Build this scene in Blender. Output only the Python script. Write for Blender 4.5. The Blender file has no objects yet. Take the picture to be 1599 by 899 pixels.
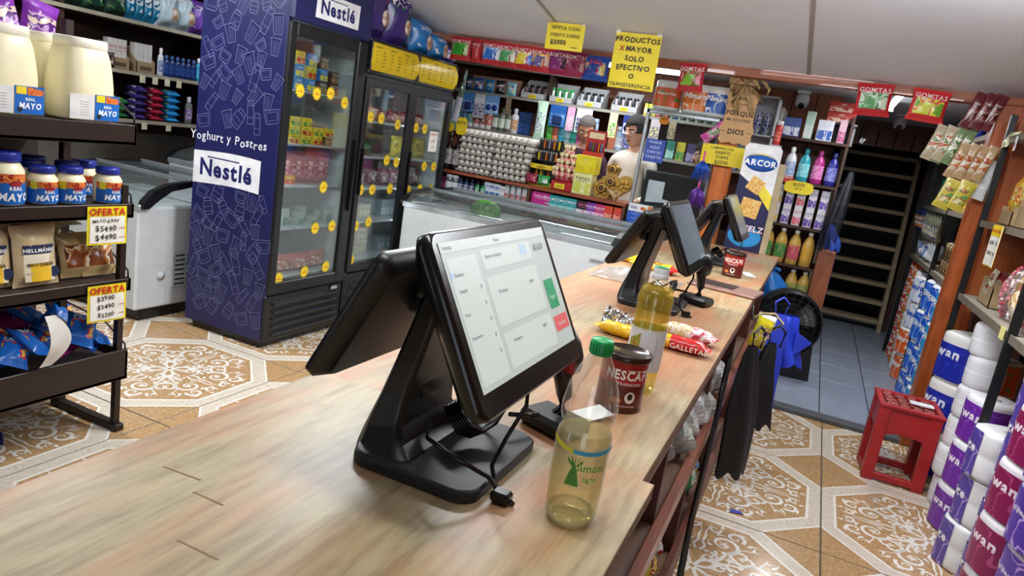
import bpy, math, random
from mathutils import Vector, Matrix, Euler
random.seed(7)
PI = math.pi
SC = bpy.context.scene
COL = SC.collection
# ---------------------------------------------------------------- camera, world, light, exposure
CAM_H = 1.456
cd = bpy.data.cameras.new('camera'); cam = bpy.data.objects.new('camera', cd); COL.objects.link(cam)
fw = Vector((-0.366977, 0.904977, -0.215278)); rt = Vector((0.901462, 0.403082, 0.157771)); up = Vector((-0.229554, 0.136166, 0.963724))
m = Matrix((rt, up, -fw)).transposed().to_4x4(); m.translation = Vector((0, 0, CAM_H)); cam.matrix_world = m
cd.sensor_width = 36; cd.lens = 36 * 1096.71 / 1599; cd.clip_start = .02
SC.camera = cam
w = bpy.data.worlds.new('world'); SC.world = w; w.use_nodes = True
w.node_tree.nodes['Background'].inputs[0].default_value = (.80, .88, 1, 1)
w.node_tree.nodes['Background'].inputs[1].default_value = 2.2
SC.view_settings.view_transform = 'Standard'; SC.view_settings.look = 'None'
SC.view_settings.exposure = 0.0; SC.view_settings.gamma = 1; SC.view_settings.use_curve_mapping = False
def area(loc, sx, sy, power, col=(.95, .98, 1), rot=(0, 0, 0)):
    l = bpy.data.lights.new('tube_light', 'AREA'); l.shape = 'RECTANGLE'; l.size = sx; l.size_y = sy; l.energy = power; l.color = col
    o = bpy.data.objects.new('tube_light', l); COL.objects.link(o); o.location = loc; o.rotation_euler = rot
    return o
# ceiling tube fixtures of the shop (bodies are built further down at the same spots)
LAMPS = [(-1.55, 2.6, 40), (-.35, .9, 13), (-3.5, 2.2, 24), (.35, 3.0, 25)]
def ceil_z(y): return 2.07 + .17 * (4.8 - y)
for (x, y, p) in LAMPS: area((x, y, ceil_z(y) - .20), 1.2, .06, p)
area((.315, 5.6, 2.06), .05, 1.15, 34)
area((-1.7, 5.45, 2.06), 1.1, .05, 17)
area((-3.95, 4.1, 2.1), .06, .6, 9)  # added light without a visible source, brightens the chest freezers
# ---------------------------------------------------------------- materials
def C(h):
    if not isinstance(h, str): return h
    h = h.lstrip('#'); r = [int(h[i:i + 2], 16) / 255 for i in (0, 2, 4)]
    return tuple(c / 12.92 if c <= .04045 else ((c + .055) / 1.055) ** 2.4 for c in r) + (1,)
MATS = {}
def base(key):
    mt = bpy.data.materials.new(key); mt.use_nodes = True
    nt = mt.node_tree; return mt, nt, nt.nodes['Principled BSDF']
def N(nt, t, **k):
    n = nt.nodes.new(t)
    for a, b in k.items(): setattr(n, a, b)
    return n
def ramp(nt, stops, interp='LINEAR'):
    r = N(nt, 'ShaderNodeValToRGB'); r.color_ramp.interpolation = interp; e = r.color_ramp.elements
    while len(e) < len(stops): e.new(.5)
    for i, (p, c) in enumerate(stops): e[i].position = p; e[i].color = C(c)
    return r
def mat(h, rough=.45, metal=0., var=.12, scale=14., bump=0., coat=0., em=0.):
    key = 'plain_%s_%.2f_%.2f_%.2f_%.1f_%.2f_%.1f_%.2f' % (h, rough, metal, var, scale, bump, coat, em)
    if key in MATS: return MATS[key]
    mt, nt, b = base(key)
    tc = N(nt, 'ShaderNodeTexCoord'); no = N(nt, 'ShaderNodeTexNoise'); no.inputs['Scale'].default_value = scale; no.inputs['Detail'].default_value = 3
    nt.links.new(tc.outputs['Object'], no.inputs['Vector'])
    c = C(h); lo = tuple(x * (1 - var) for x in c[:3]) + (1,); hi = tuple(min(1, x * (1 + var)) for x in c[:3]) + (1,)
    r = ramp(nt, [(.3, lo), (.7, hi)]); nt.links.new(no.outputs['Fac'], r.inputs[0]); nt.links.new(r.outputs[0], b.inputs['Base Color'])
    b.inputs['Roughness'].default_value = rough; b.inputs['Metallic'].default_value = metal; b.inputs['Coat Weight'].default_value = coat
    if em: nt.links.new(r.outputs[0], b.inputs['Emission Color']); b.inputs['Emission Strength'].default_value = em
    if bump:
        bp = N(nt, 'ShaderNodeBump'); bp.inputs['Strength'].default_value = bump; bp.inputs['Distance'].default_value = .01
        nt.links.new(no.outputs['Fac'], bp.inputs['Height']); nt.links.new(bp.outputs[0], b.inputs['Normal'])
    MATS[key] = mt; return mt
def pmat(cols, scale=22., rough=.3, st=(1, 1, 1)):
    """printed packaging: patches of several inks"""
    key = 'print_' + '_'.join(cols) + '_%.1f_%.2f_%s' % (scale, rough, st)
    if key in MATS: return MATS[key]
    mt, nt, b = base(key)
    tc = N(nt, 'ShaderNodeTexCoord'); mp = N(nt, 'ShaderNodeMapping'); mp.inputs['Scale'].default_value = st
    no = N(nt, 'ShaderNodeTexNoise'); no.inputs['Scale'].default_value = scale; no.inputs['Detail'].default_value = 1.5; no.inputs['Distortion'].default_value = .6
    nt.links.new(tc.outputs['Object'], mp.inputs[0]); nt.links.new(mp.outputs[0], no.inputs['Vector'])
    n = len(cols); ws = [.0] + [.44 + .16 * i / max(1, n - 1) for i in range(n - 1)]
    r = ramp(nt, list(zip(ws, cols)), 'CONSTANT'); nt.links.new(no.outputs['Fac'], r.inputs[0]); nt.links.new(r.outputs[0], b.inputs['Base Color'])
    b.inputs['Roughness'].default_value = rough
    MATS[key] = mt; return mt
def wood(h1, h2, scale=6., st=(8, 1, 8), rough=.5, coat=.1):
    key = 'wood_%s_%s_%.1f_%s' % (h1, h2, scale, st)
    if key in MATS: return MATS[key]
    mt, nt, b = base(key)
    tc = N(nt, 'ShaderNodeTexCoord'); mp = N(nt, 'ShaderNodeMapping'); mp.inputs['Scale'].default_value = st
    no = N(nt, 'ShaderNodeTexNoise'); no.inputs['Scale'].default_value = scale; no.inputs['Detail'].default_value = 6; no.inputs['Distortion'].default_value = .8
    nt.links.new(tc.outputs['Object'], mp.inputs[0]); nt.links.new(mp.outputs[0], no.inputs['Vector'])
    r = ramp(nt, [(.3, h1), (.7, h2)]); nt.links.new(no.outputs['Fac'], r.inputs[0]); nt.links.new(r.outputs[0], b.inputs['Base Color'])
    b.inputs['Roughness'].default_value = rough; b.inputs['Coat Weight'].default_value = coat
    bp = N(nt, 'ShaderNodeBump'); bp.inputs['Strength'].default_value = .15; bp.inputs['Distance'].default_value = .004
    nt.links.new(no.outputs['Fac'], bp.inputs['Height']); nt.links.new(bp.outputs[0], b.inputs['Normal'])
    MATS[key] = mt; return mt
def clear(tint='FFFFFF', refl=.12, rough=.04, haze=0., hazecol='E8EEF2', fr=.4):
    """thin sheet of glass or film: transmits straight through, mirrors a little; haze = milky share"""
    key = 'clear_%s_%.2f_%.2f_%.2f_%s_%.2f' % (tint, refl, rough, haze, hazecol, fr)
    if key in MATS: return MATS[key]
    mt, nt, b = base(key); nt.nodes.remove(b); out = nt.nodes['Material Output']
    t = N(nt, 'ShaderNodeBsdfTransparent'); t.inputs[0].default_value = C(tint)
    g = N(nt, 'ShaderNodeBsdfGlossy'); g.inputs['Roughness'].default_value = rough
    d = N(nt, 'ShaderNodeBsdfDiffuse'); d.inputs[0].default_value = C(hazecol)
    lw = N(nt, 'ShaderNodeLayerWeight'); lw.inputs[0].default_value = .35
    ma = N(nt, 'ShaderNodeMath', operation='MULTIPLY_ADD'); ma.inputs[1].default_value = fr; ma.inputs[2].default_value = refl * .3
    nt.links.new(lw.outputs['Fresnel'], ma.inputs[0])
    m0 = N(nt, 'ShaderNodeMixShader'); m0.inputs[0].default_value = haze; nt.links.new(t.outputs[0], m0.inputs[1]); nt.links.new(d.outputs[0], m0.inputs[2])
    m1 = N(nt, 'ShaderNodeMixShader'); nt.links.new(ma.outputs[0], m1.inputs[0]); nt.links.new(m0.outputs[0], m1.inputs[1]); nt.links.new(g.outputs[0], m1.inputs[2])
    nt.links.new(m1.outputs[0], out.inputs[0]); MATS[key] = mt; return mt
def foil(h='D8D8D8', rough=.22):
    return mat(h, rough, 1., .25, 60., .5)
def glow(h, s):
    return mat(h, .4, 0, .02, 3, em=s)
# ---------------------------------------------------------------- mesh builder
class MB:
    def __init__(s): s.v = []; s.f = []; s.m = []; s.s = []; s.T = Matrix()
    def at(s, x=0, y=0, z=0, rx=0, ry=0, rz=0):
        s.T = Matrix.Translation((x, y, z)) @ Euler((rx, ry, rz)).to_matrix().to_4x4(); return s
    def av(s, p): s.v.append(tuple(s.T @ Vector(p))); return len(s.v) - 1
    def af(s, idx, mi=0, sm=False): s.f.append(tuple(idx)); s.m.append(mi); s.s.append(sm)
    def box(s, x0, x1, y0, y1, z0, z1, mi=0, c=0.):
        if c <= 0:
            b = [s.av((x, y, z)) for z in (z0, z1) for y in (y0, y1) for x in (x0, x1)]
            for q in ((0, 2, 3, 1), (4, 5, 7, 6), (0, 1, 5, 4), (2, 6, 7, 3), (0, 4, 6, 2), (1, 3, 7, 5)): s.af([b[i] for i in q], mi)
            return s
        c = min(c, .49 * (x1 - x0), .49 * (y1 - y0), .49 * (z1 - z0)); V = {}
        X = (x0, x1); Y = (y0, y1); Z = (z0, z1)
        for i in (0, 1):
            for j in (0, 1):
                for k in (0, 1):
                    sx = c if i == 0 else -c; sy = c if j == 0 else -c; sz = c if k == 0 else -c
                    V[i, j, k, 0] = s.av((X[i], Y[j] + sy, Z[k] + sz)); V[i, j, k, 1] = s.av((X[i] + sx, Y[j], Z[k] + sz)); V[i, j, k, 2] = s.av((X[i] + sx, Y[j] + sy, Z[k]))
        for i in (0, 1):
            q = [V[i, 0, 0, 0], V[i, 1, 0, 0], V[i, 1, 1, 0], V[i, 0, 1, 0]]; s.af(q if i else q[::-1], mi)
            q = [V[0, i, 0, 1], V[1, i, 0, 1], V[1, i, 1, 1], V[0, i, 1, 1]]; s.af(q[::-1] if i else q, mi)
            q = [V[0, 0, i, 2], V[1, 0, i, 2], V[1, 1, i, 2], V[0, 1, i, 2]]; s.af(q if i else q[::-1], mi)
        for i in (0, 1):
            for j in (0, 1):
                q = [V[i, j, 0, 0], V[i, j, 1, 0], V[i, j, 1, 1], V[i, j, 0, 1]]; s.af(q if i != j else q[::-1], mi)
                q = [V[i, 0, j, 0], V[i, 1, j, 0], V[i, 1, j, 2], V[i, 0, j, 2]]; s.af(q[::-1] if i != j else q, mi)
                q = [V[0, i, j, 1], V[1, i, j, 1], V[1, i, j, 2], V[0, i, j, 2]]; s.af(q if i != j else q[::-1], mi)
                for k in (0, 1):
                    q = [V[i, j, k, 0], V[i, j, k, 1], V[i, j, k, 2]]; s.af(q if (i + j + k) % 2 else q[::-1], mi)
        return s
    def lathe(s, prof, n=20, mi=0, sx=1., sy=1., sm=True, ms=None, cap=True, sup=None):
        """prof: (r, z) from the bottom up; ms: material of each band; sup: superellipse exponent"""
        rings = []
        for r, z in prof:
            ring = []
            for i in range(n):
                a = 2 * PI * i / n; ca, sa = math.cos(a), math.sin(a)
                if sup:
                    k = (abs(ca) ** sup + abs(sa) ** sup) ** (-1 / sup); ca *= k; sa *= k
                ring.append(s.av((r * sx * ca, r * sy * sa, z)))
            rings.append(ring)
        for j in range(len(rings) - 1):
            mj = ms[j] if ms else mi
            for i in range(n):
                k = (i + 1) % n; s.af((rings[j][i], rings[j][k], rings[j + 1][k], rings[j + 1][i]), mj, sm)
        if cap:
            s.af(rings[0][::-1], ms[0] if ms else mi); s.af(rings[-1], ms[-1] if ms else mi)
        return s
    def tube(s, pts, r, n=8, mi=0):
        pts = [Vector(p) for p in pts]; rings = []
        for i, p in enumerate(pts):
            d = (pts[min(i + 1, len(pts) - 1)] - pts[max(i - 1, 0)]).normalized()
            a = d.cross(Vector((0, 0, 1)))
            if a.length < .01: a = d.cross(Vector((1, 0, 0)))
            a.normalize(); b = d.cross(a); rr = r[i] if isinstance(r, (list, tuple)) else r
            rings.append([s.av(p + (a * math.cos(2 * PI * k / n) + b * math.sin(2 * PI * k / n)) * rr) for k in range(n)])
        for j in range(len(rings) - 1):
            for i in range(n):
                k = (i + 1) % n; s.af((rings[j][i], rings[j + 1][i], rings[j + 1][k], rings[j][k]), mi, True)
        s.af(rings[0], mi); s.af(rings[-1][::-1], mi); return s
    def prism(s, poly, t0, t1, axis='y', mi=0, mside=None):
        """poly in the plane across axis: y -> (x,z), x -> (y,z), z -> (x,y)"""
        def P(a, b, t): return (a, t, b) if axis == 'y' else ((t, a, b) if axis == 'x' else (a, b, t))
        A = [s.av(P(a, b, t0)) for a, b in poly]; B = [s.av(P(a, b, t1)) for a, b in poly]; n = len(poly)
        s.af(A, mi); s.af(B[::-1], mi)
        for i in range(n): k = (i + 1) % n; s.af((A[i], B[i], B[k], A[k]), mi if mside is None else mside)
        return s
    def grid(s, fn, nu, nv, mi=0, mf=None, sm=True, wrap=False):
        R = [[s.av(fn(i / nu, j / nv)) for i in range(nu if wrap else nu + 1)] for j in range(nv + 1)]
        for j in range(nv):
            for i in range(nu):
                k = (i + 1) % nu if wrap else i + 1
                s.af((R[j][i], R[j][k], R[j + 1][k], R[j + 1][i]), mf((i + .5) / nu, (j + .5) / nv) if mf else mi, sm)
        return s
    def mesh(s, mats, name='mesh'):
        me = bpy.data.meshes.new(name); me.from_pydata(s.v, [], s.f)
        for mm in (mats if isinstance(mats, (list, tuple)) else [mats]): me.materials.append(mm)
        me.polygons.foreach_set('material_index', s.m); me.polygons.foreach_set('use_smooth', s.s); me.update(); return me
def B(x0, x1, y0, y1, z0, z1, mt, c=0.): return MB().box(x0, x1, y0, y1, z0, z1, 0, c).mesh(mt)
# ---------------------------------------------------------------- objects
def obj(name, me, parent=None, loc=(0, 0, 0), rot=(0, 0, 0)):
    o = bpy.data.objects.new(name, me); COL.objects.link(o); o.location = loc; o.rotation_euler = rot
    if parent: o.parent = parent
    return o
def tag(o, label, cat, group=None):
    o['label'] = label; o['category'] = cat
    if group: o['group'] = group
    return o
def thing(name, label, cat, loc=(0, 0, 0), rot=(0, 0, 0), group=None):
    if not isinstance(rot, (tuple, list)): rot = (0, 0, rot)
    return tag(obj(name, None, None, loc, rot), label, cat, group)
def struct(name, me, loc=(0, 0, 0), rot=(0, 0, 0), parent=None):
    o = obj(name, me, parent, loc, rot)
    if not parent: o['kind'] = 'structure'
    return o
# a proto is a list of (part name, mesh, index of the owning part or None)
def place(proto, name, label, cat, loc, rot=0., group=None, sc=None):
    t = thing(name, label, cat, loc, rot, group)
    if sc: t.scale = sc if isinstance(sc, (tuple, list)) else (sc,) * 3
    L = []
    for pn, me, own in proto: L.append(obj(pn, me, t if own is None else L[own]))
    return t
ORD = 'first second third fourth fifth sixth seventh eighth ninth tenth eleventh twelfth thirteenth fourteenth fifteenth sixteenth seventeenth eighteenth nineteenth twentieth'.split()
# ---------------------------------------------------------------- lettering (glyphs of the built-in font, assembled by hand)
GL = {}; GLB = {}
def load_glyphs(chars, G, off):
    tmp = []
    for ch in chars:
        cu = bpy.data.curves.new('g', 'FONT'); cu.body = ch; cu.resolution_u = 2; cu.offset = off
        o = bpy.data.objects.new('g', cu); COL.objects.link(o); tmp.append((ch, o, cu))
    dg = bpy.context.evaluated_depsgraph_get()
    for ch, o, cu in tmp:
        me = bpy.data.meshes.new_from_object(o.evaluated_get(dg))
        vs = [(v.co.x, v.co.y) for v in me.vertices]; fs = [tuple(p.vertices) for p in me.polygons]
        G[ch] = (vs, fs, (max([v[0] for v in vs]) if vs else .25)); bpy.data.meshes.remove(me)
    for ch, o, cu in tmp: bpy.data.objects.remove(o); bpy.data.curves.remove(cu)
CHARS = ('ABCDEFGHIJKLMNOPQRSTUVWXYZabcdefghijklmnopqrstuvwxyz0123456789$.-é*')
load_glyphs(CHARS, GL, .012); load_glyphs(CHARS, GLB, .034)
def txt(mb, s, size, fn, mi=0, align='c', wide=1., jit=0., b=False, shear=0.):
    """lettering: fn(u, v) -> point, u to the right and v upward in metres, (0,0) = anchor on the baseline"""
    x = 0.; L = []
    for ch in s:
        if ch == ' ': x += .32; continue
        vs, fs, wd = (GLB if b else GL)[ch]; L.append((x, vs, fs)); x += wd + .07
    tot = x * size * wide; off = {'c': -tot / 2, 'l': 0, 'r': -tot}[align]
    for x0, vs, fs in L:
        b0 = len(mb.v); dy = random.uniform(-jit, jit); an = random.uniform(-jit, jit)
        for (a, b) in vs:
            a2 = a + an * b + shear * b; mb.av(fn(off + (x0 + a2) * size * wide, (b + dy) * size))
        for q in fs: mb.af([b0 + i for i in q], mi)
    return mb
def on_y(x, y, z):      # lettering on a face that looks toward -Y
    return lambda u, v: (x + u, y, z + v)
def on_x(x, y, z):      # lettering on a face that looks toward +X
    return lambda u, v: (x, y + u, z + v)
def round_y(r, z, a0=0., sy=None):     # lettering wrapped round an upright cylinder, centred on -Y
    return lambda u, v: (r * math.sin(a0 + u / r), -(sy or r) * math.cos(a0 + u / r), z + v)
# ================================================================ SETTING
T = .45
brown = pmat(['A8845A', 'B8946A', 'C4A378', 'AE8A60'], 60., .16); marble = pmat(['CFC3B0', 'DAD0C0', 'C6B8A4', 'D6CBBB'], 26., .16)
glaze = mat('E9E4DA', .2, 0, .05); grout = mat('4E463E', .8, 0, .1)
def tile_mesh():
    mb = MB(); g = .0035; S = T - g
    def P(u, v, z=0.): return mb.av((u * S + (g if 0 else 0) - 0 + g / 2 * 0, v * S, z))
    def poly(pts, mi, z=0.): mb.af([P(u, v, z) for u, v in pts], mi)
    poly([(0, 0), (.86, 0), (.86, .38), (.38, .86), (0, .86)], 0)
    def strip(a, b, mi): poly([a[0], b[0], b[1], a[1]], mi)
    A = [(.86, 0), (.86, .38), (.38, .86), (0, .86)]; D = [(.885, 0), (.885, .39), (.39, .885), (0, .885)]; E_ = [(1, 0), (1, .47), (.47, 1), (0, 1)]; F_ = [(1, .47), (1, .5), (.5, 1), (.47, 1)]
    for i in range(3):
        poly([A[i], D[i], D[i + 1], A[i + 1]], 2); poly([D[i], E_[i], E_[i + 1], D[i + 1]], 1)
    poly(F_, 2); poly([(1, .5), (1, 1), (.5, 1)], 0)
    for a, b in (((0, 0), (1, 0)), ((1, 0), (1, 1)), ((1, 1), (0, 1)), ((0, 1), (0, 0))):
        mb.af([P(*a, -.006), P(*b, -.006), P(*b), P(*a)], 1)
    def ribbon(pts, w0, w1):
        n = len(pts); L = []; R = []
        for i, (x, y) in enumerate(pts):
            x2, y2 = pts[min(i + 1, n - 1)]; x1, y1 = pts[max(i - 1, 0)]; d = math.hypot(x2 - x1, y2 - y1) or 1
            w = w0 + (w1 - w0) * i / (n - 1); w *= .5 + .5 * math.sin(PI * min(1, .25 + i / (n - 1)))
            nx, ny = -(y2 - y1) / d * w, (x2 - x1) / d * w; L.append((x + nx, y + ny)); R.append((x - nx, y - ny))
        for sw in (0, 1):
            ii = [(P(*(q[::-1] if sw else q), .0005), P(*(p[::-1] if sw else p), .0005)) for q, p in zip(L, R)]
            for k in range(n - 1):
                q = (ii[k][0], ii[k][1], ii[k + 1][1], ii[k + 1][0]); mb.af(q[::-1] if sw else q, 2)
    def spiral(cx, cy, r0, r1, a0, turns, w0=.022, w1=.012, n=16):
        ribbon([(cx + (r0 + (r1 - r0) * t / n) * math.cos(a0 + turns * 2 * PI * t / n), cy + (r0 + (r1 - r0) * t / n) * math.sin(a0 + turns * 2 * PI * t / n)) for t in range(n + 1)], w0, w1)
    def leaf(x, y, a, l, wd):
        n = 5; ribbon([(x + l * t / n * math.cos(a + .5 * t / n), y + l * t / n * math.sin(a + .5 * t / n)) for t in range(n + 1)], wd, .002)
    spiral(.52, .20, .15, .03, PI, -1.3); spiral(.22, .11, .09, .02, 0, 1.2, .018); spiral(.70, .28, .09, .02, 2.2, -1.2, .02)
    spiral(.40, .36, .10, .02, 3.6, 1.1, .02); spiral(.74, .09, .06, .015, 1, 1.1, .016)
    ribbon([(.02, .012), (.12, .05), (.25, .2), (.38, .24), (.52, .34), (.58, .50)], .02, .012)
    ribbon([(.30, .02), (.38, .05), (.46, .02), (.58, .03), (.66, .02), (.80, .05)], .014, .012)
    for k in range(5): leaf(.52, .20, k * 1.26, .06, .016); leaf(.28, .28, .4 + k * 1.26, .06, .013)
    for x, y, a, l in ((.62, .40, .6, .12), (.78, .30, 1.2, .1), (.80, .16, -.6, .07), (.12, .22, 1.0, .11), (.06, .12, 1.4, .09), (.44, .10, -1.1, .08), (.36, .14, 2.4, .09), (.56, .46, -.3, .1), (.66, .12, .9, .09), (.30, .06, .6, .07)): leaf(x, y, a, l, .02)
    return mb.mesh([brown, marble, glaze], 'tile')
floor = struct('floor', B(-4.75, 1.35, -2.2, 4.7, -.08, -.003, grout))
tm = tile_mesh(); OX, OY = -1.92, 2.503
for i in range(-4, 4):
    for j in range(-3, 3):
        cx, cy = OX + .9 * i, OY + .9 * j
        for k, (sx, sy) in enumerate(((1, 1), (-1, 1), (-1, -1), (1, -1))):
            mx, my = cx + sx * .225, cy + sy * .225
            if -4.72 < mx < 1.33 and .9 < my < 4.6 and not (-.85 < mx < -.5): obj('tile', tm, floor, (cx, cy, 0), (0, 0, k * PI / 2))
# back-room floor, one step of grey tile up
greyt = mat('8E97A8', .35, 0, .1, 9); fb = struct('floor_back_room', B(-4.75, 1.35, 4.7, 10.2, -.08, -.0, mat('2C3138', .8)))
for i in range(-2, 4):
    for j in range(0, 10):
        x0 = .305 + .31 * i - .31; y0 = 4.76 + .52 * j - (.17 if i % 2 else 0)
        a, b = max(y0, 4.752) + .003, min(y0 + .52, 8.6) - .003
        if b - a > .05: obj('tile', B(x0 + .003, x0 + .307, a, b, 0, .028, greyt, .002), fb)
struct('trim_step', B(-.9, 1.35, 4.665, 4.755, -.003, .032, mat('4A4C50', .6), .008))
wallm = mat('6B4A36', .7, 0, .1); white = mat('C9C8C4', .6, 0, .04)
struct('wall_left', B(-4.85, -4.75, -2.2, 6.3, 0, 3.4, mat('8B8378', .7)))
struct('wall_right', B(1.35, 1.45, -2.2, 10.2, 0, 3.4, wood('8A4A26', 'A25C30', 3, (1, 1, 5))))
wf = struct('wall_front_unseen', MB().box(-4.85, -4.3, -2.3, -2.2, 0, 3.5).box(-3.2, .1, -2.3, -2.2, 0, 3.5).box(1.25, 1.45, -2.3, -2.2, 0, 3.5).box(-4.3, -3.2, -2.3, -2.2, 2.2, 3.5).box(.1, 1.25, -2.3, -2.2, 2.2, 3.5).mesh(mat('8B7F72', .7)))  # unseen wall added to darken glass reflections, openings set clear of them
wb = struct('wall_back', B(-4.75, -.0, 6.3, 6.4, 0, 2.13, wallm))
for i in range(26):
    obj('board', B(-4.7 + .18 * i, -4.7 + .18 * i + .172, 6.275, 6.3, 0, 2.128, wood('6E3B22', '8A4E2E', 4, (6, 6, .6))), wb)
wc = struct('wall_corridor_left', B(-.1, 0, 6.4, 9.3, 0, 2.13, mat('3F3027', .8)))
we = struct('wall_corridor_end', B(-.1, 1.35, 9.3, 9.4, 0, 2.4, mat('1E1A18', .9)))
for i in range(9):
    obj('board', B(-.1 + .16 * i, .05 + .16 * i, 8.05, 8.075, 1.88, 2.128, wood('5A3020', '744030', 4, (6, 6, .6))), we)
# ceiling of the shop: painted sheets, rising toward the street
cm = mat('E6EBF6', .6, 0, .03, 2.)
ce = struct('ceiling', MB().prism([(4.83, ceil_z(4.83) + .03), (-2.2, ceil_z(-2.2) + .03), (-2.2, ceil_z(-2.2) + .08), (4.83, ceil_z(4.83) + .08)], -4.85, 1.45, 'x').mesh(mat('58544F', .8)))
an = math.atan(.17)
for i in range(-1, 4):
    x0 = -3.24 + 1.5 * i
    x0c, x1c = max(x0, -4.75), min(x0 + 1.5, 1.35)
    for a, b in ((4.8, 2.4), (2.4, 0.), (0., -2.2)):
        za, zb = ceil_z(a), ceil_z(b)
        obj('panel', MB().prism([(a - .002, za), (a - .002, za + .03), (b + .002, zb + .03), (b + .002, zb)], x0c + .004, x1c - .004, 'x').mesh(cm), ce)
    if -4.7 < x0 < 1.3:
        obj('seam_strip', MB().prism([(4.8, ceil_z(4.8) - .003), (4.8, ceil_z(4.8)), (-2.2, ceil_z(-2.2)), (-2.2, ceil_z(-2.2) - .003)], x0 - .012, x0 + .012, 'x').mesh(mat('A39E99', .6)), ce)
cb = struct('ceiling_back_room', B(-4.75, 1.35, 4.86, 9.4, 2.148, 2.2, mat('BFC3C8', .6, 0, .05)))
for i in range(5):
    for j in range(4):
        obj('panel', B(-4.75 + 1.22 * i + .004, -3.53 + 1.22 * i - .004, 4.87 + 1.1 * j, 5.96 + 1.1 * j, 2.130, 2.148, mat('C6CACF', .6, 0, .05)), cb)
oran = wood('8C4420', 'B4622E', 5, (5, 1, 5), .45, .25)
beamm = wood('7E3F22', 'A85E34', 5, (.8, 6, 6), .45, .2); postm = wood('8C4018', 'B85C26', 5, (6, 6, .7), .42, .25)
struct('trim_beam', B(-4.75, 1.35, 4.78, 4.86, 2.018, 2.088, beamm, .004))
pr = struct('trim_post', B(.765, .93, 4.66, 4.80, 0, 2.018, postm, .006))
struct('trim_pole', B(-.70, -.585, 4.92, 5.02, 0, 2.128, wood('B4581C', 'D87A30', 5, (6, 6, .7), .4, .3), .008))
struct('trim_header', B(.93, 1.35, 4.72, 4.80, 1.9, 2.08, postm, .004))
# plank stair at the end of the corridor
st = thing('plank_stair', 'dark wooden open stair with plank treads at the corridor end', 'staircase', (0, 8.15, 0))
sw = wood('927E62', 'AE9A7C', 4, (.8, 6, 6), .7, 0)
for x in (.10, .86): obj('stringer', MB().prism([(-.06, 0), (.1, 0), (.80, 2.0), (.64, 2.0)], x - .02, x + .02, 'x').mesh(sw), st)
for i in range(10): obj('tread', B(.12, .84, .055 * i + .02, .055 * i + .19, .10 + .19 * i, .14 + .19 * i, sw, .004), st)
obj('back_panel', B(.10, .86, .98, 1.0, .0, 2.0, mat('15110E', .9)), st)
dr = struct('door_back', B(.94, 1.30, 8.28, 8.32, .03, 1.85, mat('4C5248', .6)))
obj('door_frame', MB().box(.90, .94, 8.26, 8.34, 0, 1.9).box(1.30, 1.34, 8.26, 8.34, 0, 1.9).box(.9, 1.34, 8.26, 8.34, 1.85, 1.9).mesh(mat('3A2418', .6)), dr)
# ceiling lamps
def tube_lamp(x, y, z, L, label, rz=0., s=6., tilt=0., up=.035):
    t = thing('tube_lamp', label, 'lamp', (x, y, z), (tilt, 0, rz))
    obj('housing', MB().box(-L / 2, L / 2, -.022, .022, .0, .025, 0, .004).box(-L / 2 + .1, -L / 2 + .12, -.008, .008, .025, up).box(L / 2 - .12, L / 2 - .1, -.008, .008, .025, up).box(-L / 2, -L / 2 + .03, -.03, .03, -.04, 0, 0, .004).box(L / 2 - .03, L / 2, -.03, .03, -.04, 0, 0, .004).mesh(mat('E8E8E6', .4)), t)
    obj('tube', MB().tube([(-L / 2 + .03, 0, -.022), (0, 0, -.022), (L / 2 - .03, 0, -.022)], .016, 12).mesh(glow('F4F8FF', s)), t)
for (x, y, p), nm in zip(LAMPS, ('over the coolers aisle', 'over the near end of the counter', 'over the mayonnaise rack', 'over the right aisle')):
    tube_lamp(x, y, ceil_z(y) - .13, 1.2, 'white fluorescent tube lamp on the sloping ceiling ' + nm, 0, 62, -an, .10)
tube_lamp(.315, 5.6, 2.093, 1.2, 'lit tube lamp on the back room ceiling by the candy bags', PI / 2, 9)
tube_lamp(-1.7, 5.5, 2.093, 1.15, 'lit tube lamp behind the large yellow wholesale notice', 0, 9)
tube_lamp(-3.95, 4.1, 2.125, .62, 'added tube lamp brightening the chest freezers beside the tall coolers', PI / 2, 5)  # body of the added freezer lamp
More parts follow.
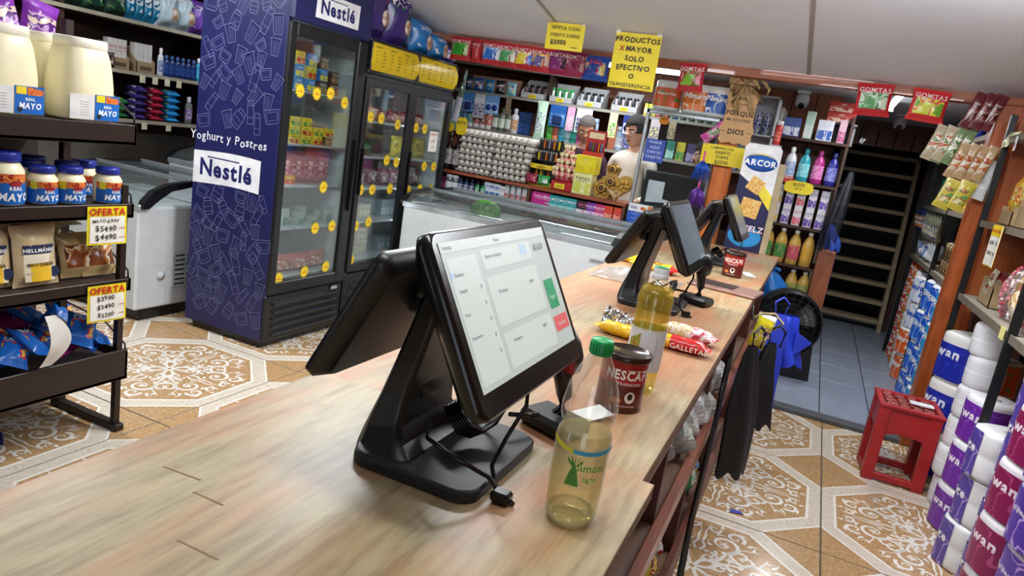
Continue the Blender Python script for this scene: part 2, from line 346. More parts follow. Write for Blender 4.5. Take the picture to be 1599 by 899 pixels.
# ================================================================ COUNTER
HC = .956
def ply_mat(seed, warm):
    mt, nt, b = base('plywood_%d' % seed)
    tc = N(nt, 'ShaderNodeTexCoord'); mp = N(nt, 'ShaderNodeMapping'); mp.inputs['Scale'].default_value = (9, .9, 9); mp.inputs['Location'].default_value = (seed, seed, 0)
    g = N(nt, 'ShaderNodeTexNoise'); g.inputs['Scale'].default_value = 7; g.inputs['Detail'].default_value = 8; g.inputs['Roughness'].default_value = .65
    nt.links.new(tc.outputs['Object'], mp.inputs[0]); nt.links.new(mp.outputs[0], g.inputs['Vector'])
    r1 = ramp(nt, [(.30, '7E6D4E'), (.5, 'A0906C'), (.72, 'B2A27C')]); nt.links.new(g.outputs['Fac'], r1.inputs[0])
    mp2 = N(nt, 'ShaderNodeMapping'); mp2.inputs['Scale'].default_value = (2.4, .8, 1); mp2.inputs['Location'].default_value = (seed * 3.1, 1.3 * seed, 0)
    s = N(nt, 'ShaderNodeTexNoise'); s.inputs['Scale'].default_value = 2.6; s.inputs['Detail'].default_value = 5; s.inputs['Distortion'].default_value = .5
    nt.links.new(tc.outputs['Object'], mp2.inputs[0]); nt.links.new(mp2.outputs[0], s.inputs['Vector'])
    r2 = ramp(nt, [(.50 - warm, (0, 0, 0, 1)), (.72 - warm, (1, 1, 1, 1))]); nt.links.new(s.outputs['Fac'], r2.inputs[0])
    mu = N(nt, 'ShaderNodeMath', operation='MULTIPLY'); mu.inputs[1].default_value = .62; nt.links.new(r2.outputs[0], mu.inputs[0])
    mx = N(nt, 'ShaderNodeMixRGB'); mx.inputs[2].default_value = C('B86A40'); nt.links.new(mu.outputs[0], mx.inputs[0]); nt.links.new(r1.outputs[0], mx.inputs[1])
    # grime specks
    k = N(nt, 'ShaderNodeTexNoise'); k.inputs['Scale'].default_value = 9; k.inputs['Detail'].default_value = 6; nt.links.new(tc.outputs['Object'], k.inputs['Vector'])
    r3 = ramp(nt, [(.63, (0, 0, 0, 1)), (.78, (.5, .5, .5, 1))]); nt.links.new(k.outputs['Fac'], r3.inputs[0])
    m2 = N(nt, 'ShaderNodeMixRGB'); m2.inputs[2].default_value = C('7A6650'); nt.links.new(r3.outputs[0], m2.inputs[0]); nt.links.new(mx.outputs[0], m2.inputs[1])
    nt.links.new(m2.outputs[0], b.inputs['Base Color']); b.inputs['Roughness'].default_value = .42; b.inputs['Coat Weight'].default_value = .12; b.inputs['Coat Roughness'].default_value = .3
    bp = N(nt, 'ShaderNodeBump'); bp.inputs['Strength'].default_value = .12; bp.inputs['Distance'].default_value = .002; nt.links.new(g.outputs['Fac'], bp.inputs['Height']); nt.links.new(bp.outputs[0], b.inputs['Normal'])
    return mt
edgeL = mat('B79A70', .7, 0, .15, 40); edgeD = mat('6B4E36', .7, 0, .2, 40)
def slab(name, label, x0, x1, y0, y1, z1, seed, warm):
    t = thing(name, label, 'worktop')
    obj('top_veneer', B(x0, x1, y0, y1, z1 - .004, z1, ply_mat(seed, warm), .001), t)
    for k in range(5):
        obj('ply_layer', B(x0 + .0006 * (k % 2), x1 - .0008 * (k % 2), y0 + .0005, y1 - .0005, z1 - .004 - .0042 * (k + 1), z1 - .004 - .0042 * k, (edgeD, edgeL)[k % 2]), t)
    return t
ns = slab('plywood_worktop', 'pale plywood worktop of the near counter half under the first till', -.785, -.132, -.6, 1.045, HC + .001, 1, .02)
for a, b in (((-.70, .62), (-.64, .625)), ((-.625, .60), (-.575, .60)), ((-.56, .52), (-.50, .52))):
    obj('score_mark', MB().prism([(a[0], a[1]), (b[0], b[1]), (b[0], b[1] + .003), (a[0], a[1] + .002)], HC + .0008, HC + .0014, 'z').mesh(mat('84694A', .8)), ns)
slab('plywood_worktop', 'pinkish worn plywood worktop of the far counter half with laptop', -.805, -.152, 1.047, 4.70, HC - .002, 4, .13)
cw = wood('5C2E1E', '7C4430', 4, (6, .8, 6), .5, .1); cwd = wood('4A2418', '603024', 4, (6, 6, .8), .6, .05)
ct = thing('counter_base', 'brown wooden counter base with open shelves under the plywood worktop', 'counter')
obj('front_panel', B(-.77, -.75, -.55, 4.66, .0, .92, cw), ct)
obj('apron_rail', B(-.19, -.166, -.55, 4.66, .865, .926, cw, .002), ct)
for y in (.0, .93, 1.62, 2.35, 3.1, 3.9, 4.62): obj('divider', B(-.75, -.19, y, y + .022, .0, .926, cwd), ct)
obj('shelf_board', B(-.75, -.185, -.55, 4.66, .56, .578, wood('6A4A38', '84624C', 4, (6, .8, 6))), ct)
obj('shelf_rail', B(-.185, -.160, -.55, 4.66, .545, .605, wood('7A3E2A', '98563C', 4, (6, .8, 6), .4, .2), .003), ct)
obj('bottom_board', B(-.75, -.185, -.55, 4.66, .09, .108, wood('6A4A38', '84624C', 4, (6, .8, 6))), ct)
obj('plinth', B(-.19, -.17, -.55, 4.66, 0, .14, cw), ct)
# ---- tills
blk = mat('121315', .38, 0, .15, 40, .03); blk2 = mat('0B0C0D', .22, 0, .1, 30); blkd = mat('1B1D20', .5, 0, .1, 40)
def till(label, loc, rz, lit, group):
    t = thing('till', label, 'cash register', loc, rz, group)
    # base: flat plate, long side toward the clerk (+x)
    def rr(x0, x1, y0, y1, r, n=5):
        P = []
        for cx, cy, a0 in ((x1 - r, y0 + r, -PI / 2), (x1 - r, y1 - r, 0), (x0 + r, y1 - r, PI / 2), (x0 + r, y0 + r, PI)):
            for k in range(n + 1): a = a0 + PI / 2 * k / n; P.append((cx + r * math.cos(a), cy + r * math.sin(a)))
        return P
    mb = MB(); p1 = rr(-.105, .10, -.125, .125, .03); p2 = rr(-.102, .096, -.121, .121, .03)
    A = [mb.av((x, y, .002)) for x, y in p1]; Bq = [mb.av((x, y, .014)) for x, y in p1]; D = [mb.av((x, y, .020 - .02 * x)) for x, y in p2]; n = len(A)
    for i in range(n):
        k = (i + 1) % n; mb.af((A[i], A[k], Bq[k], Bq[i])); mb.af((Bq[i], Bq[k], D[k], D[i]), 0, True)
    mb.af(D); mb.af(A[::-1]); obj('base', mb.mesh(blkd), t)
    # column leaning over the base, flaring into it
    mb = MB(); ctl = [(-.060, .016, .112, .046), (-.072, .028, .100, .038), (-.078, .05, .085, .031), (-.07, .10, .075, .024), (-.055, .16, .07, .022), (-.04, .22, .068, .02), (-.03, .265, .066, .018)]
    rings = []
    for x, z, hw, hd in ctl: rings.append([mb.av((x + dx * hd, dy * hw, z + dx * .006)) for dx, dy in ((-1, -.9), (-.6, -1), (.6, -1), (1, -.9), (1, .9), (.6, 1), (-.6, 1), (-1, .9))])
    for j in range(len(rings) - 1):
        for i in range(8): k = (i + 1) % 8; mb.af((rings[j][i], rings[j][k], rings[j + 1][k], rings[j + 1][i]), 0, i % 2 == 0)
    mb.af(rings[-1]); col = obj('stand_column', mb.mesh(blk), t)
    obj('cable_opening', MB().prism([(-.035, .09), (.035, .09), (.03, .15), (-.03, .15)], -.055, -.045, 'x').mesh(blk2), col)
    obj('hinge', MB().tube([(-.025, -.07, .285), (-.025, 0, .285), (-.025, .07, .285)], .022, 12).box(-.05, .03, -.05, .05, .262, .30, 0, .006).mesh(blk), t)
    # screens: local frame u = along y, v = down the slope
    def panel(name, top, bot, w, th, m0, sgn):
        tp = Vector(top); bt = Vector(bot); L = (tp - bt).length; v = (tp - bt).normalized(); u = Vector((0, sgn, 0)); nrm = u.cross(v).normalized()
        o = obj(name, None, t); return o, tp, bt, L, u, v, nrm
    def slabm(c, u, v, nrm, hw, hh, th, r, mt, back=.0, nseg=4):
        mb = MB(); P = rr(-hw, hw, -hh, hh, r, nseg); F_ = [mb.av(c + u * a + v * b) for a, b in P]; k2 = (hw - .006) / hw
        G = [mb.av(c + u * a * k2 + v * b * k2 + nrm * .003) for a, b in P]; K = [mb.av(c + u * a + v * b - nrm * th * .45) for a, b in P]; Q = [mb.av(c + u * a * .9 + v * b * .86 - nrm * th) for a, b in P]; n = len(P)
        for i in range(n):
            k = (i + 1) % n; mb.af((F_[i], F_[k], G[k], G[i]), 0, True); mb.af((K[i], K[k], F_[k], F_[i]), 0, True); mb.af((Q[i], Q[k], K[k], K[i]), 0, True)
        mb.af(G); mb.af(Q[::-1]); return mb.mesh(mt)
    tp = Vector((.012, 0, .365)); bt = Vector((.128, 0, .152)); v = (tp - bt).normalized(); u = Vector((0, 1, 0)); nrm = u.cross(v).normalized(); c = (tp + bt) / 2
    scr = obj('screen_housing', slabm(c, u, v, nrm, .190, (tp - bt).length / 2, .035, .018, blk2), t)
    dc = c + v * .009 + nrm * .0036
    def pt(a, b, lift=0.): return dc + u * a + v * b + nrm * lift
    def rect(mb, a0, a1, b0, b1, mi, lift): mb.af([mb.av(pt(a, b, lift)) for a, b in ((a0, b0), (a1, b0), (a1, b1), (a0, b1))], mi)
    if lit:
        scrm = [glow('B4BEB8', .30), glow('C6CEC8', .30), glow('1E8A5A', .4), glow('C85A5A', .4), glow('59636A', .25), glow('9CB8D8', .4)]
        mb = MB(); rect(mb, -.172, .172, -.097, .097, 0, 0.); disp = obj('display', mb.mesh(scrm), scr); W = .172
        mb = MB(); rect(mb, -W, W, .083, .097, 1, .0004); rect(mb, -.07, .10, .05, .078, 1, .0004); rect(mb, -.165, -.085, -.09, .075, 1, .0004); rect(mb, -.075, .10, -.03, .04, 1, .0004); rect(mb, -.075, .10, -.088, -.038, 1, .0004)
        rect(mb, .112, .150, -.035, .012, 2, .0008); rect(mb, .108, .166, -.072, -.048, 3, .0008); rect(mb, .06, .068, .06, .076, 5, .0008); rect(mb, .074, .081, .06, .076, 5, .0008); rect(mb, -.165, -.158, .05, .058, 5, .0008)
        f = lambda a, b: (lambda x, y: pt(a + x, b + y, .001))
        for s_, sz, a, b in (('Ventas', .008, -.168, .087), ('Panel', .007, -.02, .087), ('Buscar producto', .007, -.06, .066), ('$1.620', .014, .112, .062), ('Boletas', .007, -.155, .051), ('Detalle', .006, -.155, .03), ('Total', .006, -.16, .0), ('Descuento', .006, -.16, -.03), ('Producto', .007, -.05, .015), ('$990', .007, .06, .015), ('Producto', .007, -.05, -.055), ('$630', .007, .06, -.055)): txt(mb, s_, sz, f(a, b), 4, 'l')
        txt(mb, 'Pagar', .009, f(.131, -.02), 1); txt(mb, 'Cancelar', .008, f(.137, -.064), 1)
        for k in range(5): txt(mb, '$', .007, f(-.095, .03 - .022 * k), 4)
        obj('screen_contents', mb.mesh(scrm), disp)
    else:
        mb = MB(); rect(mb, -.172, .172, -.097, .097, 0, 0.); obj('display', mb.mesh(mat('727C84', .12, 0, .1, 4)), scr)  # light grey colour stands in for a reflection on the unlit display
    # customer screen on the other side
    tp2 = Vector((-.058, 0, .325)); bt2 = Vector((-.158, 0, .135)); v2 = (tp2 - bt2).normalized(); u2 = Vector((0, -1, 0)); n2 = u2.cross(v2).normalized(); c2 = (tp2 + bt2) / 2
    cs = obj('customer_screen', slabm(c2, u2, v2, n2, .175, (tp2 - bt2).length / 2, .03, .016, blk), t)
    mb = MB(); mb.af([mb.av(c2 + u2 * a + v2 * b + n2 * .0036) for a, b in ((-.16, -.09), (.16, -.09), (.16, .09), (-.16, .09))]); obj('display', mb.mesh(mat('20262B', .12)), cs)
    obj('mount_block', MB().box(-.09, -.03, -.055, .055, .245, .29, 0, .008).box(-.10, -.06, -.04, .04, .215, .26, 0, .006).mesh(blk), t)
    # cables
    mb = MB()
    mb.tube([(-.02, -.04, .06), (.0, -.08, .055), (.05, -.11, .06), (.085, -.09, .04), (.10, -.075, .028), (.125, -.07, .006), (.145, -.08, .004)], .0035, 6)
    mb.tube([(.11, -.005, .16), (.115, -.01, .12), (.10, -.03, .07), (.095, -.055, .035), (.115, -.075, .012), (.128, -.085, .004)], .0035, 6)
    for k in range(6):
        a = k * .5; mb.tube([(.0 + .035 * math.cos(a + q) + .004 * k, .055 + .06 * math.sin(a + q), .05 + .018 * math.sin(q * 2 + k) + .003 * k) for q in [x * .5 for x in range(13)]], .003, 5)
    mb.box(.112, .140, -.092, -.068, .001, .018, 0, .004).tube([(.05, .1, .05), (.07, .13, .045), (.08, .16, .04)], .004, 6)
    obj('cable', mb.mesh(blk2), t)
    return t
G_ = 'tills along the counter'
till('black two-sided till with a lit sales screen, nearest on the counter', (-.43, .915, HC + .001), 0, True, G_)
till('black two-sided till with dark screen behind the oil bottle', (-.44, 2.40, HC - .002), 0, False, G_)
till('black two-sided till farthest along the counter, near the cracker display', (-.43, 3.82, HC - .002), 0, False, G_)
# ---- hand scanner on its stand
sn = thing('barcode_scanner', 'black barcode scanner with red window standing beside the lit till', 'scanner', (-.338, 1.135, HC - .002), -.35)
obj('foot', MB().box(-.055, .055, -.04, .04, 0, .03, 0, .008).mesh(blk), sn)
obj('neck', MB().tube([(0, .01, .025), (0, .015, .06), (0, .0, .10), (0, -.005, .13)], [.018, .014, .017, .022], 10).mesh(blk), sn)
hd = obj('head', MB().at(0, -.01, .15, .5).lathe([(.0, -.04), (.028, -.038), (.036, -.01), (.036, .01), (.028, .04), (0, .042)], 14, 0, 1, .8).mesh(blk), sn)
obj('window', MB().at(.015, -.035, .15, .2).box(-.02, .03, -.006, .006, -.03, .03, 0, .008).mesh(mat('A01828', .15, 0, .1)), hd)
sn2 = thing('barcode_scanner', 'black barcode scanner with tangled cable beside the dark middle till', 'scanner', (-.325, 2.585, HC - .002), -.3)
obj('foot', MB().box(-.055, .055, -.04, .04, 0, .03, 0, .008).mesh(blk), sn2)
obj('neck', MB().tube([(0, .01, .025), (0, .015, .06), (0, .0, .10), (0, -.005, .13)], [.018, .014, .017, .022], 10).mesh(blk), sn2)
obj('head', MB().at(0, -.01, .15, .5).lathe([(.0, -.04), (.028, -.038), (.036, -.01), (.036, .01), (.028, .04), (0, .042)], 14, 0, 1, .8).mesh(blk), sn2)
# ---- drink bottle
pet = clear('FDFEFC', .22, .05, .05, 'F4F8FA', .38); green = mat('0E9A4E', .35, 0, .08, 60)
bt = thing('drink_bottle', 'clear plastic drink bottle with green cap and a little pale drink', 'bottle', (-.212, .862, HC + .001), (0, 0, .35))
prof = [(.020, .004), (.030, .001), (.036, .014), (.0375, .05), (.036, .105), (.037, .128), (.0315, .138), (.037, .150), (.0375, .165), (.034, .19), (.024, .218), (.0155, .234), (.0125, .240), (.0125, .246)]
obj('shell', MB().lathe(prof, 28, cap=False).mesh(pet), bt)
obj('drink', MB().lathe([(.019, .006), (.029, .004), (.0345, .016), (.036, .05), (.0345, .105), (.0355, .128), (.034, .133)], 28).mesh(clear('FDFAE0', .02, .05, .16, 'FFF6C4', .06)), bt)
obj('base_ring', MB().lathe([(.022, .002), (.031, .002), (.0345, .012), (.030, .018)], 28, cap=False).mesh(clear('FDFDF4', .4, .05, .25, 'F4F2DC', .5)), bt)
cp = obj('cap', MB().lathe([(.0145, .238), (.0150, .240), (.0150, .255), (.0138, .258), (.001, .2585)], 20).mesh(green), bt)
for k in range(20): a = k * 2 * PI / 20; obj('grip_rib', MB().at(.0150 * math.cos(a), .0150 * math.sin(a), .2475, 0, 0, a).box(-.0004, .0008, -.0009, .0009, -.0075, .006).mesh(green), cp)
lb = obj('label_film', MB().lathe([(.0379, .062), (.0379, .122)], 28, cap=False).mesh(clear('F8FAF8', .1, .1, .08, 'E8EEE2', .1)), bt)
mb = MB(); mb.grid(lambda u, v: (.0383 * math.sin(-1.5 + 3 * u), -.0383 * math.cos(-1.5 + 3 * u), .110 + .006 * v + .008 * (u - .5) ** 2 * 4), 16, 1, 0, lambda u, v: 0 if u < .4 else 1)
obj('label_band', mb.mesh([mat('E8DE3C', .4), mat('3FB2DC', .4)]), lb)
mb = MB()
mb.grid(lambda u, v: ((.0383) * math.sin(-.25 + .5 * (u - .5) * (1 - v) ** .6), -.0383 * math.cos(-.25 + .5 * (u - .5) * (1 - v) ** .6), .066 + .03 * v), 4, 5, 0)
for k in range(5): a = -.9 + .45 * k; mb.grid(lambda u, v, a=a: (.0383 * math.sin(-.25 + .35 * u * math.sin(a) + (v - .5) * .06 * (1 - u)), -.0383 * math.cos(-.25 + .35 * u * math.sin(a) + (v - .5) * .06 * (1 - u)), .092 + .016 * u * math.cos(a) + (v - .5) * .004), 4, 1, 0)
txt(mb, 'limon', .016, round_y(.0384, .088, .35), 1); txt(mb, 'light', .010, round_y(.0384, .074, .35), 1)
obj('label_print', mb.mesh([mat('4E9A35', .5), mat('4FB84A', .5)]), lb)
# ---- coffee tins
def tin(label, loc, rz):
    t = thing('coffee_tin', label, 'tin', loc, rz)
    b_ = obj('body', MB().lathe([(.046, 0), (.0475, .002), (.0475, .006), (.0465, .008), (.0465, .012), (.0465, .06), (.0465, .105), (.0475, .108)], 32, ms=[0, 0, 0, 0, 1, 2, 0, 0]).mesh([mat('5A3A2C', .3, .6), mat('5E1A14', .35), mat('A51C14', .32)]), t)
    l_ = obj('lid', MB().lathe([(.0490, .104), (.0498, .106), (.0498, .116), (.0470, .1175), (.0455, .113), (.001, .112)], 32).mesh(mat('2A1712', .25, 0, .1)), t)
    mb = MB(); txt(mb, 'NESCAFE', .026, round_y(.0470, .070), 0, 'c', .85, 0, True); mb.grid(lambda u, v: round_y(.0470, 0)(-.008 + .05 * u, .0885 + .0015 * v), 8, 1, 0); txt(mb, 'TRADICION', .0085, round_y(.0470, .058), 0); txt(mb, 'CAFE INSTANTANEO', .004, round_y(.0470, .014), 0)
    mb.grid(lambda u, v: round_y(.0470, 0)(.006 + .011 * v * math.cos(2 * PI * u), .034 + .012 * v * math.sin(2 * PI * u)), 14, 1, 0); mb.grid(lambda u, v: round_y(.0472, 0)(.006 + .006 * v * math.cos(2 * PI * u), .036 + .007 * v * math.sin(2 * PI * u)), 12, 1, 1)
    mb.grid(lambda u, v: round_y(.0470, 0)(-.022 + .012 * v * math.cos(2 * PI * u), .026 + .007 * v * math.sin(2 * PI * u)), 8, 1, 2)
    obj('lettering', mb.mesh([mat('EDE6DC', .4), mat('2A0E08', .4), mat('C4793A', .4)]), b_)
    return t
tin('red and brown coffee tin standing between drink bottle and oil bottle', (-.277, 1.345, HC - .002), .55)
tin('red coffee tin standing beside the laptop on the far counter', (-.30, 3.46, HC - .002), -.05)
# ---- oil bottle
ob = thing('oil_bottle', 'tall clear bottle of yellow cooking oil with green and white cap', 'bottle', (-.268, 1.475, HC - .002), .2)
op = [(.030, .003), (.034, .001), (.037, .012), (.0375, .05)] + [(.0372 if k % 2 else .0385, .15 + .011 * k) for k in range(5)] + [(.039, .205), (.034, .228), (.022, .245), (.0145, .252), (.014, .260)]
obj('shell', MB().lathe(op, 28, cap=False).mesh(clear('FFFEF6', .15, .03, 0, 'E8EEF2', .25)), ob)
obj('oil', MB().lathe([(r * .955, z + .002) for r, z in op[:-3]], 28).mesh(clear('FFFAD2', .08, .03, .15, 'FFE24A', .14)), ob)
lb = obj('label', MB().lathe([(.0382, .052), (.0384, .055), (.0384, .142), (.0382, .145)], 28, cap=False).mesh(mat('DDE0DE', .45, 0, .05)), ob)
mb = MB(); mb.grid(lambda u, v: round_y(.0388, 0, -.8)(-.012 + .028 * u, .10 + .035 * v * (.5 + .5 * u)), 5, 3, 0); mb.grid(lambda u, v: round_y(.0388, 0, .55)(.001 * u, .062 + .07 * v), 1, 5, 1); txt(mb, 'VEGETAL', .006, round_y(.0388, .07, -.4), 1)
obj('label_print', mb.mesh([pmat(['7FA03C', 'D8C23C', '4F8A34', 'C98A2E'], 90), mat('7C8FB4', .5)]), lb)
obj('neck_ring', MB().lathe([(.0165, .250), (.0175, .252), (.0175, .262), (.0165, .264)], 18).mesh(mat('E6E8E6', .35)), ob)
obj('cap', MB().lathe([(.0170, .262), (.0172, .264), (.0165, .274), (.0160, .276), (.001, .277)], 20, ms=[0, 0, 1, 1]).mesh([mat('DCE2DE', .35), mat('1F8A4A', .35)]), ob)
# ---- biscuit packs on the counter
def flow(L, r, mats, n=14, seed=0, flat=.8, ms=None):
    """flow-wrapped pack along x with crimped ends"""
    rnd = random.Random(seed); ph = [rnd.uniform(0, 6) for _ in range(3)]
    def fn(u, v):
        x = (u - .5) * L; e = min(u, 1 - u) * L; k = min(1, max(0., (e - .012) / .02)) ** .5; a = 2 * PI * v
        w = 1 + .05 * math.sin(9 * a + ph[0] + 30 * u) + .04 * math.sin(23 * u + ph[1])
        y = r * math.cos(a) * (k * w + (1 - k) * 1.0); z = r * flat * math.sin(a) * (k * w + (1 - k) * .06)
        return (x, y, z + r * flat)
    mb = MB(); mb.grid(fn, 22, n, 0, ms); return mb.mesh(mats)
yel = mat('E6B81C', .28, 0, .08); red = mat('C9201C', .28, 0, .08)
t = thing('biscuit_pack', 'opened yellow biscuit pack with crumpled silver foil left of oil bottle', 'biscuits', (-.425, 1.87, HC - .002), -.12)
obj('wrapper', flow(.13, .026, [yel], seed=3, flat=.7), t)
mb = MB(); rnd = random.Random(4)
mb.grid(lambda u, v: (-.06 + .085 * u, .02 + .05 * v + .006 * rnd.uniform(-1, 1), .028 + .035 * math.sin(PI * v) * (1 - .4 * u) + .008 * rnd.uniform(-1, 1)), 12, 10, 0, sm=False); obj('torn_foil', mb.mesh(foil('C8CACC')), t)
t = thing('biscuit_pack', 'red and yellow biscuit pack lying right of the oil bottle', 'biscuits', (-.245, 1.885, HC - .002), .02)
obj('wrapper', flow(.15, .026, [red, yel], seed=5, flat=.75, ms=lambda u, v: 0 if u > .28 else 1), t)
mb = MB(); txt(mb, 'GALLETAS', .02, lambda u, v: (.02 + u, -.0295, .010 + v), 0); obj('lettering', mb.mesh(mat('F3E6DC', .4)), t)
t = thing('biscuit_pack', 'white and pink biscuit pack lying behind the red biscuit pack', 'biscuits', (-.255, 2.02, HC - .002), -.18)
obj('wrapper', flow(.17, .03, [pmat(['D9C28A', 'E6DCC8', 'C79A4A', 'E8E0D6'], 40), pmat(['E8E4E0', 'D2566A', 'E8E4E0', 'C43A50'], 40)], seed=8, flat=.7, ms=lambda u, v: 0 if u < .6 else 1), t)
t = thing('biscuit_pack', 'yellow wafer pack with cocoa biscuits printed, behind the middle till', 'biscuits', (-.60, 3.10, HC - .002), -.1)
obj('wrapper', flow(.22, .035, [yel, pmat(['6B3A1E', '8A5228', 'E6B81C', '7A4424'], 26), red], seed=9, flat=.6, ms=lambda u, v: 1 if .3 < u < .7 and .02 < v < .4 else (2 if u > .85 else 0)), t)
t = thing('biscuit_pack', 'plain yellow wafer pack lying beside the clear plastic bag', 'biscuits', (-.73, 3.2, HC - .002), .15)
obj('wrapper', flow(.2, .03, [yel], seed=10, flat=.6), t)
rnd = random.Random(11); mb = MB()
mb.grid(lambda u, v: (.34 * (u - .5), .30 * (v - .5), .003 + .045 * math.sin(PI * u) * math.sin(PI * v) * rnd.uniform(.3, 1)), 16, 14, 0, sm=False)
t = obj('plastic_bag', mb.mesh(clear('F4F4F2', .6, .12, .25, 'E4E4E2')), None, (-.60, 2.80, HC - .001)); tag(t, 'crumpled clear plastic bag lying on the counter behind the middle till', 'bag')
# ---- laptop, lying flat and opened away
lp = thing('laptop', 'rose-gold slim laptop lying on the counter before the far coffee tin', 'laptop', (-.275, 3.05, HC - .002), -.12)
bo = obj('body', B(-.14, .14, -.10, .10, 0, .012, mat('A8837A', .3, .5, .06), .004), lp)
obj('keyboard_well', B(-.11, .04, -.045, .075, .0118, .0128, mat('2A2120', .4)), bo)
for i in range(5):
    for j in range(12): obj('key', B(-.107 + .0120 * j, -.0975 + .0120 * j, -.040 + .0225 * i, -.0215 + .0225 * i, .0128, .0146, mat('3C302E', .5)), bo)
obj('touchpad', B(.055, .115, -.04, .05, .0118, .0124, mat('9A756C', .3, .4), .0002), bo)
t = thing('card_machine', 'small black receipt printer behind the far coffee tin', 'printer', (-.50, 3.62, HC - .002), 0)
obj('body', MB().prism([(-.07, 0), (.07, 0), (.07, .05), (.02, .09), (-.07, .09)], -.06, .06, 'y').mesh(blk), t); obj('paper_slot', B(-.05, .0, -.045, .045, .0905, .092, blk2), t)
t = obj('receipt', MB().grid(lambda u, v: (.05 * (u - .5), .08 * (v - .5), .001 + .006 * v * v), 2, 6).mesh(mat('E4E2DE', .6)), None, (-.235, 3.62, HC - .002), (0, 0, .5)); tag(t, 'small white paper slip lying right of the far coffee tin', 'paper')
t = obj('receipt', MB().grid(lambda u, v: (.07 * (u - .5), .05 * (v - .5), .001 + .012 * u), 2, 4).mesh(mat('E4E2DE', .6)), None, (-.30, 1.24, HC - .0015), (0, 0, .9)); tag(t, 'white paper slip standing out behind the scanner beside the coffee tin', 'paper')
# ================================================================ ITEM KINDS (front looks to -Y, base at z = 0)
PC = {}
def carton(w, d, h, c1, c2, text='', tc='FFFFFF', band=.45, c3=None):
    key = ('carton', w, d, h, c1, c2, text, tc, band, c3)
    if key in PC: return PC[key]
    body = B(-w / 2, w / 2, 0, d, 0, h, mat(c1, .38), min(.002, w / 20))
    mb = MB(); mb.box(-w * .46, w * .46, -.0012, 0, h * .06, h * (.06 + band), 0)
    lab = mb.mesh(pmat([c2, c2, c3 or c1, c2], 30 / max(w, .03) * .06, .35))
    P = [('body', body, None), ('label', lab, 0)]
    if text:
        mb = MB(); s = min(h * .22, w * .95 / (len(text) * .62)); txt(mb, text, s, on_y(0, -.0016, h * .68)); mb.box(-w * .3, w * .3, -.0016, -.0012, h * .60, h * .615); P.append(('lettering', mb.mesh(mat(tc, .4)), 0))
    PC[key] = P; return P
def bottle(r, h, c1, cap, lab=None, kind='shampoo', sy=.7, text='', tc='FFFFFF'):
    key = ('bottle', r, h, c1, cap, lab, kind, sy, text, tc)
    if key in PC: return PC[key]
    m1 = clear(c1[1:], .25, .05, .25, c1[1:]) if c1.startswith('~') else mat(c1, .3, 0, .08)
    if kind == 'shampoo': pr = [(r * .9, 0), (r, .004), (r, h * .6), (r * .9, h * .72), (r * .42, h * .78), (r * .40, h * .80)]; cp = [(r * .5, h * .795), (r * .52, h * .80), (r * .5, h * .99), (r * .3, h)]
    elif kind == 'tall': pr = [(r * .9, 0), (r, .004), (r, h * .80), (r * .95, h * .82)]; cp = [(r * .93, h * .815), (r * .93, h * .97), (r * .8, h)]
    elif kind == 'waist': pr = [(r * .85, 0), (r, .006), (r * 1.0, h * .25), (r * .82, h * .42), (r * .95, h * .58), (r * .8, h * .72), (r * .36, h * .82), (r * .34, h * .84)]; cp = [(r * .40, h * .835), (r * .42, h * .85), (r * .40, h * .98), (r * .2, h)]
    elif kind == 'wine': pr = [(r * .9, 0), (r, .005), (r, h * .55), (r * .85, h * .63), (r * .35, h * .74), (r * .32, h * .88)]; cp = [(r * .36, h * .87), (r * .38, h * .88), (r * .38, h * .99), (r * .3, h)]
    else: pr = [(r * .9, 0), (r, .005), (r * .98, h * .3), (r, h * .62), (r * .75, h * .76), (r * .36, h * .87), (r * .34, h * .90)]; cp = [(r * .40, h * .895), (r * .42, h * .90), (r * .41, h * .99), (r * .3, h)]
    P = [('body', MB().lathe(pr, 16, 0, 1, sy).mesh(m1), None), ('cap', MB().lathe(cp, 14, 0, 1, max(sy, .85)).mesh(mat(cap, .3)), None)]
    if lab:
        mb = MB(); z0, z1 = (h * .15, h * .55)
        mb.grid(lambda u, v: (r * 1.015 * math.sin(-1.2 + 2.4 * u), -r * sy * 1.015 * math.cos(-1.2 + 2.4 * u), z0 + (z1 - z0) * v), 8, 2); P.append(('label', mb.mesh(pmat([lab, lab, c1.lstrip('~'), lab], 40, .35)), 0))
        if text:
            mb = MB(); txt(mb, text, min(r * 1.1, r * 3 / len(text)), lambda u, v: (r * 1.03 * math.sin(u / r), -r * sy * 1.03 * math.cos(u / r), (z0 + z1) / 2 + v), 0); P.append(('lettering', mb.mesh(mat(tc, .4)), 2))
    PC[key] = P; return P
def can(r, h, cols):
    key = ('can', r, h, tuple(cols))
    if key not in PC: PC[key] = [('body', MB().lathe([(r * .85, 0), (r, .006), (r, h - .008), (r * .85, h)], 14).mesh(pmat(list(cols), 30, .25)), None), ('lid', MB().lathe([(r * .86, h - .001), (r * .86, h + .002), (r * .7, h + .001), (r * .7, h - .002)], 14).mesh(mat('B8BCC0', .25, .9)), None)]
    return PC[key]
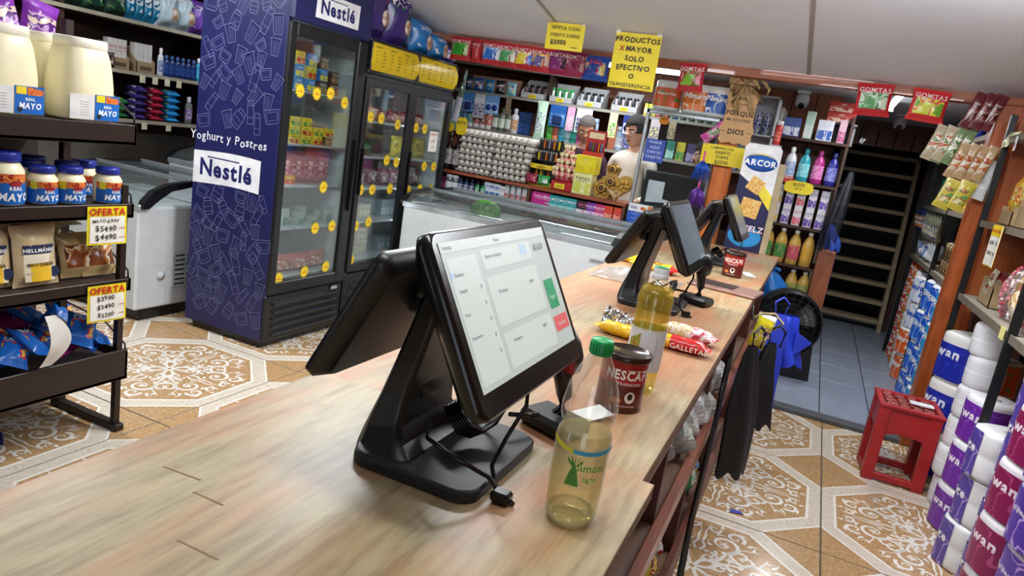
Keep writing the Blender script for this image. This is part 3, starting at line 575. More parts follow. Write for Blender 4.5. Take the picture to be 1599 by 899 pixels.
def pouch(w, h, t, c1, cols, text='', tc='FFFFFF', seed=0, seal=None, scale=30.):
    """pillow bag standing up or hanging: crimped seals top and bottom"""
    key = ('pouch', w, h, t, c1, tuple(cols), text, tc, seed, seal)
    if key in PC: return PC[key]
    rnd = random.Random(seed); a, b, c = [rnd.uniform(0, 6) for _ in range(3)]
    def th(u, v):
        k = max(0., min(1, (min(v, 1 - v) - .06) / .16)); k2 = max(0., 1 - abs(2 * u - 1) ** 3)
        return t / 2 * (k ** .6) * (k2 ** .6) * (1 + .10 * math.sin(7 * u + 9 * v + a) + .08 * math.sin(19 * u - 13 * v + b)) + .0006
    def sx(u, v): k = max(0., min(1, (min(v, 1 - v) - .06) / .16)); return (u - .5) * w * (1 - .09 * k)
    mb = MB(); mf = lambda u, v: 2 if (v < .08 or v > .92) else (1 if .2 < v < .72 and .08 < u < .92 else 0)
    mb.grid(lambda u, v: (sx(u, v), -th(u, v), h * v), 10, 14, 0, mf); mb.grid(lambda u, v: (sx(1 - u, v), th(u, v), h * v), 10, 14, 0, lambda u, v: 2 if (v < .08 or v > .92) else 0)
    P = [('wrapper', mb.mesh([mat(c1, .25, 0, .1), pmat(list(cols), scale, .25), mat(seal or c1, .25)]), None)]
    if text:
        mb = MB(); s = min(h * .2, w * .85 / (len(text) * .6)); txt(mb, text, s, lambda x, y: (x, -th(min(.98, max(.02, .5 + x / w)), .72 + y / h) - .002, h * .72 + y), 0); P.append(('lettering', mb.mesh(mat(tc, .4)), 0))
    PC[key] = P; return P
def card(w, h, c1, cols, blob=None, text=''):
    """hanging blister card"""
    key = ('card', w, h, c1, tuple(cols), blob, text)
    if key in PC: return PC[key]
    P = [('backing_card', MB().box(-w / 2, w / 2, 0, .002, 0, h).mesh(mat(c1, .4)), None)]
    mb = MB().box(-w * .44, w * .44, -.0008, 0, h * .05, h * .6); P.append(('print_panel', mb.mesh(pmat(list(cols), 45, .35)), 0))
    if blob == 'pair':
        for sx in (-1, 1): P.append(('blister', MB().at(sx * w * .22, 0, h * .35, PI / 2).lathe([(w * .19, 0), (w * .18, .008), (w * .1, .014), (.001, .015)], 14).mesh(mat('1B2E7A', .2)), 0))
    elif blob: P.append(('blister', MB().box(-w * .3, w * .3, -.016, -.0008, h * .1, h * .5, 0, .008).mesh(mat(blob, .2)), 0))
    if text: mb = MB(); txt(mb, text, min(h * .16, w * .9 / (len(text) * .62)), on_y(0, -.0012, h * .8)); P.append(('lettering', mb.mesh(mat('F4F4F4', .4)), 0))
    PC[key] = P; return P
def run(items, p0, p1, rz, shelf, jit=.0, rzj=.06, group=None, start='from the left'):
    """a row of things between two points; items: (proto, object name, description, category); labels count alike things"""
    n = len(items); cnt = {}
    tot = {}
    for it in items: tot[it[2]] = tot.get(it[2], 0) + 1
    for i, (pr, nm, ds, ca) in enumerate(items):
        k = i / max(1, n - 1); p = [a + (b - a) * k for a, b in zip(p0, p1)]
        if jit: p[0] += random.uniform(-jit, jit); p[1] += random.uniform(-jit, jit)
        c = cnt.get(ds, 0); cnt[ds] = c + 1
        lab = '%s, %s %s on %s' % (ds, ORD[c], start, shelf) if tot[ds] > 1 else '%s on %s' % (ds, shelf)
        place(pr, nm, lab, ca, p, rz + random.uniform(-rzj, rzj), group)
# ================================================================ TALL COOLERS
fblue = mat('181C52', .35, 0, .12, 3); fblk = mat('15171A', .35, 0, .1, 20); fgrey = mat('C9CDD0', .5, 0, .05)
FX = -2.71
fr = thing('yogurt_cooler', 'tall navy blue branded yogurt cooler with glass door and black louvres', 'fridge', (0, 0, 0))
cab = obj('cabinet', MB().box(-3.34, FX - .02, 3.05, 3.085, .045, 2.12, 0, .006).box(-3.34, FX - .02, 3.715, 3.75, .045, 2.12, 0, .006).box(-3.34, -3.30, 3.085, 3.715, .09, 2.12).box(-3.3, FX - .02, 3.085, 3.715, 1.86, 2.12).box(-3.3, FX - .02, 3.085, 3.715, .09, .34).mesh(fblue), fr)
obj('inner_lining', MB().box(-3.30, -3.295, 3.085, 3.715, .34, 1.86).box(-3.30, FX - .05, 3.085, 3.09, .34, 1.86).box(-3.30, FX - .05, 3.71, 3.715, .34, 1.86).box(-3.3, FX - .05, 3.09, 3.71, 1.85, 1.86).box(-3.3, FX - .05, 3.09, 3.71, .34, .35).mesh(mat('BFC4C6', .5)), cab)
hd = obj('header_panel', MB().box(FX - .03, FX + .012, 3.05, 3.75, 1.84, 2.13, 0, .012).mesh(fblue), fr)
mb = MB(); mb.prism([(3.22, 1.885), (3.60, 1.885), (3.605, 2.02), (3.225, 2.02)], FX + .012, FX + .0145, 'x'); hb = obj('logo_panel', mb.mesh(mat('E9EAEC', .35)), hd)
def logo(mb, fn, w, mi=0):
    txt(mb, 'Nestlé', w / 3.05, fn, mi, 'c', 1., 0, True); s = w / 3.05
    mb.grid(lambda u, v: fn(-w * .36 + w * .60 * u, s * (.78 + .05 * v)), 1, 1, mi); return mb
obj('lettering', logo(MB(), on_x(FX + .0152, 3.41, 1.915), .31).mesh(mat('1C2160', .4)), hb)
mb = MB(); txt(mb, 'Yoghurt y Postres', .045, on_x(FX + .0152, 3.41, 2.055), 0, jit=.06); obj('lettering', mb.mesh(mat('E9EAEC', .4)), hd)
dr = obj('door', MB().box(FX - .03, FX, 3.055, 3.11, .33, 1.835, 0, .006).box(FX - .03, FX, 3.655, 3.745, .33, 1.835, 0, .006).box(FX - .03, FX, 3.11, 3.655, 1.765, 1.835, 0, .006).box(FX - .03, FX, 3.11, 3.655, .33, .40, 0, .006).mesh(fblk), fr)
obj('pane', B(FX - .018, FX - .012, 3.11, 3.655, .40, 1.765, clear('F2F6F6', .15, .03, 0, 'E8EEF2', .2)), dr)
obj('handle', MB().box(FX, FX + .02, 3.69, 3.71, .8, 1.25, 0, .006).mesh(blk2), dr)
obj('maker_plate', B(FX + .0005, FX + .002, 3.62, 3.68, .29, .31, mat('C8CACC', .3, .6)), fr)
kp = obj('kick_panel', MB().box(FX - .04, FX - .012, 3.05, 3.75, .045, .325, 0, .01).mesh(fblk), fr)
for i in range(5): obj('louvre', MB().at(FX - .012, 0, .09 + .045 * i, 0, .5).box(-.008, .018, 3.11, 3.69, -.004, .010, 0, .003).mesh(mat('23262A', .3)), kp)
for x in (-3.28, -2.78):
    for y in (3.10, 3.70): obj('foot', MB().at(x, y, 0).lathe([(.022, 0), (.022, .01), (.012, .015), (.012, .07)], 10).mesh(blk2), fr)
obj('skirt', B(-3.30, FX - .05, 3.08, 3.72, .004, .06, blk2), fr)
# printed outlines of cups and jars on the navy side
rnd = random.Random(5); mb = MB(); PY = 3.0492; outm = mat('7F86B4', .4)
def line(pts, w=.0022, close=False):
    if close: pts = pts + [pts[0]]
    for (x1, z1), (x2, z2) in zip(pts, pts[1:]):
        d = math.hypot(x2 - x1, z2 - z1) or 1; nx, nz = -(z2 - z1) / d * w / 2, (x2 - x1) / d * w / 2
        mb.af([mb.av((a, PY, b)) for a, b in ((x1 + nx, z1 + nz), (x1 - nx, z1 - nz), (x2 - nx, z2 - nz), (x2 + nx, z2 + nz))])
def shape(kind, cx, cz, s, a):
    def R(L): return [(cx + s * (x * math.cos(a) - z * math.sin(a)), cz + s * (x * math.sin(a) + z * math.cos(a))) for x, z in L]
    if kind == 0:
        line(R([(-.38, .5), (.38, .5), (.28, -.5), (-.28, -.5)]), close=True); line(R([(-.44, .5), (-.44, .58), (.44, .58), (.44, .5)]), close=True)
        for k in (-.15, 0, .15): line(R([(k, .42), (k * .8, -.42)]), .0015)
    elif kind == 1:
        line(R([(-.3, .35), (.3, .35), (.36, .1), (.36, -.45), (.3, -.5), (-.3, -.5), (-.36, -.45), (-.36, .1)]), close=True); line(R([(-.26, .35), (-.26, .55), (.26, .55), (.26, .35)]))
        line(R([(-.36, 0), (.36, 0)]), .0015); line(R([(-.36, -.3), (.36, -.3)]), .0015)
    elif kind == 2:
        line(R([(-.5, .35), (.5, .35), (.42, -.3), (.3, -.38), (-.3, -.38), (-.42, -.3)]), close=True); line(R([(-.38, .22), (.38, .22), (.32, -.2), (-.32, -.2)]), .0015, True)
    else:
        line(R([(-.2, .7), (.2, .7), (.24, .4), (.24, -.7), (-.24, -.7), (-.24, .4)]), close=True); line(R([(-.24, .4), (.24, .4)]), .0015); line(R([(-.24, -.3), (.24, -.3)]), .0015)
pts = []
for k in range(1500):
    x, z = rnd.uniform(-3.29, -2.77), rnd.uniform(.15, 2.08)
    if .86 < z < 1.24 and x > -3.36: continue
    if all((x - a) ** 2 + (z - b) ** 2 > .076 ** 2 for a, b in pts): pts.append((x, z)); mb = MB(); shape(rnd.randrange(4), x, z, rnd.uniform(.07, .11), rnd.uniform(-.7, .7)); obj('printed_outline', mb.mesh(outm), cab)
mb = MB(); mb.grid(lambda u, v: (-3.335 + .50 * u, PY - .0005, .885 + .185 * v + .012 * math.sin(3.2 * u - .5)), 14, 1); lp_ = obj('logo_panel', mb.mesh(mat('ECEDEF', .35)), cab)
obj('lettering', logo(MB(), on_y(-3.085, PY - .0012, .935), .40).mesh(mat('1C2160', .4)), lp_)
mb = MB(); txt(mb, 'Yoghurt y Postres', .068, on_y(-3.085, PY - .0006, 1.135), 0, 'c', 1.0, .08); obj('lettering', mb.mesh(mat('E4E5EC', .4)), cab)
# double-door cooler behind it
f2 = thing('double_cooler', 'black double-door glass cooler with two yellow menu signs on top', 'fridge', (0, 0, 0))
cb2 = obj('cabinet', MB().box(-3.34, FX - .02, 3.77, 3.80, .06, 1.70, 0, .004).box(-3.34, FX - .02, 4.86, 4.89, .06, 1.70, 0, .004).box(-3.34, -3.30, 3.80, 4.86, .06, 1.70).box(-3.30, FX - .02, 3.8, 4.86, 1.62, 1.86).box(-3.3, FX - .02, 3.8, 4.86, .06, .38).mesh(fblk), f2)
obj('inner_lining', MB().box(-3.30, -3.295, 3.80, 4.86, .38, 1.62).box(-3.3, FX - .05, 3.80, 3.805, .38, 1.62).box(-3.3, FX - .05, 4.855, 4.86, .38, 1.62).box(-3.3, FX - .05, 3.8, 4.86, 1.61, 1.62).box(-3.3, FX - .05, 3.8, 4.86, .38, .39).mesh(mat('D4D9DC', .5)), cb2)
for a, b, tx in ((3.77, 4.33, ('COMPLETO', 'ITALIANO', 'BEBIDAS')), (4.335, 4.885, ('PAN', 'QUESO', 'FIAMBRES'))):
    d = obj('door', MB().box(FX - .03, FX, a, a + .045, .38, 1.64, 0, .005).box(FX - .03, FX, b - .045, b, .38, 1.64, 0, .005).box(FX - .03, FX, a + .045, b - .045, 1.585, 1.64, 0, .005).box(FX - .03, FX, a + .045, b - .045, .38, .43, 0, .005).mesh(fblk), f2)
    obj('pane', B(FX - .018, FX - .012, a + .045, b - .045, .43, 1.585, clear('F2F6F6', .15, .03, 0, 'E8EEF2', .2)), d)
    obj('handle', MB().box(FX, FX + .018, a + .012, a + .03, .9, 1.2, 0, .005).mesh(blk2), d)
    s = obj('menu_sign', MB().grid(lambda u, v: (FX - .02 + .022 * math.sin(PI * v) ** .7 + .012, a + (b - a) * u, 1.685 + .17 * v), 2, 8).mesh(mat('E3C31A', .3, 0, .06)), f2)
    obj('sign_frame', MB().box(FX - .03, FX - .004, a, b, 1.665, 1.688, 0, .004).box(FX - .03, FX - .004, a, b, 1.855, 1.875, 0, .004).box(FX - .03, FX + .01, a, a + .012, 1.685, 1.86, 0, .004).box(FX - .03, FX + .01, b - .012, b, 1.685, 1.86, 0, .004).mesh(fblk), f2)
    mb = MB(); cv = lambda y0, z0: (lambda u, v: (FX - .02 + .022 * math.sin(PI * min(.98, max(.02, (z0 + v - 1.685) / .17))) ** .7 + .0135, y0 + u, z0 + v))
    for c in range(3):
        y0 = a + .04 + .17 * c; txt(mb, tx[c], .014, cv(y0, 1.825), 0, 'l', .9)
        for r_ in range(5):
            for q in range(2): y1 = y0 + .08 * q; z1 = 1.80 - .021 * r_; txt(mb, ('coca', 'jugo', 'agua', 'leche', 'te')[(r_ + c) % 5] if q == 0 else '$%d00' % random.randint(5, 19), .012, cv(y1, z1), 0, 'l', 1.)
    obj('lettering', mb.mesh(mat('4A3A10', .5)), s)
kp = obj('kick_panel', MB().box(FX - .04, FX - .012, 3.77, 4.89, .05, .375, 0, .01).mesh(fblk), f2)
for i in range(6): obj('louvre', MB().at(FX - .012, 0, .09 + .04 * i, 0, .5).box(-.008, .016, 3.83, 4.83, -.004, .010, 0, .003).mesh(mat('23262A', .3)), kp)
for x in (-3.28, -2.78):
    for y in (3.82, 4.84): obj('foot', MB().at(x, y, 0).lathe([(.022, 0), (.022, .01), (.012, .015), (.012, .06)], 10).mesh(blk2), f2)
shm = mat('AEB6BA', .4, .3); lab_w = mat('E8E8E4', .4)
for z in (1.49, 1.19, .95, .70, .41): obj('wire_shelf', B(-3.28, FX - .06, 3.10, 3.70, z - .012, z, shm, .003), fr)
for z in (1.375, 1.14, .93, .70, .44): obj('wire_shelf', B(-3.28, FX - .06, 3.81, 4.85, z - .012, z, shm, .003), f2)
obj('added_light_strip', B(-2.80, -2.785, 3.092, 3.10, .5, 1.8, glow('F2F6FF', 14)), fr)  # added glowing strip behind the door frame, brightens the cooler interior
obj('added_light_strip', MB().box(-2.80, -2.785, 3.806, 3.814, .5, 1.58).box(-2.765, -2.755, 4.345, 4.353, .5, 1.58).mesh(glow('F2F6FF', 14)), f2)  # same added glow for the double cooler
# sunburst price stickers on the glass
def sun(r, c):
    mb = MB(); n = 14; P = []
    for k in range(2 * n): a = PI * k / n; q = r if k % 2 == 0 else r * .66; P.append((q * math.cos(a), q * math.sin(a)))
    mb.prism(P, 0, .0012, 'x'); return mb.mesh(mat(c, .5))
sunm = sun(.041, 'E8C81E'); mb = MB(); txt(mb, '$990', .017, on_x(.0018, 0, -.008)); txt(mb, 'c', .009, on_x(.0018, 0, .010)); sunt = mb.mesh(mat('B8321E', .5))
def stick(par, y, z): s = obj('price_sticker', sunm, par, (FX - .0115, y, z)); obj('lettering', sunt, s)
for y, z in ((3.18, 1.485), (3.32, 1.485), (3.44, 1.50), (3.58, 1.46), (3.46, .95), (3.42, .70), (3.58, .705), (3.14, .42), (3.36, .435), (3.56, .445)): stick(fr, y, z)
for y, z in ((3.86, 1.40), (3.98, 1.40), (4.18, 1.375), (4.10, 1.13), (4.22, 1.12), (3.84, .93), (3.97, .93), (4.18, .935), (3.83, .69), (3.97, .71), (3.82, .46), (4.2, .455),
             (4.42, 1.37), (4.54, 1.37), (4.60, 1.10), (4.74, 1.10), (4.42, .92), (4.58, .93), (4.74, .93), (4.62, .68), (4.74, .70), (4.42, .46), (4.6, .46)): stick(f2, y, z)
mb = MB(); mb.box(FX - .0115, FX - .010, 4.62, 4.74, 1.21, 1.36); op = obj('offer_notice', mb.mesh(mat('ECEAE2', .5)), f2); mb = MB(); txt(mb, 'OFERTA', .026, on_x(FX - .0094, 4.68, 1.33)); txt(mb, '$1990', .022, on_x(FX - .0094, 4.68, 1.28)); txt(mb, '2x1', .02, on_x(FX - .0094, 4.68, 1.24)); obj('lettering', mb.mesh(mat('B8321E', .5)), op)
# goods inside the coolers (front looks to +X -> rz = 90 deg)
Q = PI / 2
def cool(pr, nm, ds, ca, y, z, x=-2.82, j=.1): place(pr, nm, ds, ca, (x, y, z), Q + random.uniform(-j, j))
bx1 = carton(.07, .05, .07, 'D9C23A', 'C23A2E', 'TE', '2A2A2A'); bx2 = carton(.07, .05, .07, '2E7FC0', 'E0D040', 'FLAN'); bx3 = carton(.07, .05, .07, '5A4034', 'A88A60', 'CACAO'); bx4 = carton(.08, .05, .05, 'E2C832', '4A8A3A', 'JALEA', '333333'); bx5 = carton(.08, .05, .05, 'E2C832', 'B02A2A', 'POSTRE', '333333')
for lv, z, rows in (('top', 1.49, ((bx1, bx2, bx2, bx3, bx3), (bx1, bx2, bx1, bx2, bx3), (bx2, bx1, bx2, bx3))), ('second', 1.19, ((bx4, bx5, bx4, bx5, bx3), (bx4, bx4, bx5, bx4, bx5), (bx5, bx4, bx4)))):
    for k, row in enumerate(rows):
        for i, p in enumerate(row): cool(p, 'dessert_box', 'dessert box %s from the left, layer %s up, %s shelf of yogurt cooler' % (ORD[i], ORD[k], lv), 'box', 3.15 + .105 * i, z + (.0702 if lv == 'top' else .0502) * k, -2.80, .04)
for i, (y, c) in enumerate(((3.17, 'E0A020'), (3.27, 'E0A020'))): cool(carton(.09, .06, .05, c, 'C8281E', 'RAPIDO'), 'dessert_box', 'orange and red flat box, %s from the left, on middle shelf of yogurt cooler' % ORD[i], 'box', y, .95)
for i in range(4): cool(pouch(.13, .19, .05, 'B06A70', ['B05A64', 'C88A8E', 'A04A54', 'D8B0B0'], seed=i), 'sausage_pack', 'pink sausage pack standing, %s from the left, on middle shelf of yogurt cooler' % ORD[i], 'meat', 3.30 + .10 * i, .95, -2.86)
for i in range(9): cool(carton(.055, .06, .045 + .03 * (i % 3), '8FA098', '3F6A50', ''), 'yogurt_box', 'grey green yogurt carton, %s from the left, on fourth shelf of yogurt cooler' % ORD[i], 'carton', 3.14 + .066 * i, .70, -2.82 - .04 * (i % 2))
for i in range(4): cool(pouch(.20, .11, .07, 'A8584E', ['A8584E', 'C08070', '8A4038', 'D0B0A0'], seed=i + 4), 'meat_pack', 'red vacuum meat pack, %s from the left, on bottom shelf of yogurt cooler' % ORD[i], 'meat', 3.17 + .15 * i, .41, -2.86)
for i in range(6): cool(pouch(.14, .09, .07, '8A2E34', ['8A2E34', 'B04A4A', '5A1E24', 'D8C8C0'], seed=i + 9), 'cold_cut_pack', 'dark red cold cut pack, %s from the left, on top shelf of double cooler' % ORD[i], 'meat', 3.88 + .165 * i, 1.375, -2.9)
t = thing('cardboard_tray', 'white tray of dark packs on second shelf of double cooler', 'tray', (-2.86, 3.99, 1.14), Q); obj('tray', MB().box(-.10, .10, 0, .14, 0, .004).box(-.1, .1, .136, .14, 0, .14).box(-.1, .1, 0, .004, 0, .03).mesh(lab_w), t)
for i in range(3): cool(carton(.2, .14, .02, '3A4038', '5A4A40'), 'flat_pack', 'flat dark pack in white tray of double cooler, %s from the bottom' % ORD[i], 'pack', 3.99, 1.145 + .0205 * i, -2.85, .02)
for i in range(3): cool(pouch(.17, .15, .06, 'C4B432', ['C4B432', 'A89820', 'D8CC60', '8A7A1A'], seed=i), 'cheese_bag', 'yellow green snack bag, %s from the left, on second shelf of double cooler' % ORD[i], 'bag', 4.45 + .15 * i, 1.14, -2.88)
for i in range(7): cool(pouch(.14, .13, .07, '7A4A58', ['7A4A58', 'A06A70', '4A5A6A', 'C0A8A0'], seed=i + 2), 'meat_pack', 'mixed cold meat pack, %s from the left, on third shelf of double cooler' % ORD[i], 'meat', 3.86 + .145 * i, .93, -2.88)
for k in range(6):
    for i in range(3): cool(carton(.13, .12, .045, 'DCD8C4', 'C9BE96'), 'cheese_block', 'pale cheese block, layer %s up, stack %s from the left, double cooler' % (ORD[k], ORD[i]), 'cheese', 3.88 + .145 * i, (.44 if k < 4 else .70) + .0455 * (k if k < 4 else k - 4), -2.9, .03)
for i in range(4): cool(carton(.11, .15, .12, '9FB0B6', 'CDD6DA', ''), 'butter_tub', 'pale grey tub, %s from the left, on fourth shelf of double cooler' % ORD[i], 'tub', 4.43 + .12 * i, .70, -2.9)
for i in range(4): cool(carton(.10, .12, .10, '7D8A90', 'B9C4C8', ''), 'butter_tub', 'dark grey tub, %s from the left, on bottom shelf of double cooler' % ORD[i], 'tub', 4.43 + .12 * i, .44, -2.9)
# diaper packs on top of the coolers
def diaper(w, h, c1, c2, tx):
    P = pouch(w, h, .14, c1, [c1, c1, c2, c1], tx, 'F0F0F0', 3, None, 7.)
    mb = MB(); mb.at(w * .2, -.074, h * .38, PI / 2).lathe([(.001, 0), (.045, 0), (.045, .002), (.001, .003)], 14, 0, .8, 1.1); return P + [('baby_picture', mb.mesh(pmat(['E8D8CC', 'C89A80', 'F0E8E0', 'B88A70'], 30)), 0)]
for y, z, w, h, c1, c2, tx, lb_ in ((3.86, 1.875, .24, .36, '3A2A6E', 'C03A3A', 'PANTS', 'purple diaper pack with red corner on top of the double cooler'), (4.12, 1.875, .26, .34, '3E2C78', '3FA648', 'PANTS', 'purple diaper pack with green corner on top of the double cooler'), (4.42, 1.875, .22, .22, '2A7FC8', 'DDE6EE', 'BABY', 'sky blue diaper pack on top of the double cooler'), (4.66, 1.875, .2, .17, '2F86CC', 'E4ECF2', 'BABY', 'low light blue diaper pack at the right end of double cooler top')):
    place(diaper(w, h, c1, c2, tx), 'diaper_pack', lb_, 'diapers', (-2.80, y, z), Q)
place(pouch(.2, .12, .1, '3E3AA0', ['3E3AA0', 'E8E8F0', '2A6FC0', 'E8E8F0']), 'diaper_pack', 'small violet wipes pack lying by the right end of double cooler', 'wipes', (-2.78, 4.82, 1.875), Q)
# ================================================================ MAYONNAISE RACK (left foreground)
RX = -2.41; rm = mat('2A1D18', .4, .2, .1)
rk = thing('steel_rack', 'dark brown steel shop rack with mayonnaise jugs and jars', 'rack')
for y in (1.90, .55):
    ff = obj('floor_bar', B(-2.81, -2.40, y - .02, y + .02, 0, .03, rm, .004), rk)
    obj('post', B(-2.445, -2.420, y - .012, y + .012, .03, 1.02, rm), rk); obj('post', B(-2.79, -2.76, y - .015, y + .015, .03, 1.6, rm), rk)
for z, hh, x0 in ((.34, .115, -2.98), (.65, .05, -2.98), (.95, .055, -2.96), (1.25, .075, -2.95)):
    sh = obj('shelf', MB().box(x0, RX, .2, 1.93, z - hh, z - hh + .012).box(RX - .012, RX, .2, 1.93, z - hh, z + (.012 if z < .5 else 0), 0, .002).box(x0, RX, 1.92, 1.93, z - hh, z, 0).box(x0, x0 + .01, .2, 1.93, z - hh, z).mesh(rm), rk)
    obj('deck', B(x0 + .01, RX - .012, .21, 1.92, z - .012 - (.03 if z < .5 else 0), z - .004 - (.03 if z < .5 else 0), mat('3A2A22', .5)), sh)
    obj('end_wire', MB().tube([(RX - .01, 1.925, z), (RX - .012, 1.925, z + .03), (RX - .14, 1.925, z + .10), (RX - .36, 1.925, z + .12)], .004, 6).mesh(rm), sh)
obj('back_hoop', MB().tube([(-2.62, 1.93, 1.25), (-2.60, 1.93, 1.36), (-2.66, 1.93, 1.42), (-2.78, 1.93, 1.44)], .011, 8).mesh(mat('5A4E46', .4, .4)), rk)
obj('back_sheet', B(-2.995, -2.985, .2, 1.93, .1, 1.2, mat('221814', .6)), rk)
t = thing('floor_rail', 'dark blue steel bar on the floor under the mayonnaise rack', 'rail', (-2.62, 1.3, 0)); obj('bar', B(-.03, .03, -.25, .25, .0, .045, mat('1E2A66', .4), .004), t); obj('end_plate', B(-.035, .035, .25, .256, 0, .05, mat('1E2A66', .4)), t)
cream = mat('ECE3BC', .35, 0, .04); mblue = mat('1A62B4', .35, 0, .1); dblue = mat('1B2C8E', .35)
def wrapxy(sx, sy, a0, z):   # point on an upright ellipse, -Y is the middle of the front
    return lambda u, v: (sx * math.sin(a0 + u / sx), -sy * math.cos(a0 + u / sx), z + v)
# gallon jugs: oval, wide shoulders
def jug():
    if 'jug' in PC: return PC['jug']
    pr = [(.94, 0), (.99, .008), (1., .05), (.995, .12), (.95, .17), (.88, .215), (.80, .244), (.74, .255)]
    mb = MB(); mb.lathe(pr, 28, 0, .105, .085, sup=3.); P = [('body', mb.mesh(cream), None)]
    P.append(('lid', MB().lathe([(.76, .25), (.79, .252), (.79, .276), (.75, .284), (.3, .285)], 24, 0, .105, .085, sup=3.).mesh(mat('EEE9D6', .4)), None))
    f = lambda x0, x1, z0, z1: MB().grid(lambda u, v: (x0 + (x1 - x0) * u, -.0855 - .0006 + .006 * abs((x0 + (x1 - x0) * u) / .105) ** 3, z0 + (z1 - z0) * v), 8, 4)
    P.append(('label', f(-.005, .098, .006, .096).mesh(mblue), 0)); P.append(('nutrition_label', f(-.098, -.008, .006, .092).mesh(mat('DDDCDA', .5)), 0))
    mb = MB(); g = lambda x, z: (lambda u, v: (x + u, -.0868 + .006 * abs((x + u) / .105) ** 3, z + v))
    txt(mb, 'MAYO', .027, g(.048, .024), 0, 'c', .9, .05, True, .15); txt(mb, 'REAL', .013, g(.048, .050), 0, b=True)
    for q in range(6): txt(mb, 'valor energetico', .0045, g(-.046, .066 - .009 * q), 2)
    mb.grid(lambda u, v: g(.0, .070)(.034 * u, .024 * v), 2, 1, 1); mb.grid(lambda u, v: g(.038, .068)(.056 * u, .026 * v * (1 - .3 * u)), 4, 1, 3); mb.grid(lambda u, v: g(.012, .02)(.009 * v * math.cos(2 * PI * u), .009 * v * math.sin(2 * PI * u)), 10, 1, 4)
    P.append(('label_print', mb.mesh([mat('F0F0F0', .4), mat('E6C81E', .4), mat('555555', .5), pmat(['D8782A', 'B8321E', 'E8A850', 'C85A2A'], 60), mat('151515', .4)]), 2))
    PC['jug'] = P; return P
for i, (x, y) in enumerate(((-2.52, 1.775), (-2.525, 1.50), (-2.72, 1.80), (-2.73, 1.58), (-2.74, 1.37), (-2.53, 1.25))):
    nm = ('at the right front corner', 'in front, second from the right', 'behind the right front jug', 'in the back row, second from the right', 'in the back row, third from the right', 'in front, third from the right')[i]
    place(jug(), 'mayonnaise_jug', 'large cream mayonnaise jug on top shelf, ' + nm, 'jug', (x, y, 1.25), Q + .05, 'mayonnaise jugs', (1, 1, 1.0))
def mayo(r, h):
    k = ('mayo', r)
    if k in PC: return PC[k]
    P = [('body', MB().lathe([(r * .92, 0), (r, .006), (r * .98, h * .3), (r, h * .58), (r * .97, h * .66), (r * .8, h * .76), (r * .72, h * .79), (r * .72, h * .82)], 24).mesh(cream), None)]
    P.append(('lid', MB().lathe([(r * .80, h * .81), (r * .83, h * .82), (r * .83, h * .97), (r * .78, h), (r * .1, h * 1.0)], 24).mesh(dblue), None))
    g = lambda a0, z: wrapxy(r * 1.012, r * 1.012, a0, z)
    P.append(('label', MB().grid(lambda u, v: g(0, 0)(-1.5 * r + 3 * r * u, h * (.03 + .40 * v)), 14, 2).mesh(mblue), 0))
    P.append(('label_picture', MB().grid(lambda u, v: g(0, 0)(-1.5 * r + 3 * r * u, h * (.43 + .17 * v)), 14, 1).mesh(pmat(['D8782A', 'B8321E', 'E8A850', '9A2A1E'], 60)), 0))
    mb = MB(); g2 = lambda a0, z: wrapxy(r * 1.03, r * 1.03, a0, z)
    txt(mb, 'MAYO', r * .58, g2(0, h * .10), 0, 'c', .95, .06, True, .15); txt(mb, 'REAL', r * .27, g2(0, h * .30), 0, b=True); mb.grid(lambda u, v: g2(0, h * .42)(r * .35 * v * math.cos(2 * PI * u), h * .06 * v * math.sin(2 * PI * u)), 12, 1, 1)
    mb.grid(lambda u, v: g2(-1.0, h * .40)(r * .45 * (u - .5), h * .2 * v), 3, 1, 2); mb.grid(lambda u, v: g2(.95, h * .48)(r * .2 * v * math.cos(2 * PI * u), r * .2 * v * math.sin(2 * PI * u)), 10, 1, 3)
    P.append(('label_print', mb.mesh([mat('F2F2F2', .4), mat('8E1F2A', .4), mat('E6D81E', .4), mat('14141A', .4)]), 2)); PC[k] = P; return P
for i, (y, x) in enumerate(((1.86, -2.47), (1.72, -2.48), (1.655, -2.50), (1.79, -2.60), (1.88, -2.63), (1.66, -2.62), (1.74, -2.72), (1.58, -2.66))):
    nm = ('at the shelf end nearest the coolers', 'second from the shelf end, in front', 'third from the shelf end, in front', 'behind the gap of the first two', 'at the far back corner', 'in the second row, third', 'in the back row, middle', 'in the back row behind the large jar')[i]
    if i == 2: x, y = -2.485, 1.62
    place(mayo(.050, .132), 'mayonnaise_jar', 'small blue-lidded mayonnaise jar ' + nm, 'jar', (x, y, .95), Q + random.uniform(-.1, .1), 'small mayonnaise jars')
for i, (y, x) in enumerate(((1.495, -2.49), (1.36, -2.49), (1.43, -2.66))): place(mayo(.062, .178), 'mayonnaise_jar', 'large blue-lidded mayonnaise jar %s on the rack' % ('beside the small jars', 'at the left picture edge', 'in the back row')[i], 'jar', (x, y, .95), Q + .08, 'large mayonnaise jars')
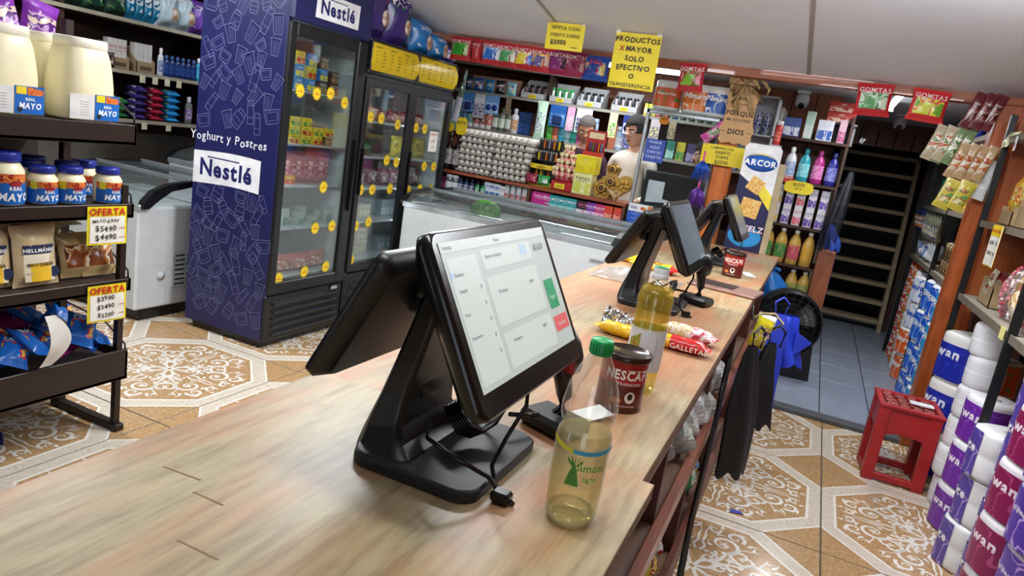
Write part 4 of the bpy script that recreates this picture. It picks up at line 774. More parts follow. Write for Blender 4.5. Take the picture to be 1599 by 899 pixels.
# pouches of mayonnaise below
kraft = mat('CDB78E', .5, 0, .08)
def mpouch():
    if 'mp' in PC: return PC['mp']
    P = [pouch(.17, .22, .06, 'CDB78E', ['CDB78E', 'C8B084', 'D4C09A', 'CDB78E'], '', seed=6)[0]]
    mb = MB(); mb.grid(lambda u, v: (-.055 + .11 * u, -.036 + .012 * abs(2 * u - 1) ** 2, .02 + .13 * v), 6, 4, 0, lambda u, v: 2 if v > .7 else (1 if .1 < v < .62 and .12 < u < .88 else 0)); P.append(('label', mb.mesh([mat('E6DCC4', .4), mat('E2B62C', .4), mat('1E2C4C', .4)]), 0))
    mb = MB(); txt(mb, 'HELLMANNS', .018, lambda u, v: (u, -.0385 + 8 * u * u * .5, .125 + v), 0, b=True); txt(mb, 'MAYONESA', .016, lambda u, v: (u, -.0385 + 8 * u * u * .5, .075 + v), 1, b=True)
    mb.grid(lambda u, v: (.05 + .02 * v * math.cos(2 * PI * u), -.030, .05 + .02 * v * math.sin(2 * PI * u)), 10, 1, 2)
    P.append(('label_print', mb.mesh([mat('F0F0F0', .4), mat('4A3A1A', .4), mat('1E2C4C', .4)]), 1)); PC['mp'] = P; return P
for i, (y, z, rz) in enumerate(((1.60, .65, .05), (1.455, .65, -.08), (1.34, .65, .06), (1.20, .65, .0))): place(mpouch(), 'mayonnaise_pouch', 'beige mayonnaise pouch standing on the rack, %s from the right' % ORD[i], 'pouch', (-2.475 - .03 * (i % 2), y, z), (-.12, 0, Q + rz), 'mayonnaise pouches')
for i, (y, z, x, rx) in enumerate(((1.78, .655, -2.50, -.25), (1.86, .655, -2.49, -.35), (1.72, .655, -2.60, -.2))): place(pouch(.15, .17, .05, 'B49A6A', ['8A4A22', 'C07A3A', 'E8DCC0', '6A3418'], seed=i, scale=16), 'snack_pouch', 'bread snack pouch with brown picture on the rack, %s' % ('left of the end pouch', 'at the shelf end', 'behind the other two')[i], 'pouch', (x, y, z), (rx, 0, Q))
place(pouch(.26, .16, .07, 'C9B98E', ['C9B98E', '2A2A4A', 'D8CCA8', '6A5A3A'], seed=12, scale=16), 'snack_pouch', 'large beige pouch lying across the top of the snack pouches', 'pouch', (-2.62, 1.74, .83), (-1.2, 0, Q))
# blue snack bags heaped in the bottom tray
rnd = random.Random(21)
blues = ['1E66C0', ['1E66C0', 'C8282E', 'E8D8B0', '1A4FA8']]
for i in range(26):
    row = i // 13; y = 1.88 - .125 * (i % 13) + rnd.uniform(-.02, .02); x = (-2.49 if row == 0 else -2.68) + rnd.uniform(-.05, .03); z = .325 + rnd.uniform(.02, .05) + (.05 if row else 0)
    pink = i in (1, 15); c1 = 'B02A86' if pink else '1E66C0'
    pr = pouch(.14, .19, .055, c1, [c1, c1, 'C8282E', 'D8B45A'] if not pink else [c1, 'D8C0D8', c1, '8A1E6A'], '' if pink else 'FRAC', seed=i % 5, seal=None, scale=14)
    if i % 13 > 9 and row == 0 and False: continue
    place(pr, 'snack_bag', ('pink' if pink else 'blue') + ' snack bag, %s row of the rack tray%s' % (('front', 'back')[row], '' if pink else ', %s from the right' % ORD[i % 13]), 'snack bag', (x, y, z), (-1.25 + rnd.uniform(-.25, .3), rnd.uniform(-.5, .5), Q + rnd.uniform(-.8, .8)), 'snack bags in the rack tray', .82)
for i in range(9):
    y = 1.87 - .062 * i; c1 = '1E66C0'
    place(pouch(.14, .18, .055, c1, [c1, c1, 'C8282E', 'D8B45A'], 'FRAC', seed=i % 5, scale=14), 'snack_bag', 'blue snack bag on top of the heap in the rack tray, %s from the right' % ORD[i], 'snack bag', (-2.455 - .10 * (i % 2), y, .372 + .012 * (i % 3)), (-1.1 + .12 * (i % 3), .35 * (-1) ** i, Q + .5 * (-1) ** (i // 2)), 'snack bags in the rack tray', .8)
# price notices clipped to the rack
def notice(y, z, lines, rx, label):
    t = thing('price_notice', label, 'sign', (RX + .006, y, z), (0, 0, rx))
    b_ = obj('sheet', MB().grid(lambda u, v: (.008 * math.sin(2.5 * u) * (1 - v), .155 * u, -.145 + .145 * v), 6, 4).mesh(mat('E8D41C', .45, 0, .04)), t)
    obj('white_panel', MB().grid(lambda u, v: (.0015 + .008 * math.sin(2.5 * (.06 + .88 * u)) * (1 - .05 - .7 * v), .155 * (.06 + .88 * u), -.138 + .10 * v), 6, 4).mesh(mat('EAE8DE', .5)), b_)
    mb = MB(); f = lambda y0, z0: (lambda u, v: (.0035 + .008 * math.sin(2.5 * min(1, max(0, (y0 + u) / .155))) * (-(z0 + v) / .145), y0 + u, z0 + v))
    txt(mb, 'OFERTA', .036, f(.078, -.032), 0, 'c', .95, 0, True)
    for i, (s_, sz, c_) in enumerate(lines): txt(mb, s_, sz, f(.07, -.060 - .033 * i), c_, 'c', 1, .1)
    for i in range(2): txt(mb, 'c unidad', .010, f(.132, -.085 - .035 * i), 0, 'c', .8, .1)
    obj('lettering', mb.mesh([mat('C2221E', .5), mat('2A2626', .5)]), b_)
notice(1.735, .945, (('MAYO-KRAF', .017, 1), ('$5490', .030, 1), ('$4990', .030, 1)), -.04, 'yellow offer notice with prices hanging below the mayonnaise jars')
notice(1.745, .640, (('$3990', .026, 1), ('$3490', .026, 1), ('$3200', .024, 1)), -.04, 'yellow offer notice with three prices above the blue snack bags')
t = obj('paper_sheet', MB().grid(lambda u, v: (.03 * math.sin(PI * v) + .01 * u, (.01 + .085 * u) * (math.sin(PI * min(1, v * .8 + .12)) ** .7 + .05) - .03, .20 * v - .02), 6, 10).mesh(mat('D9D6CF', .6)), None, (-2.40, 1.585, .385), (0, .1, .3)); tag(t, 'curled blank white paper hanging over the blue snack bags', 'paper')
# purple snack bags behind the jugs
for i in range(6): place(pouch(.15, .20, .06, '7A2E9A', ['7A2E9A', 'C8A0D0', '5A1E7A', 'E0C8B8'], seed=i, scale=18), 'snack_bag', 'purple snack bag above the mayonnaise jugs, %s from the right' % ORD[i], 'snack bag', (-2.90 + .02 * (i % 2), 1.86 - .115 * i, 1.46), (-.15, .2 * (-1) ** i, Q), 'purple snack bags')
t = thing('shelf_riser', 'dark shelf box carrying the purple snack bags behind the jugs', 'shelf', (-2.92, 1.45, 1.25)); obj('board', B(-.12, .06, -.5, .47, .19, .21, rm), t); obj('support', B(-.12, .06, .45, .47, 0, .19, rm), t); obj('support', B(-.12, .06, -.5, -.48, 0, .19, rm), t)
# ================================================================ LEFT WALL SHELVES AND CHEST FREEZERS
ws = thing('wall_shelving', 'dark wooden wall shelving with diapers and detergents beyond the rack', 'shelf'); dkw = wood('2E1C14', '46291C', 4, (6, .8, 6), .6, 0); lip = mat('A39A86', .5)
obj('back_panel', B(-4.74, -4.72, 2.2, 5.2, 1.0, 2.25, dkw), ws)
for z in (1.12, 1.44, 1.77, 2.08):
    s = obj('shelf_board', B(-4.72, -4.40, 2.2, 5.2, z - .025, z, dkw), ws); obj('front_lip', B(-4.40, -4.392, 2.2, 5.2, z - .022, z + .002, lip), s)
for y in (2.2, 2.98, 4.2, 5.18): obj('upright', B(-4.72, -4.42, y, y + .025, 1.0, 2.25, dkw), ws)
for i in range(4): obj('price_rail_clip', B(-4.391, -4.386, 3.52 + .1 * i, 3.56 + .1 * i, 1.375, 1.425, mat('D8D0B4', .5)), ws)
for i in range(2): obj('price_rail_clip', B(-4.391, -4.386, 3.55 + .2 * i, 3.59 + .2 * i, 1.06, 1.105, mat('D8D0B4', .5)), ws)
LX = -4.46
run([(pouch(.17, .20, .1, '1E3A2C', ['1E3A2C', '3A8A3A', '16281E', '4FAE3A'], seed=1, scale=8), 'diaper_pack', 'dark green diaper pack', 'diapers')] * 3, (LX, 3.05, 1.77), (LX, 3.36, 1.77), Q, 'upper wall shelving')
run([(pouch(.07, .28, .08, '1F7FA8', ['1F7FA8', 'E4EEF2', '14607F', 'E4EEF2'], seed=2, scale=14), 'diaper_pack', 'narrow teal diaper pack', 'diapers')] * 4, (LX, 3.46, 1.77), (LX, 3.66, 1.77), Q, 'upper wall shelving')
run([(diaper(.16, .26, 'C6DCE6', '3A9AA8', 'BABY'), 'diaper_pack', 'pale teal diaper pack with a baby picture', 'diapers')] * 2 + [(diaper(.16, .24, '7A4FB8', 'E8E0EE', 'ADULT'), 'diaper_pack', 'violet and white diaper pack', 'diapers')], (LX, 3.74, 1.77), (LX, 4.02, 1.77), Q, 'upper wall shelving')
for i, (y, c, d_) in enumerate(((3.42, 'B6262E', 'red lettered'), (3.62, '5A8A4A', 'green marked'))):
    t = thing('cardboard_box', 'open cardboard display box of %s tubes on wall shelving' % d_, 'box', (LX, y, 1.44), Q); cbm = mat('9A8264', .7, 0, .1)
    obj('tray', MB().box(-.075, .075, 0, .004, 0, .075).box(-.075, .075, .12, .124, 0, .17).prism([(0, 0), (.124, 0), (.124, .17), (0, .075)], -.075, -.071, 'x').prism([(0, 0), (.124, 0), (.124, .17), (0, .075)], .071, .075, 'x').box(-.075, .075, 0, .12, 0, .004).mesh(cbm), t)
    obj('stamp_print', B(-.045, .045, -.001, 0, .02, .045, mat('5A4632', .7)), t)
    for k in range(4): run([(carton(.032, .05, .19, 'DAD6D2', c, 'FE' if i == 0 else '', c, .3), 'tube_box', 'slim white %s carton, %s in its display box' % (d_, ORD[k]), 'carton')], (LX + -.03, y - .054 + .036 * k, 1.445), (0, 0, 0), Q, 'wall shelving', 0, .02)
run([(bottle(.022, .19, 'D6DCE4', 'EEEEEE', '6A7FB0'), 'spray_can', 'white aerosol can', 'can')] + [(bottle(.026, .15, '16306A', '30508A', '2A4A90'), 'soap_bottle', 'dark blue soap bottle', 'bottle')] * 6 + [(bottle(.028, .17, '1A9AC0', 'E8E8E8', '60C0DC'), 'soap_bottle', 'turquoise soap bottle', 'bottle')] * 2, (LX, 3.735, 1.44), (LX, 4.12, 1.44), Q, 'middle wall shelving')
place(pouch(.2, .1, .1, '3A2A2A', ['3A2A2A', '8A4A3A', '2A3A8A', 'C0B0A0'], seed=3), 'wipes_pack', 'dark small packs left of the display boxes on wall shelving', 'pack', (LX, 3.28, 1.44), Q)
wash = [('2A6A3A', 'E0D02A'), ('3A2A6A', 'E8E8F0'), ('9A1E3A', 'F0D8DC'), ('2A8AC8', 'B8D82A')]
for c, (c1, c2) in enumerate(wash):
    for k in range(5 if c else 3): place(pouch(.15 if c == 0 else .11, .13, .045, c1, [c1, c2, c1, c2], seed=c * 3 + k), 'detergent_bag', '%s detergent bag, %s in its pile on lower wall shelving' % (('green and violet', 'dark violet', 'crimson', 'sky blue and lime')[c], ORD[k]), 'detergent', (LX + .06, 3.42 + .135 * c + (0 if c else -.03), 1.135 + .046 * k), (-PI / 2 + .1, 0, Q), 'detergent bag piles')
run([(bottle(.03, .2, '~DCE4E0', 'D8D8E8', '8A5AB0'), 'soap_bottle', 'clear handled soap bottle', 'bottle')] * 2, (LX, 4.0, 1.12), (LX, 4.12, 1.12), Q, 'lower wall shelving')
run([(bottle(.03, .17, '2E3A52', '8A9098', '50607A', 'tall'), 'jar', 'dark jar', 'jar')] * 4, (LX, 3.0, 1.12), (LX, 3.3, 1.12), Q, 'lower wall shelving')
fwh = mat('D3D8DA', .35, 0, .04)
def chest(name, label, x0, x1, y0, y1, lz, hz, curved, side=1):
    """display chest freezer, glass slopes down toward the low front (-Y)"""
    t = thing(name, label, 'freezer'); d = y1 - y0
    body = obj('body', MB().box(x0 + .01, x1 - .01, y0, y1, .07, lz, 0, .012).mesh(fwh), t)
    obj('plinth', B(x0 + .03, x1 - .03, y0 + .04, y1 - .02, 0, .07, blk2), t)
    prof = [(y0 + .005, lz), (y0 + .01, lz + (hz - lz) * .25), (y0 + d * .10, lz + (hz - lz) * .62), (y0 + d * .25, lz + (hz - lz) * .88), (y0 + d * .5, hz), (y1, hz)]
    inner = [(y1, hz - .035), (y0 + d * .5, hz - .035), (y0 + d * .28, lz + (hz - lz) * .62), (y0 + d * .16, lz + (hz - lz) * .3), (y0 + .045, lz)]
    for x in (x0, x1): obj('end_frame', MB().prism(prof + inner, x - .022, x + .022, 'x').mesh(blk), t)
    obj('rail', MB().box(x0, x1, y0 - .004, y0 + .03, lz - .02, lz + .02, 0, .006).mesh(mat('C9CED2', .25, .6)), t); obj('rail', MB().box(x0, x1, y1 - .03, y1, hz - .03, hz + .01, 0, .006).mesh(mat('AEB4B8', .3, .6)), t); obj('rail', MB().box(x0, x1, y0 + d * .5 - .012, y0 + d * .5 + .012, hz - .02, hz + .006, 0, .004).mesh(mat('B9BEC2', .25, .7)), t)
    gp = [(y0 + .02, lz + .015)] + prof[1:]; gl = MB()
    gl.grid(lambda u, v: (x0 + .02 + (x1 - x0 - .04) * u, gp[min(5, int(v * 5 + 1e-6))][0], gp[min(5, int(v * 5 + 1e-6))][1] - .006), 1, 5)
    obj('glass_lid', gl.mesh(clear('E4ECEC', .4, .05, .10, 'C4CED0')), t)
    obj('basin', MB().box(x0 + .04, x1 - .04, y0 + .06, y1 - .05, lz - .06, lz - .05).mesh(mat('BFC8CC', .5)), t)
    return t, body
fz, bo = chest('chest_freezer', 'white chest freezer with curved black end behind the mayonnaise rack', -4.36, -3.51, 2.85, 3.55, .69, .85, True)
vg = obj('vent_grille', B(-3.521, -3.516, 3.10, 3.30, .18, .42, mat('C3C8CA', .4), .001), bo)
for i in range(7): obj('vent_slot', MB().box(-3.5165, -3.5150, 3.12, 3.19, .20 + .03 * i, .208 + .03 * i).box(-3.5165, -3.5150, 3.21, 3.28, .20 + .03 * i, .208 + .03 * i).mesh(blk2), vg)
obj('thermostat', MB().at(-3.517, 3.02, .27, 0, PI / 2).lathe([(.03, 0), (.03, .004), (.018, .005), (.018, .012), (.001, .013)], 14).mesh(mat('BFC4C6', .4)), bo)
fz2, bo2 = chest('chest_freezer', 'white chest freezer with silver lid rail farther back by wall shelving', -4.36, -3.51, 3.75, 4.5, .86, .98, True)
# ================================================================ CENTRE: FREEZER, EGG SHELF, BACK SHELVES
cf, cbo = chest('chest_freezer', 'white curved-glass chest freezer before the egg shelf with purple sticker', -2.62, -1.08, 4.20, 4.90, .85, .955, True)
pl = obj('maker_plate', B(-1.22, -1.10, 4.198, 4.1995, .74, .77, mat('C8CCD0', .3, .5)), cbo); mb = MB(); txt(mb, 'FRIOPOLAR', .016, on_y(-1.16, 4.1975, .749)); obj('lettering', mb.mesh(blk2), pl)
sk = obj('round_sticker', MB().at(-1.19, 4.1985, .64, PI / 2).lathe([(.048, 0), (.048, .0008), (.001, .001)], 24).mesh(mat('3E1E78', .4)), cbo)
obj('sticker_ring', MB().at(-1.19, 4.1972, .64, PI / 2).lathe([(.034, 0), (.034, .0004), (.024, .0004)], 24, cap=False).mesh(mat('C06AD8', .4)), sk); mb = MB(); txt(mb, 'BON', .022, on_y(-1.19, 4.1965, .632)); obj('lettering', mb.mesh(mat('F0E8F4', .4)), sk)
place([('peel', MB().lathe([(.001, 0), (.05, .012), (.075, .05), (.08, .085), (.07, .125), (.04, .15), (.001, .156)], 18, 0, 1.5, 1).mesh(pmat(['2E6A1E', '4E9A2E', '3A8024', '6AB03A'], 16, .35, (6, 1, 1))), None), ('stalk', MB().tube([(.11, 0, .08), (.14, 0, .09)], .006, 6).mesh(mat('6A5A2A', .7)), None)], 'watermelon', 'green melon seen through the chest freezer glass', 'melon', (-2.12, 4.5, .80))
for i in range(6): place(pouch(.16, .2, .05, '9FB6BE', ['9FB6BE', 'C8D4D8', '7A98A4', 'D8DEE0'], seed=i), 'frozen_bag', 'pale frozen bag, %s from the left, inside the chest freezer' % ORD[i], 'frozen food', (-2.42 + .24 * i, 4.48, .815), (-PI / 2, 0, .3 * (-1) ** i), 'frozen bags in the chest freezer')
EY = 4.97; redw = wood('7E3A22', '9E5232', 4, (.8, 6, 6), .45, .15); dkp = wood('4A2A1C', '5E3826', 4, (6, 6, .8), .6, 0)
es = thing('egg_shelf', 'reddish brown wooden shelf stand carrying egg trays behind the freezer', 'shelf')
obj('top_board', B(-2.82, -1.25, EY, EY + .32, 1.058, 1.082, redw, .003), es); obj('lower_board', B(-2.82, -1.25, EY, EY + .30, .90, .92, redw, .003), es)
for x in (-2.82, -2.02, -1.27): obj('side_panel', B(x, x + .02, EY + .005, EY + .30, 0, 1.058, dkp), es)
obj('back_sheet', B(-2.82, -1.25, EY + .30, EY + .31, 0, 1.06, dkp), es)
# trays of eggs
tray_m = mat('9A938A', .9, 0, .12, 40); egg_m = mat('DDD8D0', .5, 0, .05)
def tray_mesh():
    S = .29; n = 6; mb = MB()
    def fn(u, v):
        x, y = (u - .5) * S, (v - .5) * S; a, b = math.cos(u * n * 2 * PI), math.cos(v * n * 2 * PI); return (x, y, .022 - .011 * (a + b) * .5 * (1 if 0 < u < 1 and 0 < v < 1 else 0))
    mb.grid(fn, 24, 24); mb.grid(lambda u, v: ((u - .5) * S, (v - .5) * S, .001 + .004 * (1 + math.cos(u * n * 4 * PI)) * .5), 24, 1)
    for k in range(4):
        a = k * PI / 2; mb.grid(lambda u, v: tuple(Matrix.Rotation(a, 3, 'Z') @ Vector(((u - .5) * S, -S / 2 - .002, (.003 + .010 * (.5 - .5 * math.cos(u * n * 2 * PI))) * (1 - v) + .024 * v))), 24, 1)
    return mb.mesh(tray_m)
em = MB().lathe([(.001, 0), (.013, .004), (.0205, .016), (.021, .026), (.016, .042), (.008, .051), (.001, .053)], 10).mesh(egg_m)
tmh = tray_mesh()
def eggs(x, y, z, n, rz, which):
    for k in range(n):
        t = thing('egg_tray', 'grey pulp egg tray in the %s stack on the egg shelf, %s from the bottom' % (which, ORD[k]), 'egg tray', (x + random.uniform(-.006, .006), y, z + .046 * k), rz + random.uniform(-.03, .03), 'egg trays')
        obj('tray', tmh, t); top = k == n - 1; c = 0
        for i in range(6):
            for j in range(6):
                if top or j == 0 or i == 5:
                    place([('shell', em, None)], 'egg', 'white egg', 'egg', (0, 0, 0)) if False else None
                    e = obj('egg', em, t, ((i - 2.5) * .0483, (j - 2.5) * .0483, .006 if not top else .010), (random.uniform(-.1, .1), 0, 0)); c += 1
eggs(-2.515, EY + .165, 1.083, 7, .0, 'left'); eggs(-2.215, EY + .165, 1.083, 7, .02, 'right')
# dark sauce bottles and price tag at the left end
run([(bottle(.038, .29, '1E1014', '2A1A1A', 'B8B6B2', 'wine', 1., 'SALSA', '2A2A2A'), 'sauce_bottle', 'dark sauce bottle with white label', 'bottle')] * 2, (-2.765, EY + .06, 1.083), (-2.69, EY + .06, 1.083), 0, 'left end of egg shelf')
def starcard(x, y, z, w, h, label, lines, c='E0C41C', tc='3A2A10', rz=0, name='price_card'):
    t = thing(name, label, 'sign', (x, y, z), rz); P = []
    n = 18
    for k in range(2 * n): a = PI * k / n; q = 1 if k % 2 == 0 else .9; P.append((w / 2 * q * math.copysign(abs(math.cos(a)) ** .6, math.cos(a)), h / 2 * q * math.copysign(abs(math.sin(a)) ** .6, math.sin(a))))
    b_ = obj('card', MB().prism(P, 0, .002, 'y').mesh(mat(c, .5)), t); mb = MB()
    for i, (s_, sz) in enumerate(lines): txt(mb, s_, sz, on_y(0, -.0015, h * .12 - i * sz * 1.1), 0, 'c', 1, .06)
    obj('lettering', mb.mesh(mat(tc, .5)), b_); return t
starcard(-2.66, EY + .01, 1.43, .10, .14, 'yellow leaf-shaped price card above the dark sauce bottles', (('$2990', .03),)); starcard(-2.80, EY + .02, 1.41, .14, .08, 'flat yellow price card beside the cooler edge', (('$990', .03),))
# on the shelf, right of the eggs
t = thing('lighter_rack', 'black and yellow counter rack of lighters right of the eggs', 'display', (-1.968, EY + .10, 1.083)); obj('frame', MB().box(-.10, .10, .10, .11, 0, .36).box(-.1, .1, 0, .1, 0, .012).box(-.1, -.09, .0, .11, 0, .2).box(.09, .1, 0, .11, 0, .2).mesh(blk), t)
for z, c in ((.19, 'E0C020'), (.06, 'D8BA1E')): obj('tier', B(-.095, .095, .03, .10, .0 + z, .008 + z, blkd), t); hp = obj('price_header', MB().grid(lambda u, v: (-.10 + .2 * u, -.012 - .02 * math.sin(PI * u), z - .06 + .035 * v), 8, 1).mesh(mat(c, .45)), t); mb = MB(); txt(mb, '$1000', .026, lambda u, v: (u, -.0155 - .02 * math.sin(PI * (.5 + u / .2)), z - .055 + v)); obj('lettering', mb.mesh(mat('3A2A10', .5)), hp)
for r_ in range(3):
    for i in range(9): place([('body', MB().box(-.007, .007, -.005, .005, 0, .06, 0, .003).mesh(mat(('1A1A1E', 'D87A20', '1E1E22', 'D8C020', '3A3A40', '1A1A1E', 'C86A1A', '222226', '8A8A90')[(i + r_ * 2) % 9], .3)), None), ('metal_top', MB().box(-.006, .006, -.004, .004, .06, .075, 0, .002).mesh(mat('B8BCC0', .25, .8)), None)], 'lighter', 'pocket lighter in the black rack, tier %s, %s from the left' % (ORD[r_], ORD[i]), 'lighter', (-2.048 + .02 * i, EY + .14 + .03 * (r_ == 2), 1.152 + .125 * min(r_, 1) + .09 * (r_ == 2)), 0, 'pocket lighters')
for i, c in enumerate((('8A2440', ['8A2440', 'C84A60', '5A1838', 'E0A0A0']), ('2E9A4A', ['2E9A4A', 'E8F0E8', '1E7A38', 'E8F0E8']))): place(pouch(.10, .07, .04, c[0], c[1], seed=i), 'gum_bag', ('crimson', 'green')[i] + ' gum bag between the yellow price bands', 'candy', (-2.02 + .10 * i, EY + .045, 1.10), 0)
lp0 = thing('lollipop_stand', 'red tiered stand of wrapped pink lollipops on the egg shelf', 'display', (-1.78, EY + .12, 1.083)); obj('red_base', MB().box(-.082, .082, -.07, .07, 0, .07, 0, .004).mesh(mat('A81E24', .4)), lp0); bb = obj('price_tag', B(-.05, .03, -.0725, -.0705, .012, .05, mat('E4D020', .5)), lp0); mb = MB(); txt(mb, '$200', .022, on_y(-.01, -.0735, .022)); obj('lettering', mb.mesh(mat('3A2A10', .5)), bb)
obj('tier_core', MB().lathe([(.085, .07), (.08, .12), (.05, .18), (.03, .26)], 12).mesh(mat('B03038', .4)), lp0)
lol = [('candy', MB().lathe([(.001, 0), (.014, .004), (.02, .018), (.018, .034), (.001, .042)], 12).mesh(pmat(['E07A80', 'F0D8C8', 'D85A60', 'F0E0A0'], 40, .25)), None), ('wrapper_top', MB().lathe([(.004, .038), (.016, .056), (.014, .07), (.003, .074)], 10).mesh(mat('EADFB0', .3)), None), ('stick', MB().tube([(0, 0, -.03), (0, 0, .003)], .002, 5).mesh(mat('EEEAE0', .5)), None)]
k = 0
for lv, (n, rr_, z) in enumerate(((7, .085, .10), (6, .065, .155), (5, .045, .205), (3, .02, .265))):
    for i in range(n): a = -PI / 2 + (i - (n - 1) / 2) * (3.6 / n); place(lol, 'lollipop', 'wrapped pink lollipop, tier %s, %s from the left' % (ORD[lv], ORD[i]), 'lollipop', (-1.78 + rr_ * math.cos(a), EY + .12 + rr_ * math.sin(a), 1.083 + z), (.2, 0, a + PI / 2), 'lollipops on the red stand')
place(carton(.145, .12, .155, 'E0DC9A', 'C8CE5A', 'PAPAS', '3A3A2A', .5, 'F0EAC0'), 'snack_carton', 'cream carton with yellow green print on the egg shelf', 'box', (-1.62, EY + .05, 1.083), 0)
place(carton(.155, .13, .13, 'E6D416', 'D8C410', 'C', 'F4F0C0', .35), 'snack_carton', 'plain bright yellow carton on top of the cream carton', 'box', (-1.615, EY + .045, 1.239), 0)
t = thing('pen_display', 'small red pen display with coloured pens above the yellow carton', 'display', (-1.63, EY + .20, 1.37)); obj('backing', MB().box(-.075, .075, .05, .055, 0, .19).box(-.075, .075, 0, .05, 0, .03).mesh(mat('B8241E', .4)), t); obj('price_label', B(-.06, .06, .046, .049, .13, .175, mat('E6D7B0', .5)), t)
obj('leg', B(-.06, .06, .01, .045, -.287, 0, mat('A81E1E', .5)), t)
for i, c in enumerate(('B8281E', '1E5AB0', '1E8A4A', '7A2A8A', 'E08A1E', '1E9AC8')): obj('pen', MB().tube([(-.055 + .022 * i, .03, .03), (-.055 + .022 * i, .035, .10)], .006, 6).mesh(mat(c, .35)), t)
gold = mat('C8A040', .28, .7, .2, 80); choc = MB().lathe([(.001, 0), (.013, .004), (.0165, .014), (.013, .026), (.001, .031)], 10).mesh(mat('D0A23C', .3, .25, .2, 60)); brn = mat('4A2A18', .4)
def chocbox(name, label, poly, loc, rx, pts):
    t = thing(name, label, 'chocolates', loc, (rx, 0, 0)); obj('tray', MB().prism(poly, .0, .03, 'y').mesh(mat('B8923C', .4)), t); obj('clear_lid', MB().prism([(a * 1.02, b * 1.02) for a, b in poly], -.03, -.001, 'y').mesh(clear('FDFBF2', .1, .04, .01, 'E8EEF2', .15)), t)
    for x, z in pts: obj('chocolate', choc, t, (x, .005, z), (PI / 2, 0, 0))
    b_ = obj('round_seal', MB().at(pts[0][0], -.031, pts[0][1], PI / 2).lathe([(.035, 0), (.035, .001), (.001, .0012)], 16).mesh(brn), t); obj('seal_ring', MB().at(pts[0][0], -.0325, pts[0][1], PI / 2).lathe([(.028, 0), (.022, .0003)], 16, cap=False).mesh(gold), b_)
pent = [(.085 * math.sin(2 * PI * k / 5), .085 + .085 * math.cos(2 * PI * k / 5)) for k in range(5)]
chocbox('chocolate_box', 'five-sided clear box of gold chocolates on the egg shelf', [(x, z - .016) for x, z in pent], (-1.475, EY + .10, 1.083), -.12, [(0, .07)] + [(.045 * math.sin(2 * PI * k / 5), .07 + .045 * math.cos(2 * PI * k / 5)) for k in range(5)])
hp = []
for k in range(28): a = 2 * PI * k / 28; hp.append((.0068 * 16 * math.sin(a) ** 3 * 1.05, .095 + .0070 * (13 * math.cos(a) - 5 * math.cos(2 * a) - 2 * math.cos(3 * a) - math.cos(4 * a)) * .95))
zmin = min(z for x, z in hp); hp = [(x, z - zmin) for x, z in hp]
chocbox('chocolate_box', 'large heart-shaped box of gold chocolates at the shelf end', hp, (-1.35, EY + .04, 1.083), -.1, [(-.05, .13), (.0, .12), (.035, .14), (.065, .14), (.08, .115), (.06, .115), (.03, .10), (-.03, .09), (0, .07), (.03, .06), (0, .035), (-.06, .095), (-.08, .12), (.055, .085), (-.02, .14)])
chocbox('chocolate_box', 'small star-topped box of gold chocolates stacked behind the pentagon box', [(x * .7, z * .7) for x, z in pent], (-1.45, EY + .22, 1.235), -.1, [(0, .06), (.03, .08), (-.03, .08), (.02, .03), (-.02, .03)])
t = thing('display_riser', 'clear square riser under the star-topped chocolate box', 'riser', (-1.45, EY + .235, 1.083)); obj('shell', MB().box(-.06, .06, -.05, .05, 0, .15, 0, .006).mesh(clear('F4F0DC', .3, .05, .3, 'D8C890')), t); obj('lid', MB().box(-.065, .065, -.055, .055, .146, .155, 0, .003).mesh(clear('F4F0DC', .3, .05, .4, 'D8C890')), t)
# row of small boxes below the egg trays
low = [(carton(.05, .06, .10, '6A2048', 'B04A80', ''), 'cream_box', 'plum small box', 'box')] + [(bottle(.032, .125, '~B8C4C8', 'D0D4D8', 'E8E8EA', 'tall', 1.), 'cream_jar', 'clear cosmetics jar', 'jar')] * 2 + [(bottle(.022, .12, '1E2E5A', '1A1E28', 'C8D0E0'), 'polish_bottle', 'dark blue polish bottle', 'bottle')] * 3 + [(bottle(.02, .11, '2A8A5A', '1A1E28', 'C8E0D0'), 'polish_bottle', 'green polish bottle', 'bottle')] * 2 + [(carton(.085, .06, .12, 'DCE4EA', '2A6AB8', 'CREMA', '2A6AB8', .35), 'medicine_box', 'white and blue medicine box', 'box')] * 2 + [(carton(.12, .06, .11, 'E0E6E2', '8AC0B0', 'JABON', '9A3A7A', .35), 'medicine_box', 'white and mint soap box', 'box')] + [(carton(.035, .06, .13, 'C8CED2', 'B83030', ''), 'tube_box', 'slim white and red carton', 'carton')] * 4
run(low, (-2.77, EY + .05, .921), (-2.06, EY + .05, .921), 0, 'the board below the eggs')
lo2 = [(carton(.15, .07, .125, 'C02A8A', 'C02A8A', 'Ladysoft', 'F4E0EE', .3), 'pad_box', 'magenta pad box', 'box')] + [(carton(.075, .07, .12, '1E9AA0', '8AD8D8', 'NOVA', 'F0F0F0', .4, 'C83A5A'), 'pad_box', 'teal pad box', 'box')] * 4 + [(carton(.10, .07, .12, '22222A', 'E0E0E4', 'MAX', 'E85A80', .4, 'C83A5A'), 'pad_box', 'black pad box', 'box')] + [(carton(.075, .07, .12, '7A2A9A', 'E0C8EC', 'SUAVE', 'F0F0F0', .4), 'pad_box', 'violet pad box', 'box')] + [(carton(.075, .07, .12, 'C0286A', 'F0C0D4', 'SUAVE', 'F0F0F0', .4), 'pad_box', 'pink pad box', 'box')] + [(carton(.06, .07, .12, 'D8482A', 'F0A08A', '', 'F0F0F0', .5, 'B82A3A'), 'pad_box', 'orange red pad box', 'box')] * 2
run(lo2, (-1.92, EY + .04, .921), (-1.31, EY + .04, .921), 0, 'the board below the chocolates')
